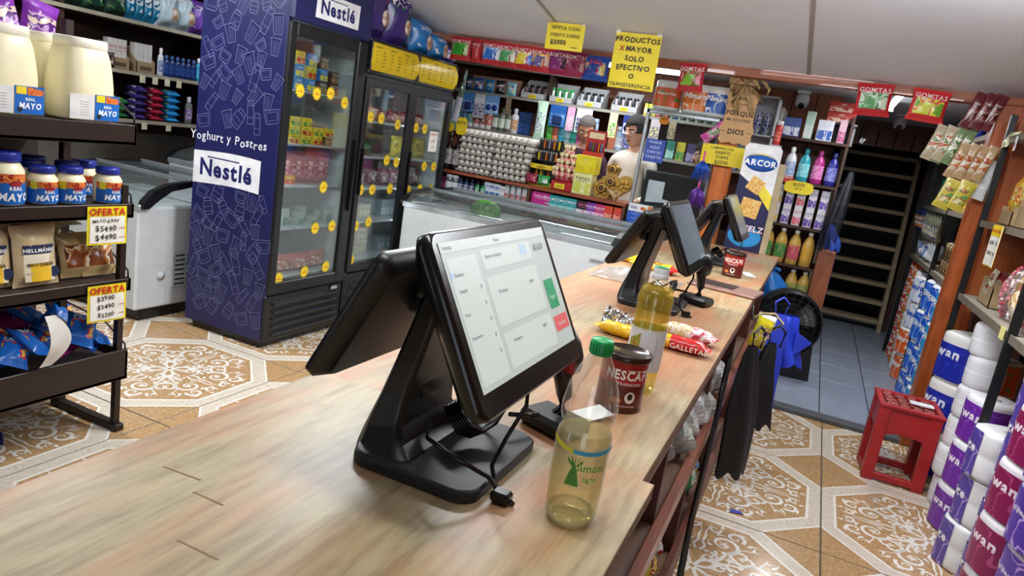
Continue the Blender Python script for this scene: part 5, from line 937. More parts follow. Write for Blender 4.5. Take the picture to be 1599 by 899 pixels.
# ---- back shelves behind the clerks
BY = 5.9
bs = thing('back_shelving', 'long brown shelving along the back wall behind the clerks', 'shelf')
for z, xa, xb in ((2.0, -3.6, -1.95), (1.755, -3.6, -.45), (1.435, -3.6, -.45), (1.10, -3.6, -.45)):
    s = obj('shelf_board', B(xa, xb, BY, 6.27, z - .022, z, dkw), bs); obj('front_lip', B(xa, xb, BY - .008, BY, z - .022, z + .002, mat('8E8A80', .5)), s)
for x in (-3.6, -2.36, -1.35, -.47): obj('upright', B(x, x + .022, BY + .01, 6.27, 0, 2.0 if x < -2 else 1.95, dkw), bs)
obj('lower_cupboard', B(-3.6, -.45, BY + .05, 6.27, 0, .95, dkw), bs)
# candy bags on the top board
cols = [('B82A34', ['3A9A2E', '5ABE3A', '2A6A1E', 'B8D8A0'], 'green gummy'), ('B82A34', ['B82A34', '8A6A3A', 'D84A4A', 'B82A34'], 'narrow red gummy'), ('B82A34', ['2A6AC8', 'A8CCF0', '1E4A98', 'D8E4F0'], 'blue gummy'), ('B82A34', ['4A9A5A', 'A8C8A0', '8A2A4A', 'D8E0C0'], 'green and pink gummy'), ('B82A34', ['D8C830', 'E8E0C0', 'C83A6A', '3A6AC0'], 'yellow gummy'), ('B82A34', ['5A4A8A', 'E0C83A', 'B8324A', 'D0B0A0'], 'violet and yellow gummy'), ('9A1E4A', ['8A2A7A', '5A1A4A', 'B04A98', '3A1030'], 'dark plum gummy'), ('9A1E4A', ['9A2A5A', 'C04A7A', '6A1A3A', 'D8A0A8'], 'magenta gummy')]
# second board: razors, makeup displays
run([(carton(.045, .05, .15, 'C89A80', 'E0C4B0', ''), 'lip_box', 'skin toned slim cosmetics carton', 'carton')] * 12, (-3.16, BY + .16, 1.757), (-2.72, BY + .16, 1.757), 0, 'the cosmetics shelf')
sm = [('1E3A5A', ['1E3A5A', 'C8D4E0', '8A2A3A', '2A5A9A'], 'navy razor'), ('2A5A9A', ['2A5A9A', 'E08A3A', '1A3A6A', 'C8D8E8'], 'blue and orange razor'), ('2A7AA8', ['2A7AA8', 'D8E8F0', '1A4A7A', '2A7AA8'], 'sky blue razor'), ('22222C', ['22222C', 'B83A4A', 'D8D8D8', '22222C'], 'black razor'), ('8ACAD8', ['8ACAD8', 'E8F0F0', '2A5A9A', 'D8C8A0'], 'pale aqua razor')]
run([(pouch(.10, .12, .03, c1, cc, '', seed=i, scale=24), 'razor_pack', d_ + ' pack', 'razors') for i, (c1, cc, d_) in enumerate(sm)], (-3.16, BY + .03, 1.757), (-2.72, BY + .03, 1.757), 0, 'the cosmetics shelf')
dispm = mat('A8AAAC', .4, 0, .06)
for j, (x, c, d_) in enumerate(((-2.50, ('1A1A20', '6A4A44', '1A1A20'), 'black makeup'), (-2.24, ('2A9A4A', 'D8E8DC', '3ABE5A'), 'green lipstick'), (-1.97, ('2A2E34', 'B8BEC4', '1E2228'), 'silver mascara'), (-1.66, ('1E2430', 'C8B8C0', '2A2A34'), 'dark nail polish'))):
    t = thing('makeup_display', 'grey cosmetics display box of %s tubes on the back shelf' % d_, 'display', (x, BY + .01, 1.757)); W = .115
    obj('tray', MB().prism([(0, 0), (.16, 0), (.16, .17), (0, .05)], -W, -W + .004, 'x').prism([(0, 0), (.16, 0), (.16, .17), (0, .05)], W - .004, W, 'x').box(-W, W, 0, .004, 0, .05).box(-W, W, .155, .16, 0, .17).box(-W, W, 0, .16, 0, .004).mesh(dispm), t)
    pt_ = obj('price_tag', B(-.035, .035, -.002, -.0005, .006, .036, mat('DCCA1E', .5)), t); mb = MB(); txt(mb, '$1990', .018, on_y(0, -.003, .015)); obj('lettering', mb.mesh(mat('3A2A10', .5)), pt_)
    for i in range(7): place(bottle(.012, .12, c[0] if i % 2 else c[1], c[2], None, 'tall', 1.), 'makeup_tube', d_ + ' tube, %s from the left, in its grey display box' % ORD[i], 'cosmetics', (x - .09 + .03 * i, BY + .07 + .02 * (i % 2), 1.762), 0)
run([(bottle(.017, .12, c, '2A2A2E', 'E0E0D0', 'tall', 1.), 'glue_tube', d_ + ' tube', 'tube') for c, d_ in (('D8C83A', 'yellow paint'), ('B8CE3A', 'lime paint'), ('D8C83A', 'yellow paint'), ('C83A3A', 'red paint'), ('D8B83A', 'amber paint'), ('C84A3A', 'red paint'))], (-1.48, BY + .05, 1.757), (-1.30, BY + .05, 1.757), 0, 'the back shelf by the notice')
place(pouch(.12, .13, .03, '1E5AA8', ['1E5AA8', 'C8E0F0', 'C83A3A', '1A3A7A'], seed=3), 'candy_bag', 'tilted blue sachet by the paint tubes on the back shelf', 'sachet', (-1.21, BY + .05, 1.757), (-.3, .15, 0))
# cards hanging below the second board
hang = [(-3.10, .12, .17, '2A7AC0', ['2A7AC0', '1A3A7A', 'D8E8F0', '2A7AC0'], '1A2E6A', 'blue shaver card'), (-2.99, .11, .21, 'D8D8E0', ['D8D8E0', '3A2A6A', 'E8E8EC', '5A4A8A'], None, 'silver and violet sachet card'), (-2.86, .14, .16, '6AA0D8', ['C8D8E8', '6AA0D8', 'E8ECF0', '6AA0D8'], 'pair', 'pale blue card with two round blisters'), (-2.70, .05, .14, '8A7A62', ['8A7A62', '4A4034', 'A89878', '5A4A3A'], None, 'thin brown price strip'), (-2.22, .15, .18, '1E56A0', ['1E56A0', '8AC0E8', '1A2E6A', '1E56A0'], '1A2E5A', 'deep blue shaver card'), (-2.10, .07, .20, 'C89AB8', ['E0C8D8', 'B86A98', 'E8E0E4', 'C89AB8'], None, 'pink toothbrush card'), (-1.98, .14, .20, 'DCDCE0', ['1E2E6A', '1E2E6A', 'D8D8E0', '1E2E6A'], None, 'white card with navy panel'), (-1.72, .07, .20, 'D8D8A0', ['4A9A3A', 'D8D890', '1E4AA0', 'D8D890'], None, 'green and yellow toothbrush card'), (-1.56, .15, .16, '1A2E7A', ['D8E0EC', 'D8E0EC', '8AA8D8', 'D8E0EC'], 'pair', 'navy card with two round blisters'), (-1.36, .08, .16, 'C8B8C0', ['6A5A5A', 'D8D0D0', '3A3030', 'D8D0A0'], None, 'grey sachet card'), (-1.22, .06, .14, '9A8A6A', ['9A8A6A', '4A4034', 'B8A888', '5A4A3A'], None, 'thin tan price strip')]
for x, w_, h_, c1, cc, bl, d_ in hang: place(card(w_, h_, c1, cc, bl), 'hanging_card', d_ + ' hanging from the back shelf', 'card', (x, BY - .03, 1.735 - h_), 0)
place(bottle(.035, .55, '~C8E8D0', 'B8D8C0', 'D8D0E0', 'waist', .5), 'duster', 'long pale green packet hanging at the left end of back shelves', 'packet', (-3.22, BY - .04, 1.38), (0, .12, 0)); place(pouch(.1, .33, .03, 'BFE0C8', ['BFE0C8', 'E0E8E4', '7A5AA8', 'BFE0C8'], seed=2), 'duster', 'pale green packet hanging left of the deep blue shaver card', 'packet', (-2.36, BY - .05, 1.42), 0)
# third board: bottles
r3 = [(bottle(.036, .22, 'C8DCE4', 'E8ECF0', '3A8AB8'), 'shampoo_bottle', 'pale blue shampoo bottle', 'bottle')] * 3 + [(bottle(.036, .23, 'E4E4E4', 'D8D8D8', c), 'shampoo_bottle', d_, 'bottle') for c, d_ in (('3AA08A', 'white shampoo bottle with teal label'), ('B83A2A', 'white shampoo bottle with red label'), ('8A3A2A', 'white shampoo bottle with brown label'), ('C84A2A', 'white shampoo bottle with orange label'))] + [(bottle(.034, .21, '~C8D0C0', '3A4A3A', 'D0D8C8'), 'shampoo_bottle', 'clear shampoo bottle', 'bottle')] * 3 + [(bottle(.036, .22, 'E0E0E0', 'C8D0E0', 'D08A3A'), 'shampoo_bottle', 'white shampoo bottle with amber label', 'bottle')] + [(carton(.06, .06, .2, c, c2, ''), 'perfume_box', d_, 'box') for c, c2, d_ in (('1E3A6A', '3A5A9A', 'navy perfume box'), ('1A3460', '2A5090', 'dark navy perfume box'), ('3A1E1E', '6A3A34', 'maroon perfume box'), ('3A2A1E', '6A4A34', 'brown perfume box'))]
run(r3, (-3.30, BY + .07, 1.437), (-2.40, BY + .07, 1.437), 0, 'the shampoo shelf')
r4 = [(bottle(.036, .235, c, c, l, 'tall', .8), 'shampoo_bottle', d_, 'bottle') for c, l, d_ in (('4AAE3A', '6AC85A', 'lime green conditioner tube'), ('E08A6A', 'C86A4A', 'salmon conditioner tube'), ('2AA0B8', '60C0D0', 'turquoise conditioner tube'), ('8AC0CC', 'B8DCE4', 'pale aqua conditioner tube'), ('1EA08A', '40C0A8', 'sea green conditioner tube'), ('D86AA8', 'B84A88', 'pink conditioner tube'), ('4A7AE0', '2A5AC0', 'bright blue conditioner tube'), ('A8C0E0', 'D0DCEC', 'pale blue conditioner tube'))]
run(r4, (-2.30, BY + .06, 1.437), (-1.90, BY + .06, 1.437), 0, 'the shelf behind the older clerk', 0, .03)
r5 = [(bottle(.034, .22, 'E08A6A', 'E09A7A', None, 'tall', .8), 'shampoo_bottle', 'salmon lotion bottle', 'bottle'), (bottle(.036, .20, 'A8C8E0', 'D8E4EC', 'E8ECF0', 'tall'), 'shampoo_bottle', 'pale blue lotion bottle', 'bottle'), (bottle(.036, .23, '~D8E8E0', 'C8D8E0', '5A5AB8'), 'shampoo_bottle', 'clear lotion bottle with violet label', 'bottle'), (bottle(.046, .24, '~C0D8CC', 'A0C8B0', '8AA8C0'), 'shampoo_bottle', 'large clear green lotion bottle', 'bottle'), (bottle(.034, .20, '7A4A44', '5A3A38', None, 'tall'), 'shampoo_bottle', 'brown lotion bottle', 'bottle'), (bottle(.04, .22, 'A8D4E4', 'C8E4EC', 'D8ECF0'), 'shampoo_bottle', 'aqua lotion bottle', 'bottle')]
run(r5, (-1.73, BY + .07, 1.437), (-1.40, BY + .07, 1.437), 0, 'the shelf between the two clerks')
r6 = [(can(.032, .11, ['1E4A34', '3A7A54', 'D8E0D0', '16382A']), 'spray_can', 'dark green can', 'can')] * 5 + [(can(.032, .12, ['2A5A4A', 'A8C0A0', '1A3A30', 'D8D8C0']), 'spray_can', 'olive and cream can', 'can')] * 5
run(r6, (-1.25, BY + .06, 1.757), (-.62, BY + .06, 1.757), 0, 'shelf seen through booth glass')
r7 = [(carton(.07, .06, .15, c, c2, ''), 'medicine_box', d_, 'box') for c, c2, d_ in (('3A9A8A', 'B8E0D8', 'teal box'), ('D8C83A', '3A8A4A', 'yellow and green box'), ('4A3A6A', 'A89AC0', 'violet box'), ('2A3A5A', '8A9AB8', 'slate blue box'), ('D8B82A', 'E8E0A0', 'amber box'), ('C84A2A', 'E8C0A0', 'orange box'), ('2A6AA8', 'D0E0F0', 'blue box'), ('3A8A4A', 'C8E0C8', 'green box'))]
run(r7, (-1.22, BY + .06, 1.437), (-.62, BY + .06, 1.437), 0, 'the middle board behind the booth glass')
# ================================================================ PEOPLE BEHIND THE SHELF
def head_geo(mb, c, yaw, pitch, s, mi_skin, mi_lip, mi_brow, mi_eye, mi_iris):
    M = Matrix.Translation(c) @ Euler((pitch, 0, yaw)).to_matrix().to_4x4() @ Matrix.Scale(s, 4)
    mb.T = M; g = lambda a, b: math.exp(-(a / b) ** 2)
    def P(u, v, k=1.):
        th = PI * v; ph = 2 * PI * u + PI / 2
        x, y, z = math.sin(th) * math.cos(ph), math.sin(th) * math.sin(ph), -math.cos(th)
        X, Y, Z = .076 * x, .096 * y, .118 * z
        if z < 0: X *= 1 - .30 * (-z) ** 1.6; Y = Y * (1 - .10 * (-z)) - .006 * z * z
        if y < 0:
            Y -= .024 * g(x, .16) * g(z + .17, .13) + .008 * g(x, .12) * g(z, .2); Y += .009 * (g(abs(x) - .38, .17) * g(z - .05, .13)); Y -= .005 * g(z - .24, .1) * g(x, .6)
            Y -= .007 * g(x, .3) * g(z + .50, .10); Y -= .010 * g(x, .3) * g(z + .86, .14)
        return Vector((X * k, Y * k, Z * k)), (x, y, z)
    def mf(u, v):
        _, (x, y, z) = P(u, v)
        if y < -.3 and abs(x) < .26 and -.56 < z < -.44: return mi_lip
        if y < -.2 and .16 < abs(x) < .58 and .17 < z < .26: return mi_brow
        return mi_skin
    mb.grid(lambda u, v: P(u, v)[0], 48, 40, 0, mf, True, True)
    for sx in (-1, 1):
        mb.T = M @ Matrix.Translation((sx * .029, -.079, .006)); mb.lathe([(.001, -.010), (.009, -.006), (.0115, 0), (.009, .006), (.001, .010)], 10, mi_eye, 1.2, .8)
        mb.T = M @ Matrix.Translation((sx * .029, -.0885, .004)); mb.lathe([(.001, -.0035), (.004, 0), (.001, .0035)], 8, mi_iris, 1, .6)
        mb.T = M @ Matrix.Translation((sx * .074, .010, -.005)); mb.lathe([(.002, -.030), (.008, -.022), (.011, .005), (.012, .022), (.004, .032)], 10, mi_skin, .6, 1.3)
    mb.T = Matrix(); return M, P
def person(label, loc, yaw, hp, hy, size, skin, hair, shirt, trousers, hairfn, arms):
    me = bpy.data.meshes.new('sk'); V = [(0, 0, .95), (0, .01, 1.12), (0, 0, 1.30), (0, .015, 1.41), (0, .01, 1.47), (0, -.005, 1.54)]; R = [.13, .12, .135, .10, .058, .052]; E_ = [(0, 1), (1, 2), (2, 3), (3, 4), (4, 5)]
    def chain(root, pts):
        p = root
        for (x, y, z, r) in pts: V.append((x, y, z)); R.append(r); E_.append((p, len(V) - 1)); p = len(V) - 1
        return p
    for s in (-1, 1):
        chain(0, [(s * .09, 0, .88, .095), (s * .10, -.01, .50, .062), (s * .10, .02, .10, .04), (s * .11, -.05, .045, .04), (s * .115, -.14, .035, .032)])
        el, wr = arms[0 if s < 0 else 1]
        w_ = chain(3, [(s * .11, .01, 1.40, .07), (s * .168, .01, 1.375, .062), (s * .195, el[0] * .5, (1.375 + el[1]) / 2, .05), (s * .20, el[0], el[1], .042), (s * wr[0], wr[1], wr[2], .028)])
        pm = chain(w_, [(s * wr[0] * .97, wr[1] - .07, wr[2] - .01, .024)])
        for k in range(4): chain(pm, [(s * wr[0] * .97 + s * (.024 - .016 * k), wr[1] - .105, wr[2] - .012, .0095), (s * wr[0] * .97 + s * (.028 - .018 * k), wr[1] - .135 - .01 * (k in (1, 2)), wr[2] - .022, .0085), (s * wr[0] * .97 + s * (.028 - .018 * k), wr[1] - .155 - .012 * (k in (1, 2)), wr[2] - .04, .0075)])
        chain(w_, [(s * (wr[0] * .97 - .03), wr[1] - .05, wr[2] - .005, .011), (s * (wr[0] * .97 - .045), wr[1] - .08, wr[2] - .015, .009)])
    me.from_pydata(V, E_, []); o = bpy.data.objects.new('sk', me); COL.objects.link(o); md = o.modifiers.new('s', 'SKIN'); md.use_smooth_shade = True; sd = o.modifiers.new('d', 'SUBSURF'); sd.levels = 2
    for i, v in enumerate(me.skin_vertices[0].data): v.radius = (R[i], R[i] * (.72 if R[i] > .095 else 1)); v.use_root = i == 0
    dg = bpy.context.evaluated_depsgraph_get(); em_ = bpy.data.meshes.new_from_object(o.evaluated_get(dg)); bpy.data.objects.remove(o); bpy.data.meshes.remove(me)
    mb = MB()
    for v in em_.vertices: mb.v.append(tuple(v.co))
    for p in em_.polygons:
        c = p.center; r = math.hypot(c.x, c.y)
        hand = any(abs(c.x - s * a[1][0]) < .09 and c.y < a[1][1] + .03 and abs(c.z - a[1][2]) < .1 for s, a in ((-1, arms[0]), (1, arms[1])))
        k = 0 if (hand or (c.z > 1.455 and r < .09)) else (6 if c.z < .09 else (5 if c.z < .93 and abs(c.x) < .2 else 4)); mb.af(tuple(p.vertices), k, True)
    bpy.data.meshes.remove(em_)
    mats = [mat(skin, .5, 0, .05), mat('A8625A', .5), mat(hair, .7), mat('E0DCD8', .3), mat('1E1410', .3), shirt, mat('1A1A1A', .6)]
    M, P = head_geo(mb, Vector((0, -.035, 1.615)), hy, hp, 1., 0, 1, 2, 3, 7)
    m2 = [mats[0], mats[1], mats[2], mats[3], shirt, mat(trousers, .8), mats[6], mats[4]]
    mb.m = [7 if (q == 4 and i >= 0 and False) else q for i, q in enumerate(mb.m)]
    o = obj('person', mb.mesh(m2), None, loc, (0, 0, yaw)); o.scale = (size,) * 3; tag(o, label, 'person')
    hb = MB(); hb.T = M; rnd = random.Random(3)
    nU, nV = 56, 40; idx = {}
    for j in range(nV + 1):
        for i in range(nU):
            p, d = P(i / nU, j / nV); t = hairfn(*d)
            if t: idx[i, j] = hb.av(p * (1 + t * (1 + .25 * math.sin(i * 2.1 + j * .7) * .6 + rnd.uniform(-.1, .1))))
    for j in range(nV):
        for i in range(nU):
            q = [(i, j), ((i + 1) % nU, j), ((i + 1) % nU, j + 1), (i, j + 1)]
            if all(a in idx for a in q): hb.af([idx[a] for a in q], 0, True)
    obj('hair', hb.mesh(mat(hair, .95, 0, .3, 60, .3)), o)
    return o
ARM = (((-.0, 1.12), (.15, -.13, 1.06)), ((-.0, 1.12), (.15, -.13, 1.06)))
def short(x, y, z): return (.10 if z > .45 else .06) if (z > .52 or (y > -.05 and z > -.25) or (z > .2 and abs(x) > .72)) else 0
def fringe(x, y, z): return (.20 if z > .5 else .13) if (z > .36 + .1 * x or (y > -.1 and z > -.35) or (z > -.05 and abs(x) > .70)) else 0
def longh(x, y, z): return .22 if (z > .45 or y > -.30 or (abs(x) > .60 and y > -.62)) else 0
person('older man with short greying hair in a dark plum shirt, looking down', (-1.85, 5.62, 0), .15, .38, .12, .965, 'BE8C70', '4A4644', pmat(['3A1E34', '4A2A44', '2A1626', '54344C'], 30, .8), '2A2A30', short, ARM)
person('young man with black fringe in a cream shirt standing by the booth', (-1.425, 5.62, 0), -.30, .12, -.18, .99, 'D6A98E', '14100E', mat('EFE8D8', .8, 0, .05, 10, .1), '2E3038', fringe, ARM)
person('dark-haired person in black seen in profile through the booth glass', (-.82, 5.55, 0), -1.15, .1, -.1, .925, 'B88A72', '120E0D', mat('15151A', .8, 0, .2), '1A1A20', longh, ARM)
# ================================================================ BOOTH, POLE, SIGNS
alu = mat('B4B8BC', .3, .7, .06)
bo = thing('glass_booth', 'glass cashier booth in aluminium frame carrying paper towel packs on top', 'booth')
obj('frame', MB().box(-1.235, -1.21, 4.985, 5.01, 1.0, 1.755, 0, .004).box(-.735, -.712, 4.985, 5.01, 1.0, 1.755, 0, .004).box(-1.235, -.712, 4.985, 5.01, 1.73, 1.755, 0, .004).box(-1.235, -.712, 4.985, 5.01, .99, 1.015, 0, .004).mesh(alu), bo)
obj('pane', B(-1.21, -.735, 4.995, 5.001, 1.015, 1.73, clear('F2F6F6', .1, .03, .01, 'E8EEF2', .15)), bo); obj('top_shelf', B(-1.235, -.712, 4.985, 5.22, 1.755, 1.763, clear('D8ECE8', .3, .05, .25)), bo)
obj('desk', B(-1.24, -.71, 4.99, 5.24, .93, .955, mat('3A3A40', .4), .004), bo); obj('desk_front', B(-1.24, -.71, 5.0, 5.02, 0, .93, mat('5A6A78', .5)), bo)
t = obj('notice', MB().box(-1.20, -1.06, 4.990, 4.9935, 1.40, 1.56).mesh(mat('2A4AA8', .5)), bo); mb = MB()
for i, s_ in enumerate(('PAGUE', 'AQUI', 'CON SU', 'TARJETA')): txt(mb, s_, .026, on_y(-1.13, 4.9893, 1.53 - .034 * i)); 
obj('lettering', mb.mesh(mat('C8D4F0', .5)), t)
starcard(-1.10, 4.975, 1.69, .07, .05, 'small orange oval price card on the booth top rail', (('$500', .018),), 'E08A1E')
mo = thing('monitor', 'black monitor with a white paper taped on it inside the booth', 'monitor', (-.985, 5.10, .955)); obj('housing', MB().box(-.20, .20, 0, .03, .12, .39, 0, .008).mesh(blk), mo); obj('screen', B(-.185, .185, -.002, 0, .14, .375, mat('0A0C0E', .15)), mo); obj('stand', MB().box(-.03, .03, .02, .05, 0, .2).box(-.1, .1, -.02, .1, 0, .012, 0, .003).mesh(blk), mo)
obj('taped_paper', MB().prism([(-.165, .16), (-.03, .175), (.075, .155), (.075, .185), (-.045, .20), (-.045, .32), (-.165, .32)], -.004, -.0025, 'y').mesh(mat('E6E8EC', .5)), mo)
for i, (x, z) in enumerate(((-1.145, .955), (-1.145, .985), (-1.145, 1.015), (-1.0, .955))): place(carton(.14, .07, .03, '1E4AA8', '3A6AC8', 'PASTILLA', 'D8C89A', .6), 'pill_box', 'flat blue box at the booth front, %s' % ('bottom of its stack', 'middle of its stack', 'top of its stack', 'lying alone on the right')[i], 'box', (x, 4.915, z), .04)
t = thing('desk_ledge', 'narrow white ledge before the booth carrying flat blue boxes', 'ledge', (0, 0, 0)); obj('board', B(-1.24, -.72, 4.905, 4.985, .935, .954, mat('C8CCD0', .4), .003), t); obj('bracket', B(-1.2, -1.17, 4.93, 4.985, .8, .935, alu), t)
t = thing('card_sign', 'white payment card strip with red and orange circles on blue boxes', 'sign', (-1.13, 4.93, 1.046)); obj('sheet', B(-.085, .085, 0, .003, 0, .055, mat('E4E6EA', .5)), t); obj('orange_block', B(.05, .085, -.001, 0, .004, .05, mat('E07A2A', .5)), t)
for i, (x, c) in enumerate(((.012, 'C8281E'), (.026, 'E08A1E'))): obj('circle_mark', MB().at(x, -.0012 - .0006 * i, .028, PI / 2).lathe([(.012, 0), (.012, .0005)], 14).mesh(mat(c, .5)), t)
mb = MB(); txt(mb, 'VISA', .022, on_y(-.05, -.002, .02), 0, b=True); obj('lettering', mb.mesh(mat('2A2A5A', .5)), t)
# paper towel packs on the booth
def rollpack(r, h, c1, c2, text, tc='FFFFFF', top='E6E6E4', label_span=2.6, a0=0., sup=3.2, zb=.08, zt=.86):
    k = ('rp', r, h, c1, c2, text, tc, top, label_span, a0)
    if k in PC: return PC[k]
    pr = [(.86, 0), (.97, h * .03), (1, h * .10), (1.01, h * .46), (.985, h * .50), (1.01, h * .54), (1, h * .9), (.97, h * .97), (.84, h), (.3, h * .985)]
    P = [('wrap', MB().lathe([(q * r, z) for q, z in pr], 26, sup=sup).mesh(mat(top, .35, 0, .04)), None)]
    def g(a, z, k_=1.02):
        ca, sa = math.sin(a), -math.cos(a); n = (abs(ca) ** sup + abs(sa) ** sup) ** (-1 / sup); q = 1.01 - .025 * math.exp(-((z / h - .5) / .03) ** 2); return (r * k_ * q * ca * n, r * k_ * q * sa * n, z)
    P.append(('label', MB().grid(lambda u, v: g(a0 - label_span / 2 + label_span * u, h * (zb + (zt - zb) * v)), 18, 6).mesh(pmat([c1, c1, c2, c1], 12, .3)), 0))
    mb = MB(); s = min(h * .30, r * 1.6 / (len(text) * .6)); txt(mb, text, s, lambda u, v: g(a0 + u / r, h * .5 + v, 1.035), 0, 'c', 1, 0, True, .12); P.append(('lettering', mb.mesh(mat(tc, .4)), 1))
    P.append(('core_hole', MB().lathe([(.022, h * .986), (.022, h * .992), (.006, h * .988)], 12).mesh(mat('B8B2A8', .7)), 0)); PC[k] = P; return P
for i, (x, c1, c2, tx, d_) in enumerate(((-1.13, 'D8562A', '4A9A3A', 'Favorita', 'orange and green'), (-.93, 'E07A2A', 'F0E8D8', 'Nova', 'orange and white'), (-.785, '1E5AB8', 'E0E8F4', 'Nova', 'blue and white'))): place(rollpack(.092 if i < 2 else .085, .20, c1, c2, tx, 'FFFFFF', 'E4E6E4', 2.6, 0, 3.2, .12, .75), 'paper_towel_pack', d_ + ' paper towel pack on top of the glass booth', 'paper towels', (x, 5.10, 1.764), .05)
# candy bags hanging from the beam
hangc = [(-.925, 'B82A34', ['7AB83A', 'B82A34', '3A7A2A', 'E08A9A'], 'red and green gummy bag', .17, .18, 2.06, 'above the booth rolls'), (.15, 'B8242E', ['5A9A5A', 'A8C8A0', '3A6A3A', 'C8D8C0'], 'green sour gummy bag', .20, .185, 2.06, 'beside the lit tube lamp'), (.43, 'C82A2E', ['C8CE2A', 'D85A4A', 'E8D83A', '7AA83A'], 'yellow gummy bag', .20, .18, 2.06, 'near the wooden post')]
for x, c1, cc, d_, w_, h_, zt, pos in hangc: place(pouch(w_, h_, .05, c1, cc, 'GOMITAS', 'F0E0E0', 2, c1, 14.), 'candy_bag', '%s hanging from the beam %s' % (d_, pos), 'candy', (x, 4.745, zt - h_), (0, random.uniform(-.06, .1), 0))
run([(pouch(.175 if i != 1 else .08, .165, .06, c1, cc, 'GOMITAS', 'F0E0E0', i, c1, 14.), 'candy_bag', d_ + ' bag', 'candy') for i, (c1, cc, d_) in enumerate(cols)], (-2.62, 4.735, 1.895), (-1.72, 4.735, 1.878), 0, 'the beam beside the cooler', 0, .12)
place(pouch(.19, .16, .06, '1E4AA8', ['1E4AA8', 'C8282E', '6A98D8', 'E0C060'], 'SUNY', 'D83A2A', 4, None, 14.), 'candy_bag', 'blue candy bag hanging before the lit tube lamp', 'candy', (-1.575, 4.74, 1.875), 0)
# handwritten notices
def sheet(name, label, x, y, z, w_, h_, lines, bend, c='E2CC24', rx=0., ry=0.):
    t = thing(name, label, 'sign', (x, y, z), (rx, ry, 0)); f = lambda a, b: bend * math.sin(PI * a / w_) * (1 - b / h_) * .6 - bend * .4 * (1 - b / h_)
    b_ = obj('sheet', MB().grid(lambda u, v: (w_ * u, -f(w_ * u, h_ * v), h_ * v), 10, 8).mesh(mat(c, .6, 0, .03, 5)), t); mb = MB()
    for s_, sz, a, b, mi in lines: txt(mb, s_, sz, lambda p, q: (a + p, -f(min(w_, max(0, a + p)), b + q) - .003, b + q), mi, 'c', 1., .06, sz > .034)
    obj('lettering', mb.mesh([mat('2A2422', .6), mat('A8241E', .6)]), b_)
    for a in (.0, w_ - .03): obj('tape', MB().box(a, a + .03, -.004, -.003, h_ - .01, h_ + .02).mesh(clear('F8F4E8', .2, .2, .12, 'E8E4D8', .1)), b_)
    return t
sheet('yellow_notice', 'small yellow handwritten debit notice hanging from the ceiling', -1.785, 4.28, 1.99, .25, .16, (('VENTA CON', .031, .122, .120, 0), ('DEBITO SOBRE', .027, .127, .078, 0), ('$2000', .038, .09, .032, 0), ('unidad', .016, .195, .016, 0)), .02)
sheet('yellow_notice', 'large yellow handwritten wholesale notice hanging from the ceiling', -1.350, 4.33, 1.815, .285, .325, (('PRODUCTOS', .042, .142, .272, 0), ('X', .040, .055, .218, 1), ('MAYOR', .042, .16, .218, 0), ('SOLO', .042, .142, .163, 0), ('EFECTIVO', .042, .142, .110, 0), ('O', .040, .142, .060, 0), ('TRANSFERENCIA', .032, .142, .011, 0)), .03)
sheet('yellow_notice', 'yellow handwritten debit notice hanging below the wooden plaque', -.79, 4.88, 1.455, .30, .13, (('COMPRAS CON', .020, .13, .102, 0), ('DEBITO', .026, .14, .072, 0), ('SOBRE', .026, .14, .043, 0), ('$2000', .032, .14, .008, 0)), .015)
# wooden plaque with raffia bow
pq = thing('wooden_plaque', 'pale wooden plaque with raffia bow and black lettering on the pole', 'plaque', (-.60, 4.885, 1.60)); pw = mat('C49A68', .6, 0, .08, 10)
R_ = [(-.10, .02), (-.075, 0), (-.03, .012), (0, 0), (.03, .012), (.075, 0), (.10, .02), (.095, .06), (.105, .10), (.088, .14), (.086, .27), (.098, .31), (.075, .345), (.055, .352), (.062, .40), (.045, .425), (.03, .40), (-.03, .40), (-.045, .425), (-.062, .40), (-.055, .352), (-.075, .345), (-.098, .31), (-.086, .27), (-.088, .14), (-.105, .10), (-.095, .06)]
b_ = obj('board', MB().prism([(x * 1.05, z) for x, z in R_], 0, .015, 'y').mesh(pw), pq); mb = MB()
for s_, sz, z in (('Invoca', .034, .285), ('SU NOMBRE', .014, .252), ('PORQUE', .042, .185), ('ME SOCORRE', .024, .148), ('DIOS', .046, .065)): txt(mb, s_, sz, on_y(0, -.001, z), 0, 'c', .95, .02, sz > .03)
for sx in (-1, 1): mb.box(sx * .085 - .012, sx * .085 + .012, -.0015, -.0005, .078, .081); mb.box(sx * .06 - .02, sx * .06 + .02, -.0015, -.0005, .235, .237)
obj('lettering', mb.mesh(mat('2A2018', .6)), b_)
raf = mat('A88E5E', .8, 0, .25, 40); rnd = random.Random(8)
for k in range(14):
    s = -1 if k % 2 else 1; a = rnd.uniform(.02, .11); pts = [(0, -.02, .39), (s * a * .6, -.03, .39 + rnd.uniform(.03, .08)), (s * (a + .05), -.03, .39 + rnd.uniform(-.04, .06)), (s * (a + .03), -.03, .33 + rnd.uniform(-.05, .03)), (s * .02, -.025, .375)] if k < 9 else [(0, -.025, .38), (s * .02, -.03, .33), (s * rnd.uniform(.01, .07), -.03, .26), (s * rnd.uniform(.0, .09), -.028, .18 + rnd.uniform(0, .06))]
    obj('raffia_strand', MB().tube(pts, [.007, .009, .010, .008, .006][:len(pts)], 6).mesh(raf), pq)
obj('twig', MB().tube([(-.14, -.03, .365), (0, -.035, .375), (.14, -.03, .37)], .005, 6).mesh(mat('5A4030', .8)), pq)
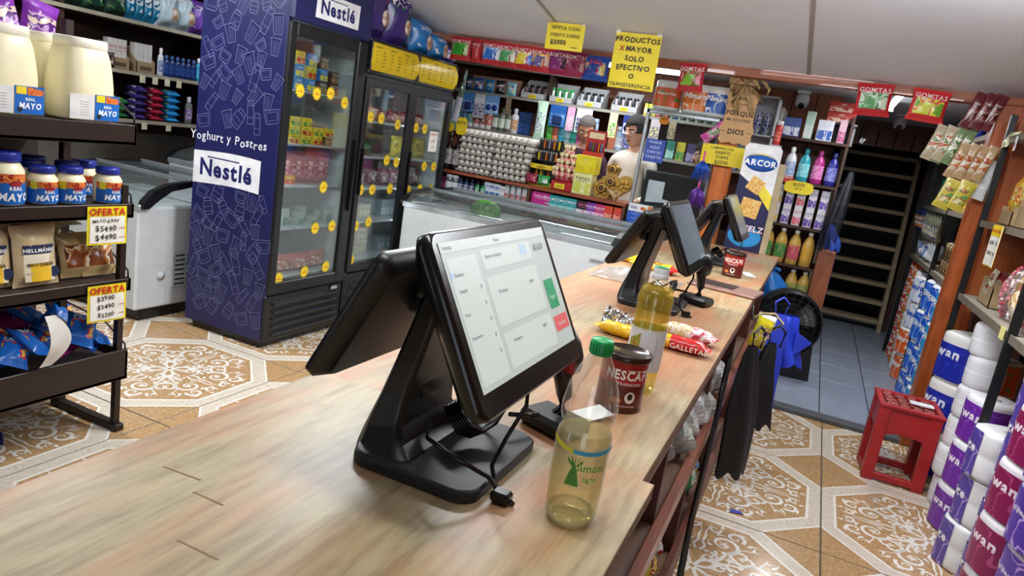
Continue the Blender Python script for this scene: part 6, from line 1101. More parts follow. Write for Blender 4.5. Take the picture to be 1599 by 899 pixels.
# tinsel pom-poms hanging on the pole
def tassel(x, z, c, L, label, seed):
    rnd = random.Random(seed); t = thing('pompom', label, 'pompom', (x, 4.885, z)); obj('handle', MB().tube([(0, 0, .06), (0, 0, -.02)], .008, 6).mesh(mat('D85A9A', .4)), t); mb = MB()
    for k in range(46):
        a = rnd.uniform(0, 2 * PI); q = rnd.uniform(.02, .07); l = L * rnd.uniform(.7, 1); mb.tube([(0, 0, 0), (q * .6 * math.cos(a), -abs(q * .3 * math.sin(a)), -l * .3), (q * math.cos(a), -abs(q * .5 * math.sin(a)) - .005, -l)], [.004, .004, .002], 4)
    o = obj('strands', mb.mesh(mat(c, .3, .3, .2, 60)), t); o['kind'] = 'stuff'
tassel(-.765, 1.47, '2A5AC0', .14, 'blue tinsel pom-pom hanging left of the orange pole', 3); tassel(-.76, 1.29, '6A3AA0', .15, 'purple tinsel pom-pom hanging lower on the orange pole', 5)
place(pouch(.07, .17, .02, 'C84A9A', ['C84A9A', '3A9A4A', 'E08AC0', '3A8A3A'], seed=2), 'hanging_pack', 'pink and green packet hanging slanted beside the pole', 'packet', (-.80, 4.90, 1.60), (0, .8, 0))
# cracker display standee
ar = thing('cracker_display', 'navy and white cardboard cracker display at the end of the counter', 'display', (-.385, 4.675, .955)); W = .11; Hh = .665
sc_ = [(-W, 0), (W, 0), (W, Hh - .02), (W - .02, Hh), (-W + .02, Hh), (-W, Hh - .02)]
b_ = obj('panel', MB().prism(sc_, 0, .012, 'y').mesh(mat('1C1E4A', .4, 0, .05)), ar); obj('side_board', B(W + .002, W + .04, .0, .02, 0, Hh - .1, mat('A89878', .6)), ar)
obj('white_field', MB().prism([(-W, .47), (W, .33), (W, Hh - .02), (W - .02, Hh), (-W + .02, Hh), (-W, Hh - .02)], -.0012, 0, 'y').mesh(mat('E2E2E4', .4)), b_); obj('yellow_stripe', MB().prism([(.0, .39), (W, .27), (W, .36), (.05, .42)], -.0018, -.0012, 'y').mesh(mat('E6D23A', .4)), b_)
el = obj('brand_oval', MB().at(0, -.0015, .555, PI / 2).lathe([(1, 0), (1, .002), (.001, .0022)], 28, 0, .098, .055).mesh(mat('1E5AB0', .35)), b_); mb = MB(); txt(mb, 'ARCOR', .05, on_y(0, -.0042, .536), 0, 'c', 1.0, 0, True); mb.grid(lambda u, v: (-.085 + .17 * u, -.0042, .582 + .02 * math.sin(PI * u) + .007 * v * math.sin(PI * u)), 12, 1, 1); obj('lettering', mb.mesh([mat('F0F0F0', .4), mat('E6D23A', .4)]), el)
crk = pmat(['D8A24A', 'E4BC6A', 'C88A34', 'E8C880'], 60, .6)
for x, z, s_, a in ((.0, .415, .045, .45), (-.005, .27, .058, .12)): c_ = obj('cracker_picture', MB().at(x, -.0025, z, 0, a).box(-s_, s_, -.001, .001, -s_, s_, 0, .0009).mesh(crk), b_); [obj('hole', MB().at(x, -.004, z, 0, a).box(-s_ * .6 + s_ * .6 * i - .003, -s_ * .6 + s_ * .6 * i + .003, -.0004, 0, -s_ * .6 + s_ * .6 * j - .003, -s_ * .6 + s_ * .6 * j + .003).mesh(mat('A86A24', .7)), c_) for i in range(3) for j in range(3)]
obj('glow_patch', MB().at(.0, -.0006, .09, PI / 2).lathe([(.085, 0), (.085, .0006)], 20, 0, 1.2, .8).mesh(mat('2A8AC8', .4)), b_); mb = MB(); txt(mb, 'SELZ', .052, on_y(.045, -.0040, .125), 1, 'c', 1., 0, True, .1); txt(mb, 'SELZ', .050, on_y(.047, -.0048, .127), 0, 'c', 1., 0, False, .1); obj('lettering', mb.mesh([mat('F0F0F0', .4), mat('B8242E', .4)]), b_)
# little white cabinet with cans
wc_ = thing('white_cabinet', 'small white wall cabinet with blue and silver cans right of plaque', 'cabinet', (-.53, 5.40, 1.48)); cwm = mat('B4B8BC', .4, 0, .04)
obj('case', MB().box(-.12, -.11, 0, .2, 0, .5).box(.11, .12, 0, .2, 0, .5).box(-.12, .12, .19, .2, 0, .5).mesh(cwm), wc_)
for z in (.0, .22, .49): obj('shelf', B(-.12, .12, -.0, .2, z, z + .012, cwm), wc_)
run([(can(.026, .15, ['1E3A8A', 'B8C0CC', '16286A', 'C8CCD0']), 'drink_can', 'slim blue and silver can', 'can')] * 3, (-.60, 5.45, 1.713), (-.47, 5.45, 1.713), 0, 'the white cabinet shelf')
run([(carton(.09, .05, .045, '8A8A84', 'C8B040', ''), 'snack_box', 'flat snack box', 'box')] * 2, (-.59, 5.42, 1.493), (-.48, 5.42, 1.493), 0, 'the white cabinet bottom'); place(bottle(.025, .17, 'C8302A', 'D8D8D8', 'E07A6A', 'tall', 1.), 'spray_can', 'red spray can standing right of the white cabinet', 'can', (-.385, 5.52, 1.66)); t = thing('wall_bracket', 'grey bracket board holding the red spray can', 'shelf', (-.385, 5.5, 1.645)); obj('board', B(-.03, .04, -.03, .1, 0, .014, cwm), t); obj('pole', B(.02, .03, .02, .03, -.5, 0, cwm), t)
# ================================================================ SIDE SHELF WITH MILK AND JUICE, FAN
SY = 5.8; sd = thing('side_shelving', 'dark shelf unit with milk cartons and juice beside the corridor', 'shelf')
for z in (.52, .80, 1.10, 1.43, 1.75): obj('shelf_board', B(-.40, .08, SY, 6.25, z - .02, z, dkw), sd)
obj('upright', B(-.42, -.40, SY, 6.25, 0, 1.95, mat('B8B4A8', .5)), sd); obj('side_panel', B(.08, .20, SY - .02, 6.25, 0, .95, wood('8C4A28', 'A8603A', 4, (6, 6, .8))), sd); obj('upright', B(.08, .10, SY, 6.25, .95, 1.95, dkw), sd)
for lay in range(2): run([(carton(.058, .06, .145, 'DCDCE2', c, 'LECHE', c, .4), 'milk_carton', '%s milk carton, %s layer' % (d_, ('lower', 'upper')[lay]), 'milk') for c, d_ in (('D8B02A', 'yellow marked'), ('6A4AA8', 'violet marked'), ('D85A6A', 'pink marked'), ('5A3A98', 'deep violet marked'), ('6A4AA8', 'violet marked'))], (-.30, SY + .04, 1.10 + .146 * lay), (.03, SY + .04, 1.10 + .146 * lay), 0, 'the side shelving', 0, .03)
run([(bottle(.042, .25, c, cp, c2, 'waist', .8), 'cleaner_bottle', d_, 'bottle') for c, cp, c2, d_ in (('D8DCE0', 'E8E8E8', '8AA0C8', 'white fabric softener bottle'), ('2A98A8', '1E7A8A', '8AD0D8', 'teal fabric softener bottle'), ('A82A7A', '8A1E62', 'D88ABC', 'magenta fabric softener bottle'), ('2A2E8A', '1E2268', '8A8CD0', 'indigo fabric softener bottle'))], (-.27, SY + .06, 1.43), (.03, SY + .06, 1.43), 0, 'the side shelving')
run([(bottle(.045, .27, 'C8A04A', 'E8E8E4', l, 'soda', .9), 'juice_bottle', d_ + ' juice bottle', 'juice') for l, d_ in (('3A8A4A', 'green labelled'), ('3A8A4A', 'green labelled'), ('C84A6A', 'pink labelled'), ('D8A83A', 'amber labelled'))], (-.30, SY + .06, .80), (.0, SY + .06, .80), 0, 'the side shelving'); run([(bottle(.045, .25, 'C8A04A', 'D8D4C8', '8AA05A', 'soda', .9), 'juice_bottle', 'capped lower juice bottle', 'juice')] * 2, (-.06, SY + .06, .52), (.03, SY + .06, .52), 0, 'the side shelving')
run([(carton(.12, .05, .14, '2A4A98', 'D8E0EC', ''), 'cleaning_box', 'blue and white cleaner box', 'box'), (carton(.06, .05, .2, 'C0E0D0', 'E0E8E8', ''), 'cleaning_box', 'tall mint cleaner box', 'box'), (carton(.11, .05, .15, 'D8DCE8', '2A5AA8', ''), 'cleaning_box', 'white and blue soap box', 'box'), (carton(.05, .05, .17, 'D8B0C0', 'B04A7A', ''), 'cleaning_box', 'slim pink box', 'box')], (-.32, SY + .02, 1.75 - .0), (.03, SY + .02, 1.75), 0, 'the top of side shelving')
for i in range(2): place(carton(.20, .12, .075, 'A83028', 'D8B0A0', 'OMO', 'E8D8D0', .4), 'soap_box', 'red soap box stacked high on the side shelving, ' + ('lower', 'upper')[i], 'box', (.0, SY + .15, 1.905 + .076 * i)); 
t = thing('top_crate', 'grey crate under the red soap boxes on side shelving', 'crate', (.0, SY + .15, 1.75)); obj('shell', MB().box(-.12, .12, .12 - .0, .2, 0, .154).box(-.12, .12, 0, .12, .14, .154).mesh(mat('6A6C70', .6)), t); obj('rim', B(-.125, .125, -.004, .21, .148, .1545, mat('7A7C80', .6)), t)
starcard(-.17, SY - .012, 1.385, .22, .10, 'yellow star-edged price card on the side shelving', (('$1250', .032), ('litro', .026)), 'E0C81E')
starcard(-.26, SY - .010, 1.435, .09, .05, 'small red price flash above the yellow star-edged card', (('OFERTA', .016),), 'B8242E', 'F0E8E0')
def drape(w_, h_, d_, mt, folds, taper, seed, top=.25):
    rnd = random.Random(seed); ph = rnd.uniform(0, 6)
    def fn(u, v):
        a = 2 * PI * u; k = top + (1 - top) * min(1, (1 - v) * taper) ** .7
        r = 1 + .16 * math.sin(folds * a + ph + 2 * v); return (w_ / 2 * k * math.cos(a) * r + .02 * math.sin(3 * v + ph), d_ / 2 * k * math.sin(a) * r, h_ * v + .015 * math.sin(5 * a) * (1 - v))
    return MB().grid(fn, 36, 16, 0, None, True, True).mesh(mt)
t = thing('blue_bag', 'bright blue plastic bag on the lower side shelving', 'bag', (-.20, SY - .06, .52)); obj('film', drape(.26, .22, .2, mat('1E6AB8', .3, 0, .15, 8), 5, 1.6, 4), t); obj('knot', MB().tube([(0, 0, .2), (.02, -.02, .24), (.05, -.03, .23)], .015, 6).mesh(mat('1E6AB8', .3)), t)
t = thing('clear_sack', 'hanging clear plastic sack with blue film beside the side shelving', 'bag', (.14, SY - .06, .98)); obj('film', drape(.12, .58, .10, clear('B8C0D0', .1, .3, .06, '5A6478', .12), 5, 1.5, 6), t); obj('blue_content', drape(.10, .18, .08, mat('2A4AA0', .4, 0, .2), 4, 1.4, 8), t)
t = thing('blue_roll', 'tall blue plastic roll leaning by the corridor entrance', 'roll', (.22, 7.75, .028)); obj('film', MB().box(-.05, .05, -.03, .03, 0, .92, 0, .012).mesh(mat('1E4AA8', .3, 0, .2, 8)), t); obj('yellow_edge', B(-.062, -.05, -.02, .02, 0, .6, mat('D8B82A', .5)), t); obj('end_cap', B(-.03, .03, -.02, .02, .92, .935, mat('C8CCD4', .5)), t)
fn_ = thing('floor_fan', 'black round floor fan standing on the grey tiles by the counter', 'fan', (-.02, 5.45, .028), .15); fb_ = mat('101113', .4, 0, .1); FC = Vector((0, 0, .40)); FR = .23
obj('drum', MB().at(0, 0, .40, PI / 2).lathe([(FR, -.08), (FR + .012, -.06), (FR + .012, .06), (FR, .08)], 36, cap=False).mesh(fb_), fn_)
gr = obj('grille', MB().at(0, -.07, .40, PI / 2).lathe([(.055, .012), (.05, .018), (.001, .02)], 20).mesh(fb_), fn_)
for k in range(1, 7): obj('grille_ring', MB().tube([(FR * k / 6.2 * math.cos(a), -.078, .40 + FR * k / 6.2 * math.sin(a)) for a in [2 * PI * q / 32 for q in range(33)]], .003, 5).mesh(fb_), gr)
sp = MB().tube([(.05, -.082, 0), (FR * .6, -.088, 0), (FR, -.078, 0)], .0025, 5).mesh(fb_)
for k in range(24): obj('grille_spoke', sp, gr, (0, 0, .40), (0, 2 * PI * k / 24, 0))
mb = MB(); 
for k in range(3): a0 = 2 * PI * k / 3; mb.grid(lambda u, v: ((.05 + .15 * u) * math.cos(a0 + .9 * v), -.02 + .05 * v, .40 + (.05 + .15 * u) * math.sin(a0 + .9 * v)), 4, 6)
obj('blades', mb.mesh(mat('1C1E22', .4)), fn_); obj('maker_badge', MB().box(-.03, .03, -.094, -.092, .398, .404).mesh(mat('9A9CA0', .4)), fn_)
obj('stand', MB().prism([(-.22, 0), (.24, 0), (.235, .03), (.20, .34), (.12, .20), (-.12, .20), (-.20, .34), (-.23, .03)], -.05, .05, 'y').mesh(fb_), fn_); obj('back_panel', MB().at(0, .075, .40, PI / 2).lathe([(FR, 0), (FR, .004)], 32).mesh(mat('0A0A0B', .7)), fn_)
# ================================================================ RIGHT SIDE
stl = mat('17181A', .4, .3, .1); shw = mat('A39A8C', .6, 0, .1, 20); cbm = mat('9C8460', .75, 0, .1, 18)
def srack(name, label, x0, x1, ys, y0, y1, zs, top):
    t = thing(name, label, 'shelf')
    for y in ys:
        for x in (x0, x1 - .03): obj('upright', MB().box(x, x + .03, y - .018, y + .018, 0, top, 0, .002).mesh(stl), t)
    for z in zs: s = obj('shelf_board', B(x0 + .012, x1, y0, y1, z - .018, z, shw), t); obj('front_edge', B(x0 + .004, x0 + .012, y0, y1, z - .03, z + .004, mat('6E6458', .6)), s)
    return t
sr = srack('steel_shelving', 'black steel shelving with toilet paper and snacks beside the post', .80, 1.30, (4.50, 3.32, 2.0), 2.0, 4.52, (.985, 1.39, 1.83), 1.95)
obj('back_panel', B(1.305, 1.33, 2.0, 4.6, 0, 2.0, wood('96491F', 'B4602E', 3, (1, 1, 6), .45, .2)), sr); obj('end_panel', B(.86, 1.33, 4.545, 4.565, .985, 1.95, wood('96491F', 'B4602E', 3, (6, 1, 1), .45, .2)), sr)
RQ = -PI / 2
# paper stacks under the lowest board
def stack(pr, n, x, y, h, rz, desc, cat='toilet paper', z0=0.0, name='toilet_paper_pack', lean=.012):
    for k in range(n): place(pr, name, '%s, %s from the floor' % (desc, ORD[k]), cat, (x + random.uniform(-lean, lean), y + random.uniform(-lean, lean), z0 + h * k), rz + random.uniform(-.08, .08))
stack(rollpack(.118, .265, '1E2A9A', '2A3AB0', 'Swan', 'E8ECF8', 'E2E2DE', 4.2, -.3, 3.0, .06, .78), 3, .905, 4.33, .265, -1.0, 'big royal blue paper towel pack beside the post', 'paper towels', 0, 'paper_towel_pack', .006)
stack(rollpack(.07, .19, 'E06A2A', '4AA84A', 'Nova', 'F0F0F0', 'E0E2E0', 4.2, 0, 3., .1, .9), 4, 1.0, 4.06, .19, -1.0, 'small orange and green paper towel pack behind the plain rolls', 'paper towels', 0, 'paper_towel_pack', .006)
def plain(r, h):
    if ('plain', r) not in PC: PC['plain', r] = [('wrap', MB().lathe([(r * .9, 0), (r * .98, h * .06), (r, h * .2), (r * 1.0, h * .8), (r * .97, h * .93), (r * .85, h), (r * .3, h * .985)], 24, sup=2.3).mesh(mat('DDDDE0', .35, 0, .04)), None), ('seam', MB().lathe([(r * 1.006, h * .47), (r * 1.012, h * .5), (r * 1.006, h * .53)], 24, cap=False, sup=2.3).mesh(mat('EDEDEF', .3)), 0), ('label_strip', MB().grid(lambda u, v: (r * 1.012 * math.sin(.9 + .3 * u), -r * 1.012 * math.cos(.9 + .3 * u), h * (.2 + .5 * v)), 4, 1).mesh(mat('5A3A98', .4)), 0)]
    return PC['plain', r]
stack(plain(.082, .155), 6, .90, 3.90, .155, RQ, 'plain white jumbo roll in the column left of the purple packs')
stack(rollpack(.098, .215, '6A2A9A', '8A4AB8', 'Swan', 'F0E8F8', 'E4E2E6', 3.6, 0, 3., .04, .86), 3, .90, 3.62, .215, RQ + .35, 'purple toilet paper pack beside the plain white rolls')
stack(rollpack(.10, .205, '54429A', 'A890C8', 'Elite', 'F0F0F8', 'E6E6E6', 1.5, -.55, 3., .02, .95), 3, .89, 3.24, .205, RQ + .35, 'white and violet toilet paper pack, column by the steel leg')
stack(rollpack(.10, .205, '54429A', 'B0A0D0', 'Elite', 'F0F0F8', 'E6E6E6', 1.5, -.55, 3., .02, .95), 5, .93, 3.03, .19, RQ + .3, 'white and violet toilet paper pack, taller right column')
stack(rollpack(.098, .21, '8A1E52', 'B04A7A', 'Swan', 'F4E4EC', 'E6E2E4', 2.6, -.1, 3., .04, .86), 4, .89, 2.82, .21, RQ + .3, 'crimson toilet paper pack in the column right of violet')
stack(rollpack(.105, .215, '5A3AA8', 'C0A0E0', 'Favorita', 'F4F0FA', 'DCD8E8', 3.0, 0, 3., .03, .9), 4, .91, 2.58, .215, RQ + .3, 'purple flowered toilet paper pack in the rightmost column')
for i, (y, c) in enumerate(((4.16, 'C8B83A'),)): pass
t = obj('price_clip', MB().box(.794, .799, 3.36, 3.42, .95, 1.0).mesh(mat('E4DC8A', .5)), sr)
# lowest board goods
def tray(x, y, z, w_, d_, h_, label):
    t = thing('cardboard_tray', label, 'box', (x, y, z), RQ); obj('tray', MB().box(-w_ / 2, w_ / 2, 0, .005, 0, h_ * .6).box(-w_ / 2, w_ / 2, d_ - .005, d_, 0, h_).box(-w_ / 2, -w_ / 2 + .005, 0, d_, 0, h_ * .8).box(w_ / 2 - .005, w_ / 2, 0, d_, 0, h_ * .8).box(-w_ / 2, w_ / 2, 0, d_, 0, .005).mesh(cbm), t); obj('flap', MB().at(0, d_, h_, .6).box(-w_ / 2, w_ / 2, 0, .004, 0, h_ * .4).mesh(cbm), t)
tray(.86, 4.18, .985, .26, .25, .17, 'open cardboard box on the lower right shelf by the post')
for i in range(3): place(bottle(.035, .12, 'A8281E', '2A2A2A', 'E8D8C0', 'tall', 1.), 'sauce_jar', 'dark red sauce jar at the back of the lower right shelf, %s' % ORD[i], 'jar', (.93, 4.36 + .05 * i, .985), RQ)
for i, (c1, cc, d_) in enumerate((('C8BFA8', ['C8BFA8', 'A8281E', '3A6A3A', 'E0D8C0'], 'cream and red soup sachet'), ('8A1E2A', ['8A1E2A', 'D8C8A0', '5A141E', 'C83A2A'], 'maroon soup sachet'), ('D8C83A', ['D8C83A', 'A8281E', 'E8E0A0', '3A7A3A'], 'yellow soup sachet'), ('D8D0C0', ['D8D0C0', 'C84A2A', 'E8E4D8', 'A83A2A'], 'white soup sachet'))): place(pouch(.12, .15, .03, c1, cc, 'SOPA', 'A8281E', i), 'soup_sachet', d_ + ' standing in the open cardboard box', 'sachet', (.865 + .02 * i, 4.10 - .06 * i + .1, 1.02), (-.15, 0, RQ + .1 * i))
place(pouch(.22, .30, .10, 'D8C8B0', ['C8A86A', 'E8D8C0', '8A6A3A', 'B83A3A'], '', seed=3, scale=14), 'noodle_bag', 'clear patterned noodle bag leaning on the lower right shelf', 'bag', (.88, 3.62, .99), (-.2, 0, RQ))
rnd = random.Random(5)
def candy_sack(y, label, seed):
    t = thing('candy_sack', label, 'candy', (.93, y, .985), RQ); rnd = random.Random(seed); mb = MB()
    def f(u, v): a = 2 * PI * u; k = math.sin(PI * min(.97, v * .85 + .12)) ** .5; return (.13 * k * math.cos(a) * (1 + .08 * math.sin(5 * a + seed)), .11 * k * math.sin(a) * (1 + .06 * math.sin(4 * a)), .26 * v)
    mb.grid(f, 24, 14, 0, None, True, True); obj('net', mb.mesh(clear('F6F0F0', .2, .15, .12, 'E8D8D8', .15)), t); mb = MB()
    for k in range(260):
        u, v = rnd.random(), rnd.uniform(.03, .93); p = f(u, v); q = .93; mb.at(p[0] * q, p[1] * q, p[2], rnd.uniform(0, 3), rnd.uniform(0, 3)).box(-.013, .013, -.006, .006, -.006, .006, k % 3, .003)
    o = obj('sweets', mb.mesh([mat('C83A52', .35), mat('E8DCDC', .35), mat('D87A8A', .35)]), t); o['kind'] = 'stuff'
candy_sack(3.74, 'sack of red and white wrapped sweets on the lower right shelf', 2); candy_sack(3.40, 'second sack of red and white sweets nearer the picture edge', 7)
# middle board goods
tray(.86, 4.26, 1.39, .24, .22, .12, 'cardboard tray with arrow marks on the middle right shelf'); tray(.86, 3.92, 1.39, .22, .22, .18, 'taller cardboard box on the middle right shelf')
for i, (y, c1, cc, d_) in enumerate(((4.34, 'E09A1E', ['E09A1E', 'D8C83A', 'C8781A', 'E8D8A0'], 'orange snack pouch'), (4.24, 'D8C84A', ['D8C84A', 'C8301E', 'E8DC80', 'B8241E'], 'yellow snack pouch'), (4.16, 'C8B84A', ['C8B84A', 'A8281E', 'E8DCA0', 'D8A83A'], 'mustard snack pouch'), (3.98, 'B8241E', ['B8241E', 'E8D8C0', '8A1E1A', 'D84A3A'], 'red snack pouch'), (3.88, 'A81E24', ['A81E24', 'E8D8C0', '8A1E1A', 'D84A3A'], 'dark red snack pouch'))): place(pouch(.13, .18, .04, c1, cc, '', seed=i), 'snack_pouch', d_ + ' in a cardboard box on the middle right shelf', 'snack', (.89, y, 1.46), (-.1, .15 * (-1) ** i, RQ))
for i, (y, ry) in enumerate(((4.02, .12), (3.93, -.06))):
    t = thing('offer_tag', 'white and yellow offer tag hanging on the middle right shelf, ' + ('left', 'right'), 'sign', (.796, y, 1.385), (0, 0, RQ + ry)) if False else thing('offer_tag', 'white and yellow offer tag on the middle right shelf, ' + ('left one', 'right one')[i], 'sign', (.796, y, 1.385), (0, 0, RQ + ry))
    b_ = obj('tag_sheet', B(-.045, .045, -.003, -.001, -.19, .0, mat('E8E6DC', .5)), t); obj('yellow_border', MB().box(-.048, .048, -.0008, 0, -.195, .005).box(-.045, .045, -.0036, -.003, -.05, 0).mesh(mat('E4C81E', .5)), b_); mb = MB(); txt(mb, 'OFERTA', .020, on_y(0, -.0042, -.032), 0, b=True); txt(mb, '$500', .026, on_y(0, -.0042, -.09), 1); txt(mb, '$900', .026, on_y(0, -.0042, -.14), 1); obj('lettering', mb.mesh([mat('B8241E', .5), mat('2A2626', .5)]), b_)
# top board goods
for i in range(3): place(carton(.2, .2, .10, 'A8926A', '8A744E', ''), 'cardboard_box', 'closed cardboard box on the top right shelf, %s from the post' % ORD[i], 'box', (.86, 4.3 - .24 * i, 1.83), RQ)
place(pouch(.14, .1, .04, 'D8DCB0', ['D8DCB0', 'E8E8DC', '8AA83A', 'D8D8B0'], seed=2), 'clear_bag', 'clear wrapper sticking out by the post at the top right shelf', 'bag', (.80, 4.46, 1.78), (-.5, 0, RQ)); t = thing('shelf_tag', 'small white price card on the top right shelf edge', 'tag', (.80, 4.20, 1.80), RQ); obj('card', B(-.02, .02, -.004, -.002, -.05, .02, mat('E4E2DC', .5)), t); obj('marking', B(-.012, .012, -.005, -.004, -.03, -.01, mat('8A6A9A', .5)), t)
# things hanging on the post
hp_ = thing('hanging_string', 'thin string hook at the top of the wooden post', 'string', (.74, 4.62, 2.02)); obj('string', MB().tube([(.02, .03, .03), (0, 0, 0), (-.03, -.02, -.08), (-.05, -.03, -.12)], .004, 5).mesh(mat('A89878', .8)), hp_)
HANG = [(.66, 4.58, 1.86, .06, .20, '5A1820', ['5A1820', '8A3A3A', '3A1218', '9A7A74'], 3, 'dark red spice sachet'), (.50, 4.60, 1.67, .06, .20, 'A89A80', ['A89A80', '4A7A3A', 'E0D8C8', 'A8542A'], 2, 'beige herb sachet'), (.57, 4.60, 1.66, .055, .21, '6A7E54', ['6A7E54', 'C8C8B0', '4A6A34', 'D8D8C8'], 3, 'green herb sachet'), (.67, 4.57, 1.59, .055, .20, 'A88A64', ['B8AA90', '9A3A28', 'B0743A', 'C8C0B0'], 4, 'red and cream spice sachet'), (.64, 4.57, 1.42, .085, .17, 'B8A63A', ['C8C090', 'A84030', '5A8A4A', 'B8A63A'], 2, 'yellow and red soup sachet')]
for x, y, z, w_, h_, c1, cc, n, d_ in HANG:
    for i in range(n): place(pouch(w_, h_, .02, c1, cc, '', seed=i, scale=24), 'hanging_sachet', '%s hanging on the wooden post, %s from the left' % (d_, ORD[i]), 'sachet', (x + (w_ * .8) * (i - (n - 1) / 2), y - .012 * (i % 2), z), (0, .25, 0))
place(pouch(.10, .22, .02, 'D8DCDC', ['E8E8E8', 'C8D0D0', 'F0F0F0', 'D8DCDC'], seed=3), 'hanging_sachet', 'empty clear bag hanging right of the spice sachets', 'bag', (.755, 4.60, 1.50), (0, .2, 0))
# far shelving behind the post
fr_ = srack('steel_shelving', 'black steel shelving in the back room with wrapped paper packs', .84, 1.32, (7.25, 5.92, 4.98), 4.9, 7.3, (.96, 1.40, 1.90), 2.0)
stack(rollpack(.06, .15, 'B83A2A', 'E8E0D8', 'Nova', 'F0F0F0', 'E0E0E0', 4., 0, 3., .05, .92), 6, .92, 7.05, .15, RQ + .5, 'small red and white paper pack in the far column', 'paper towels', 0.028, 'paper_towel_pack', .004)
stack(rollpack(.06, .15, 'E06A2A', '3A9A4A', 'Nova', 'F0F0F0', 'E0E0E0', 4., 0, 3., .05, .92), 6, .92, 6.80, .15, RQ + .5, 'small orange and green paper pack in the far column', 'paper towels', 0.028, 'paper_towel_pack', .004)
stack(plain(.085, .17), 5, .93, 6.55, .17, RQ, 'plain white roll in the back room column', 'toilet paper', .028)
stack(rollpack(.10, .21, 'D8602A', 'E8E4E0', 'Nova', 'F0F0F0', 'E2E2E2', 2., 0, 3., .05, .92), 2, .93, 6.28, .21, RQ + .5, 'orange labelled paper pack in the back room', 'paper towels', .028)
stack(rollpack(.10, .21, 'D8DCE4', '2A6AC8', 'Nova', '2A5AB8', 'E4E4E6', 2.6, 0, 3., .05, .92), 2, .93, 6.28, .21, RQ + .5, 'white and blue paper pack above the orange one', 'paper towels', .448)
stack(rollpack(.105, .22, '2A62C8', 'A8D0E8', 'Elite', 'F0F4FA', 'E4E6EA', 3.0, 0, 3., .04, .92), 4, .93, 5.70, .22, RQ + .4, 'sky blue toilet paper pack in the back room, left column', 'toilet paper', .028)
stack(rollpack(.105, .22, '1E56C0', 'E0E8F4', 'Elite', 'F0F4FA', 'E4E6EA', 3.0, 0, 3., .04, .92), 4, .93, 5.44, .22, RQ + .4, 'bright blue toilet paper pack in the back room, middle column', 'toilet paper', .028)
stack(rollpack(.105, .22, '2A8AC8', 'E0E8F4', 'Elite', 'F0F4FA', 'E4E6EA', 3.0, 0, 3., .04, .92), 4, .93, 5.18, .22, RQ + .4, 'aqua toilet paper pack in the back room, right column', 'toilet paper', .028)
for i, (y, z) in enumerate(((6.9, .96), (6.6, .96), (6.78, 1.12))): place(pouch(.26, .18, .14, 'D0D8E0', ['D8DEE4', '6A8AC0', 'E4E8EC', 'D0D8E0'], seed=i, scale=10), 'white_bag', 'white wrapped cup bag on the back room shelf, ' + ('left', 'right', 'upper')[i], 'bag', (.92, y, z), RQ)
run([(can(.045, .11, ['C8A86A', '8A6A3A', 'D8D0B0', '6A4A2A']), 'food_can', 'tan food can', 'can')] * 4, (.92, 5.8, .96), (.92, 5.45, .96), RQ, 'the back room shelf'); run([(can(.045, .11, ['B89A5A', '5A4A2A', 'D8C8A0', '7A5A3A']), 'food_can', 'brown food can', 'can')] * 3, (.92, 5.76, 1.075), (.92, 5.52, 1.075), RQ, 'the back room shelf, upper layer')
for i in range(4): place(carton(.14, .08, .10, 'D8C02A', 'E8D84A', 'TE', '8A241E', .4), 'yellow_box', 'yellow packet box near the post in the back room, %s' % ORD[i], 'box', (.90 - .01 * i, 5.28 - .03 * (i % 2) - .10 * (i // 2), .96 + .101 * (i % 2)), RQ + .2)
for i in range(5): place(pouch(.11, .19, .04, '1E2A44', ['1E2A44', 'D8883A', '16203A', 'C8C8D0'], seed=i), 'coffee_pouch', 'dark blue and orange pouch hanging in the back room, %s' % ORD[i], 'pouch', (.80, 6.95 - .12 * i, 1.19), (.1, .2, RQ), 'hanging dark pouches')
for i in range(6): place(pouch(.12, .20, .04, '5A5A4A', ['6A6A5A', '2A3A6A', 'C8C8B8', '8A7A4A'], seed=i), 'hanging_sachet', 'silvery dark packet hanging in the back room, %s from the left' % ORD[i], 'packet', (.78, 6.2 - .13 * i, 1.16), (.1, .3, RQ), 'hanging silver packets')
run([(bottle(.04, .24, '~A8D8D0', '2A8A6A', '4AA890'), 'soap_bottle', 'clear green soap bottle', 'bottle')] * 4 + [(carton(.10, .10, .2, '9A8664', '7A6848', ''), 'cardboard_box', 'brown carton', 'box')] * 3 + [(bottle(.03, .22, 'B89A5A', '8A241E', 'D8C83A', 'wine', 1.), 'sauce_bottle', 'amber sauce bottle', 'bottle')] * 5, (.93, 7.1, 1.40), (.93, 5.1, 1.40), RQ, 'the upper back room shelf', .01)
run([(bottle(.05, .17, 'DDE0E4', 'E8E8EA', 'C8D0D8', 'tall', 1.), 'white_jug', 'white jar', 'jar')] * 4 + [(carton(.14, .08, .22, 'C8C0B8', 'B84A3A', ''), 'cardboard_box', 'white and red carton', 'box')] * 2 + [(bottle(.03, .30, '1E3AA8', '2A4AC0', None, 'wine', 1.), 'soap_bottle', 'tall blue bottle', 'bottle')] * 2 + [(carton(.08, .06, .2, '7A6A54', '5A4A3A', ''), 'cardboard_box', 'narrow brown carton', 'box')] * 2, (.93, 7.15, 1.90), (.93, 5.7, 1.90), RQ, 'the top back room shelf')
place(carton(.36, .28, .14, '1A2034', '10141E', ''), 'dark_crate', 'dark navy box at the top of back room shelving by the post', 'box', (.90, 5.25, 1.90), RQ)
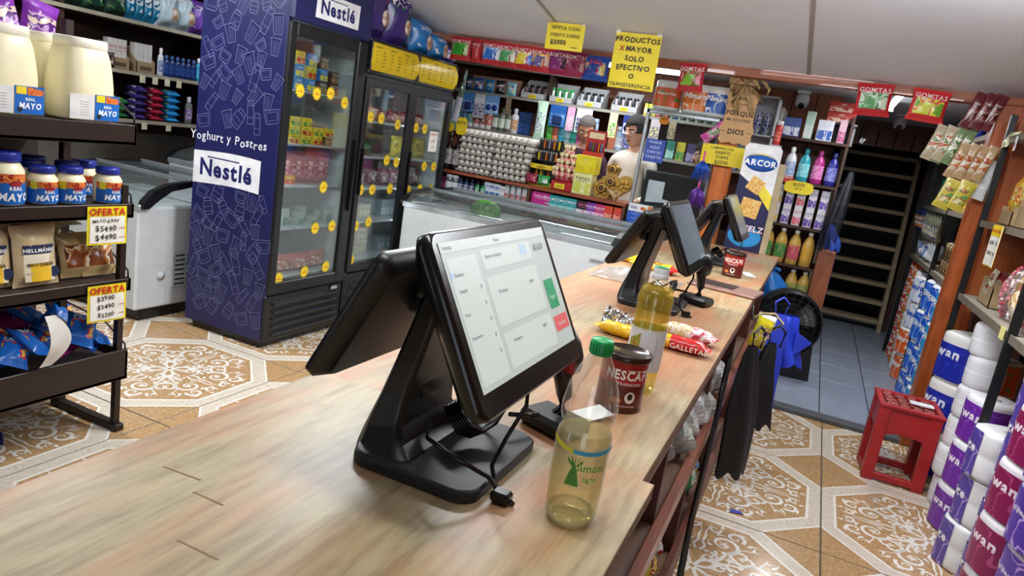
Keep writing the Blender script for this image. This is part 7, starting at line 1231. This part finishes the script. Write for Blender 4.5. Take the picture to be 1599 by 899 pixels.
for x, y, lb_ in ((-.31, 6.2, 'white dome security camera under the ceiling above the side shelving'), (.47, 7.05, 'white dome security camera at the end of the corridor ceiling')):
    t = thing('security_camera', lb_, 'camera', (x, y, 2.13)); obj('mount', MB().box(-.05, .05, -.05, .05, -.025, 0, 0, .006).mesh(mat('C8CACC', .4)), t); hd_ = obj('housing', MB().at(0, 0, -.10).lathe([(.02, -.03), (.04, -.025), (.05, .0), (.05, .05), (.035, .078)], 18).mesh(mat('C8CACC', .4)), t); obj('lens', MB().at(0, -.035, -.115, PI / 2 + .6).lathe([(.024, 0), (.024, .012), (.012, .016)], 14).mesh(blk2), hd_)
# red stool
cr = thing('red_stool', 'red painted openwork box stool standing on the patterned tiles', 'stool', (.660, 4.075, 0), .03); rd = mat('A01C1E', .42, 0, .15, 10, .06); rdd = mat('7A1416', .5, 0, .15); S = .145; Hs = .42
lg = MB()
for x in (-S, S - .055):
    for y in (-S, S - .055): obj('leg', B(x, x + .055, y, y + .055, .0, Hs - .012, rd, .003), cr)
for k in range(4):
    P = [(-S + .045, .30), (-S + .045, .245)] + [(-S + .045 + (2 * S - .09) * i / 10, .245 + .035 * math.sin(PI * i / 10) + .008 * math.cos(2 * PI * i / 10)) for i in range(1, 10)] + [(S - .045, .245), (S - .045, .30), (S - .045, Hs - .012), (-S + .045, Hs - .012)]
    obj('apron', MB().prism(P, -S + .006, -S + .022, 'y').mesh(rd), cr, (0, 0, 0), (0, 0, k * PI / 2)); obj('bottom_rail', B(-S + .045, S - .045, -S + .004, -S + .03, .01, .045, rd, .003), cr, (0, 0, 0), (0, 0, k * PI / 2))
tp_ = obj('top_frame', MB().box(-S - .006, S + .006, -S - .006, -S + .022, Hs - .018, Hs, 0, .003).box(-S - .006, S + .006, S - .022, S + .006, Hs - .018, Hs, 0, .003).box(-S - .006, -S + .022, -S + .022, S - .022, Hs - .018, Hs, 0, .003).box(S - .022, S + .006, -S + .022, S - .022, Hs - .018, Hs, 0, .003).mesh(rd), cr); obj('inner_plate', B(-S + .02, S - .02, -S + .02, S - .02, Hs - .03, Hs - .02, rdd), tp_)
rnd = random.Random(2)
for i in range(4):
    for j in range(4):
        cx, cy = -S + .055 + .06 * i, -S + .055 + .06 * j; a0 = rnd.uniform(0, 6); obj('carved_scroll', MB().tube([(cx + (.026 - .0018 * q) * math.cos(a0 + q * .75), cy + (.026 - .0018 * q) * math.sin(a0 + q * .75), Hs - .008) for q in range(12)], .0055, 5).mesh(mat('9A4A44', .5, 0, .3, 30)), tp_)
t = obj('paper_pad', MB().box(-.055, .055, -.022, .022, 0, .010, 0, .002).mesh(mat('E2E4E8', .5)), None, (.715, 4.05, Hs + .004), (0, 0, .05)); tag(t, 'small white paper pad lying on the red stool', 'paper')
# ================================================================ UNDER AND ON THE COUNTER EDGE
def bagdrape(w_, h_, d_, c, label, loc, rz, seed, cat='bag'):
    t = thing('hanging_bag', label, cat, loc, rz); obj('cloth', drape(w_, h_, d_, mat(c, .6, 0, .2, 10), 4, 1.9, seed, .3), t); obj('loop', MB().tube([(-.02, 0, h_ - .01), (-.03, 0, h_ + .05), (0, 0, h_ + .075), (.03, 0, h_ + .05), (.02, 0, h_ - .01)], .005, 6).mesh(mat(c, .6)), t); return t
bagdrape(.135, .52, .07, '0F0F11', 'long black cloth bag hanging from the counter edge', (-.088, 2.70, .31), .9, 3)
bagdrape(.10, .34, .07, '121214', 'shorter black bag hanging behind the long black one', (-.03, 2.86, .48), .3, 9)
bagdrape(.15, .46, .09, '2238B4', 'royal blue plastic bag hanging from the far counter edge', (-.045, 3.30, .40), .4, 5)
t = thing('blue_bag', 'royal blue folded plastic bag bulging over the hanging one', 'bag', (.0, 3.42, .62), .3); obj('film', drape(.17, .22, .12, mat('2840C0', .35, 0, .2, 9), 6, 1.3, 12, .5), t); obj('folded_corner', MB().prism([(.03, .04), (.105, .12), (.03, .16)], -.05, -.02, 'y').mesh(mat('2840C0', .35)), t)
t = thing('cord_loop', 'pale cord loop tied at the counter edge above the bags', 'cord', (-.14, 3.02, .86)); obj('cord', MB().tube([(0, 0, 0), (.03, .02, .03), (.08, .05, .035), (.12, .06, .0), (.09, .05, -.03), (.04, .02, -.01), (.03, .01, -.12)], .006, 6).mesh(mat('A8946A', .8)), t); obj('hook', MB().tube([(-.01, 0, .06), (-.005, 0, .02), (0, 0, 0)], .005, 6).mesh(mat('6A6A6A', .4, .6)), t)
place(pouch(.10, .12, .03, 'D8C82A', ['D8C82A', 'E8E0A0', '6A3A9A', 'D8C82A'], seed=1), 'glove_pack', 'yellow and violet packet tucked above the black bag', 'packet', (-.10, 2.80, .80), (0, .3, .9)); place(pouch(.10, .10, .05, 'D8DCE0', ['D8DCE0', 'E8E8EA', 'C8CCD0', 'D8DCE0'], seed=1), 'glove_pack', 'white packet tucked beside the royal blue bag', 'packet', (-.10, 3.10, .78), (0, .2, .7))
rnd = random.Random(14); crump = clear('F0F2F2', .3, .15, .55, 'DCDEDE', .2)
for i in range(7):
    t = thing('crumpled_bag', 'crumpled white bag on the counter shelf, %s from the near end' % ORD[i], 'bag', (-.27 + rnd.uniform(-.03, .04), 1.95 + .14 * i, .578)); mb = MB(); sd_ = i
    def cf_(u, v, sd_=sd_): a = 2 * PI * u; r = math.sin(PI * min(.97, v * .9 + .08)) ** .6 * (1 + .2 * math.sin(5 * a + sd_ + 7 * v) + .15 * math.sin(9 * a - 5 * v)); return (.07 * r * math.cos(a), .075 * r * math.sin(a), .15 * v)
    mb.grid(cf_, 20, 12, 0, None, False, True); obj('film', mb.mesh(mat(('D4D6D4', 'C8D4C8', 'D8D8DA')[i % 3], .4, 0, .15, 30)), t); obj('tied_ears', MB().tube([(-.02, 0, .14), (.0, 0, .155), (.03, .01, .18)], .008, 5).mesh(mat('E0E2E0', .4)), t)
t = thing('paper_plate_stack', 'stack of white plates on edge on the counter shelf', 'plates', (-.30, 1.38, .69), (0, PI / 2 - .25, .2))
for k in range(4): obj('plate', MB().at(0, 0, .008 * k).lathe([(.001, 0), (.07, 0), (.108, .012), (.11, .014), (.07, .004), (.001, .003)], 26).mesh(mat('DADCDE', .4)), t)
t = thing('cup', 'white cup lying on the counter shelf at the near end', 'cup', (-.28, 1.10, .578)); obj('wall', MB().lathe([(.03, 0), (.034, .004), (.04, .09), (.042, .092)], 20, cap=False).mesh(mat('E0E2E4', .4)), t); obj('bottom', MB().lathe([(.03, 0), (.03, .004)], 20).mesh(mat('E0E2E4', .4)), t)
low_ = [('B8243A', ['B8243A', 'E8D8D8', '8A1A2A', 'B8243A'], 'crimson'), ('5A3AA8', ['5A3AA8', 'C8B8E8', '3A2478', 'E8E0F0'], 'violet'), ('3A9A4A', ['3A9A4A', 'E8F0E8', '2A7A3A', 'E8F0E8'], 'green and white'), ('1E7AC0', ['1E7AC0', '5AA8E0', '145A98', 'D8C83A'], 'blue'), ('D8C22A', ['D8C22A', 'B8243A', 'E8DC70', '8A1A2A'], 'yellow and red'), ('D8D8DA', ['D8D8DA', 'B0B4B8', 'E8E8EA', 'C8281E'], 'white')]
for i in range(10): c1, cc, d_ = low_[i % 6]; place(pouch(.17, .15, .09, c1, cc, '', seed=i), 'stored_bag', '%s packet on the bottom counter board, %s from the near end' % (d_, ORD[i]), 'packet', (-.235 - .02 * (i % 2), 1.35 + .19 * i, .11), (-.3, .2 * (-1) ** i, Q + .2))
for i in range(5): place(carton(.1, .1, .12, ('B8A080', 'D8D8D4', 'B83A2A', 'D8C83A', 'C8CCD0')[i], ('8A6A4A', '8A8E94', 'E8D8D0', '8A241E', '2A5AA8')[i], ''), 'stored_box', '%s small box on the bottom counter board' % ('tan', 'pale grey', 'red', 'yellow', 'silver blue')[i], 'box', (-.24, 3.30 + .2 * i, .11), Q)
wire = thing('power_cable', 'black power cables running down the counter side', 'cable', (0, 0, 0)); 
for k in range(3): obj('cable', MB().tube([(-.15, 2.30 + .05 * k, .86), (-.145, 2.28 + .05 * k, .62), (-.14, 2.15 + .06 * k, .35), (-.12, 1.95 + .08 * k, .14), (-.06, 2.1 + .1 * k, .008), (-.09, 1.6, .008), (-.10, 1.0, .008)], .006, 6).mesh(blk2), wire)
t = obj('blue_scrap', MB().prism([(-.03, -.015), (.03, -.012), (.02, .012), (-.02, .018)], .0008, .004, 'z').mesh(mat('2A3AA0', .5)), None, (-.02, 3.05, .0005), (0, 0, .3)); tag(t, 'small blue plastic scrap lying on the patterned floor tile', 'scrap')
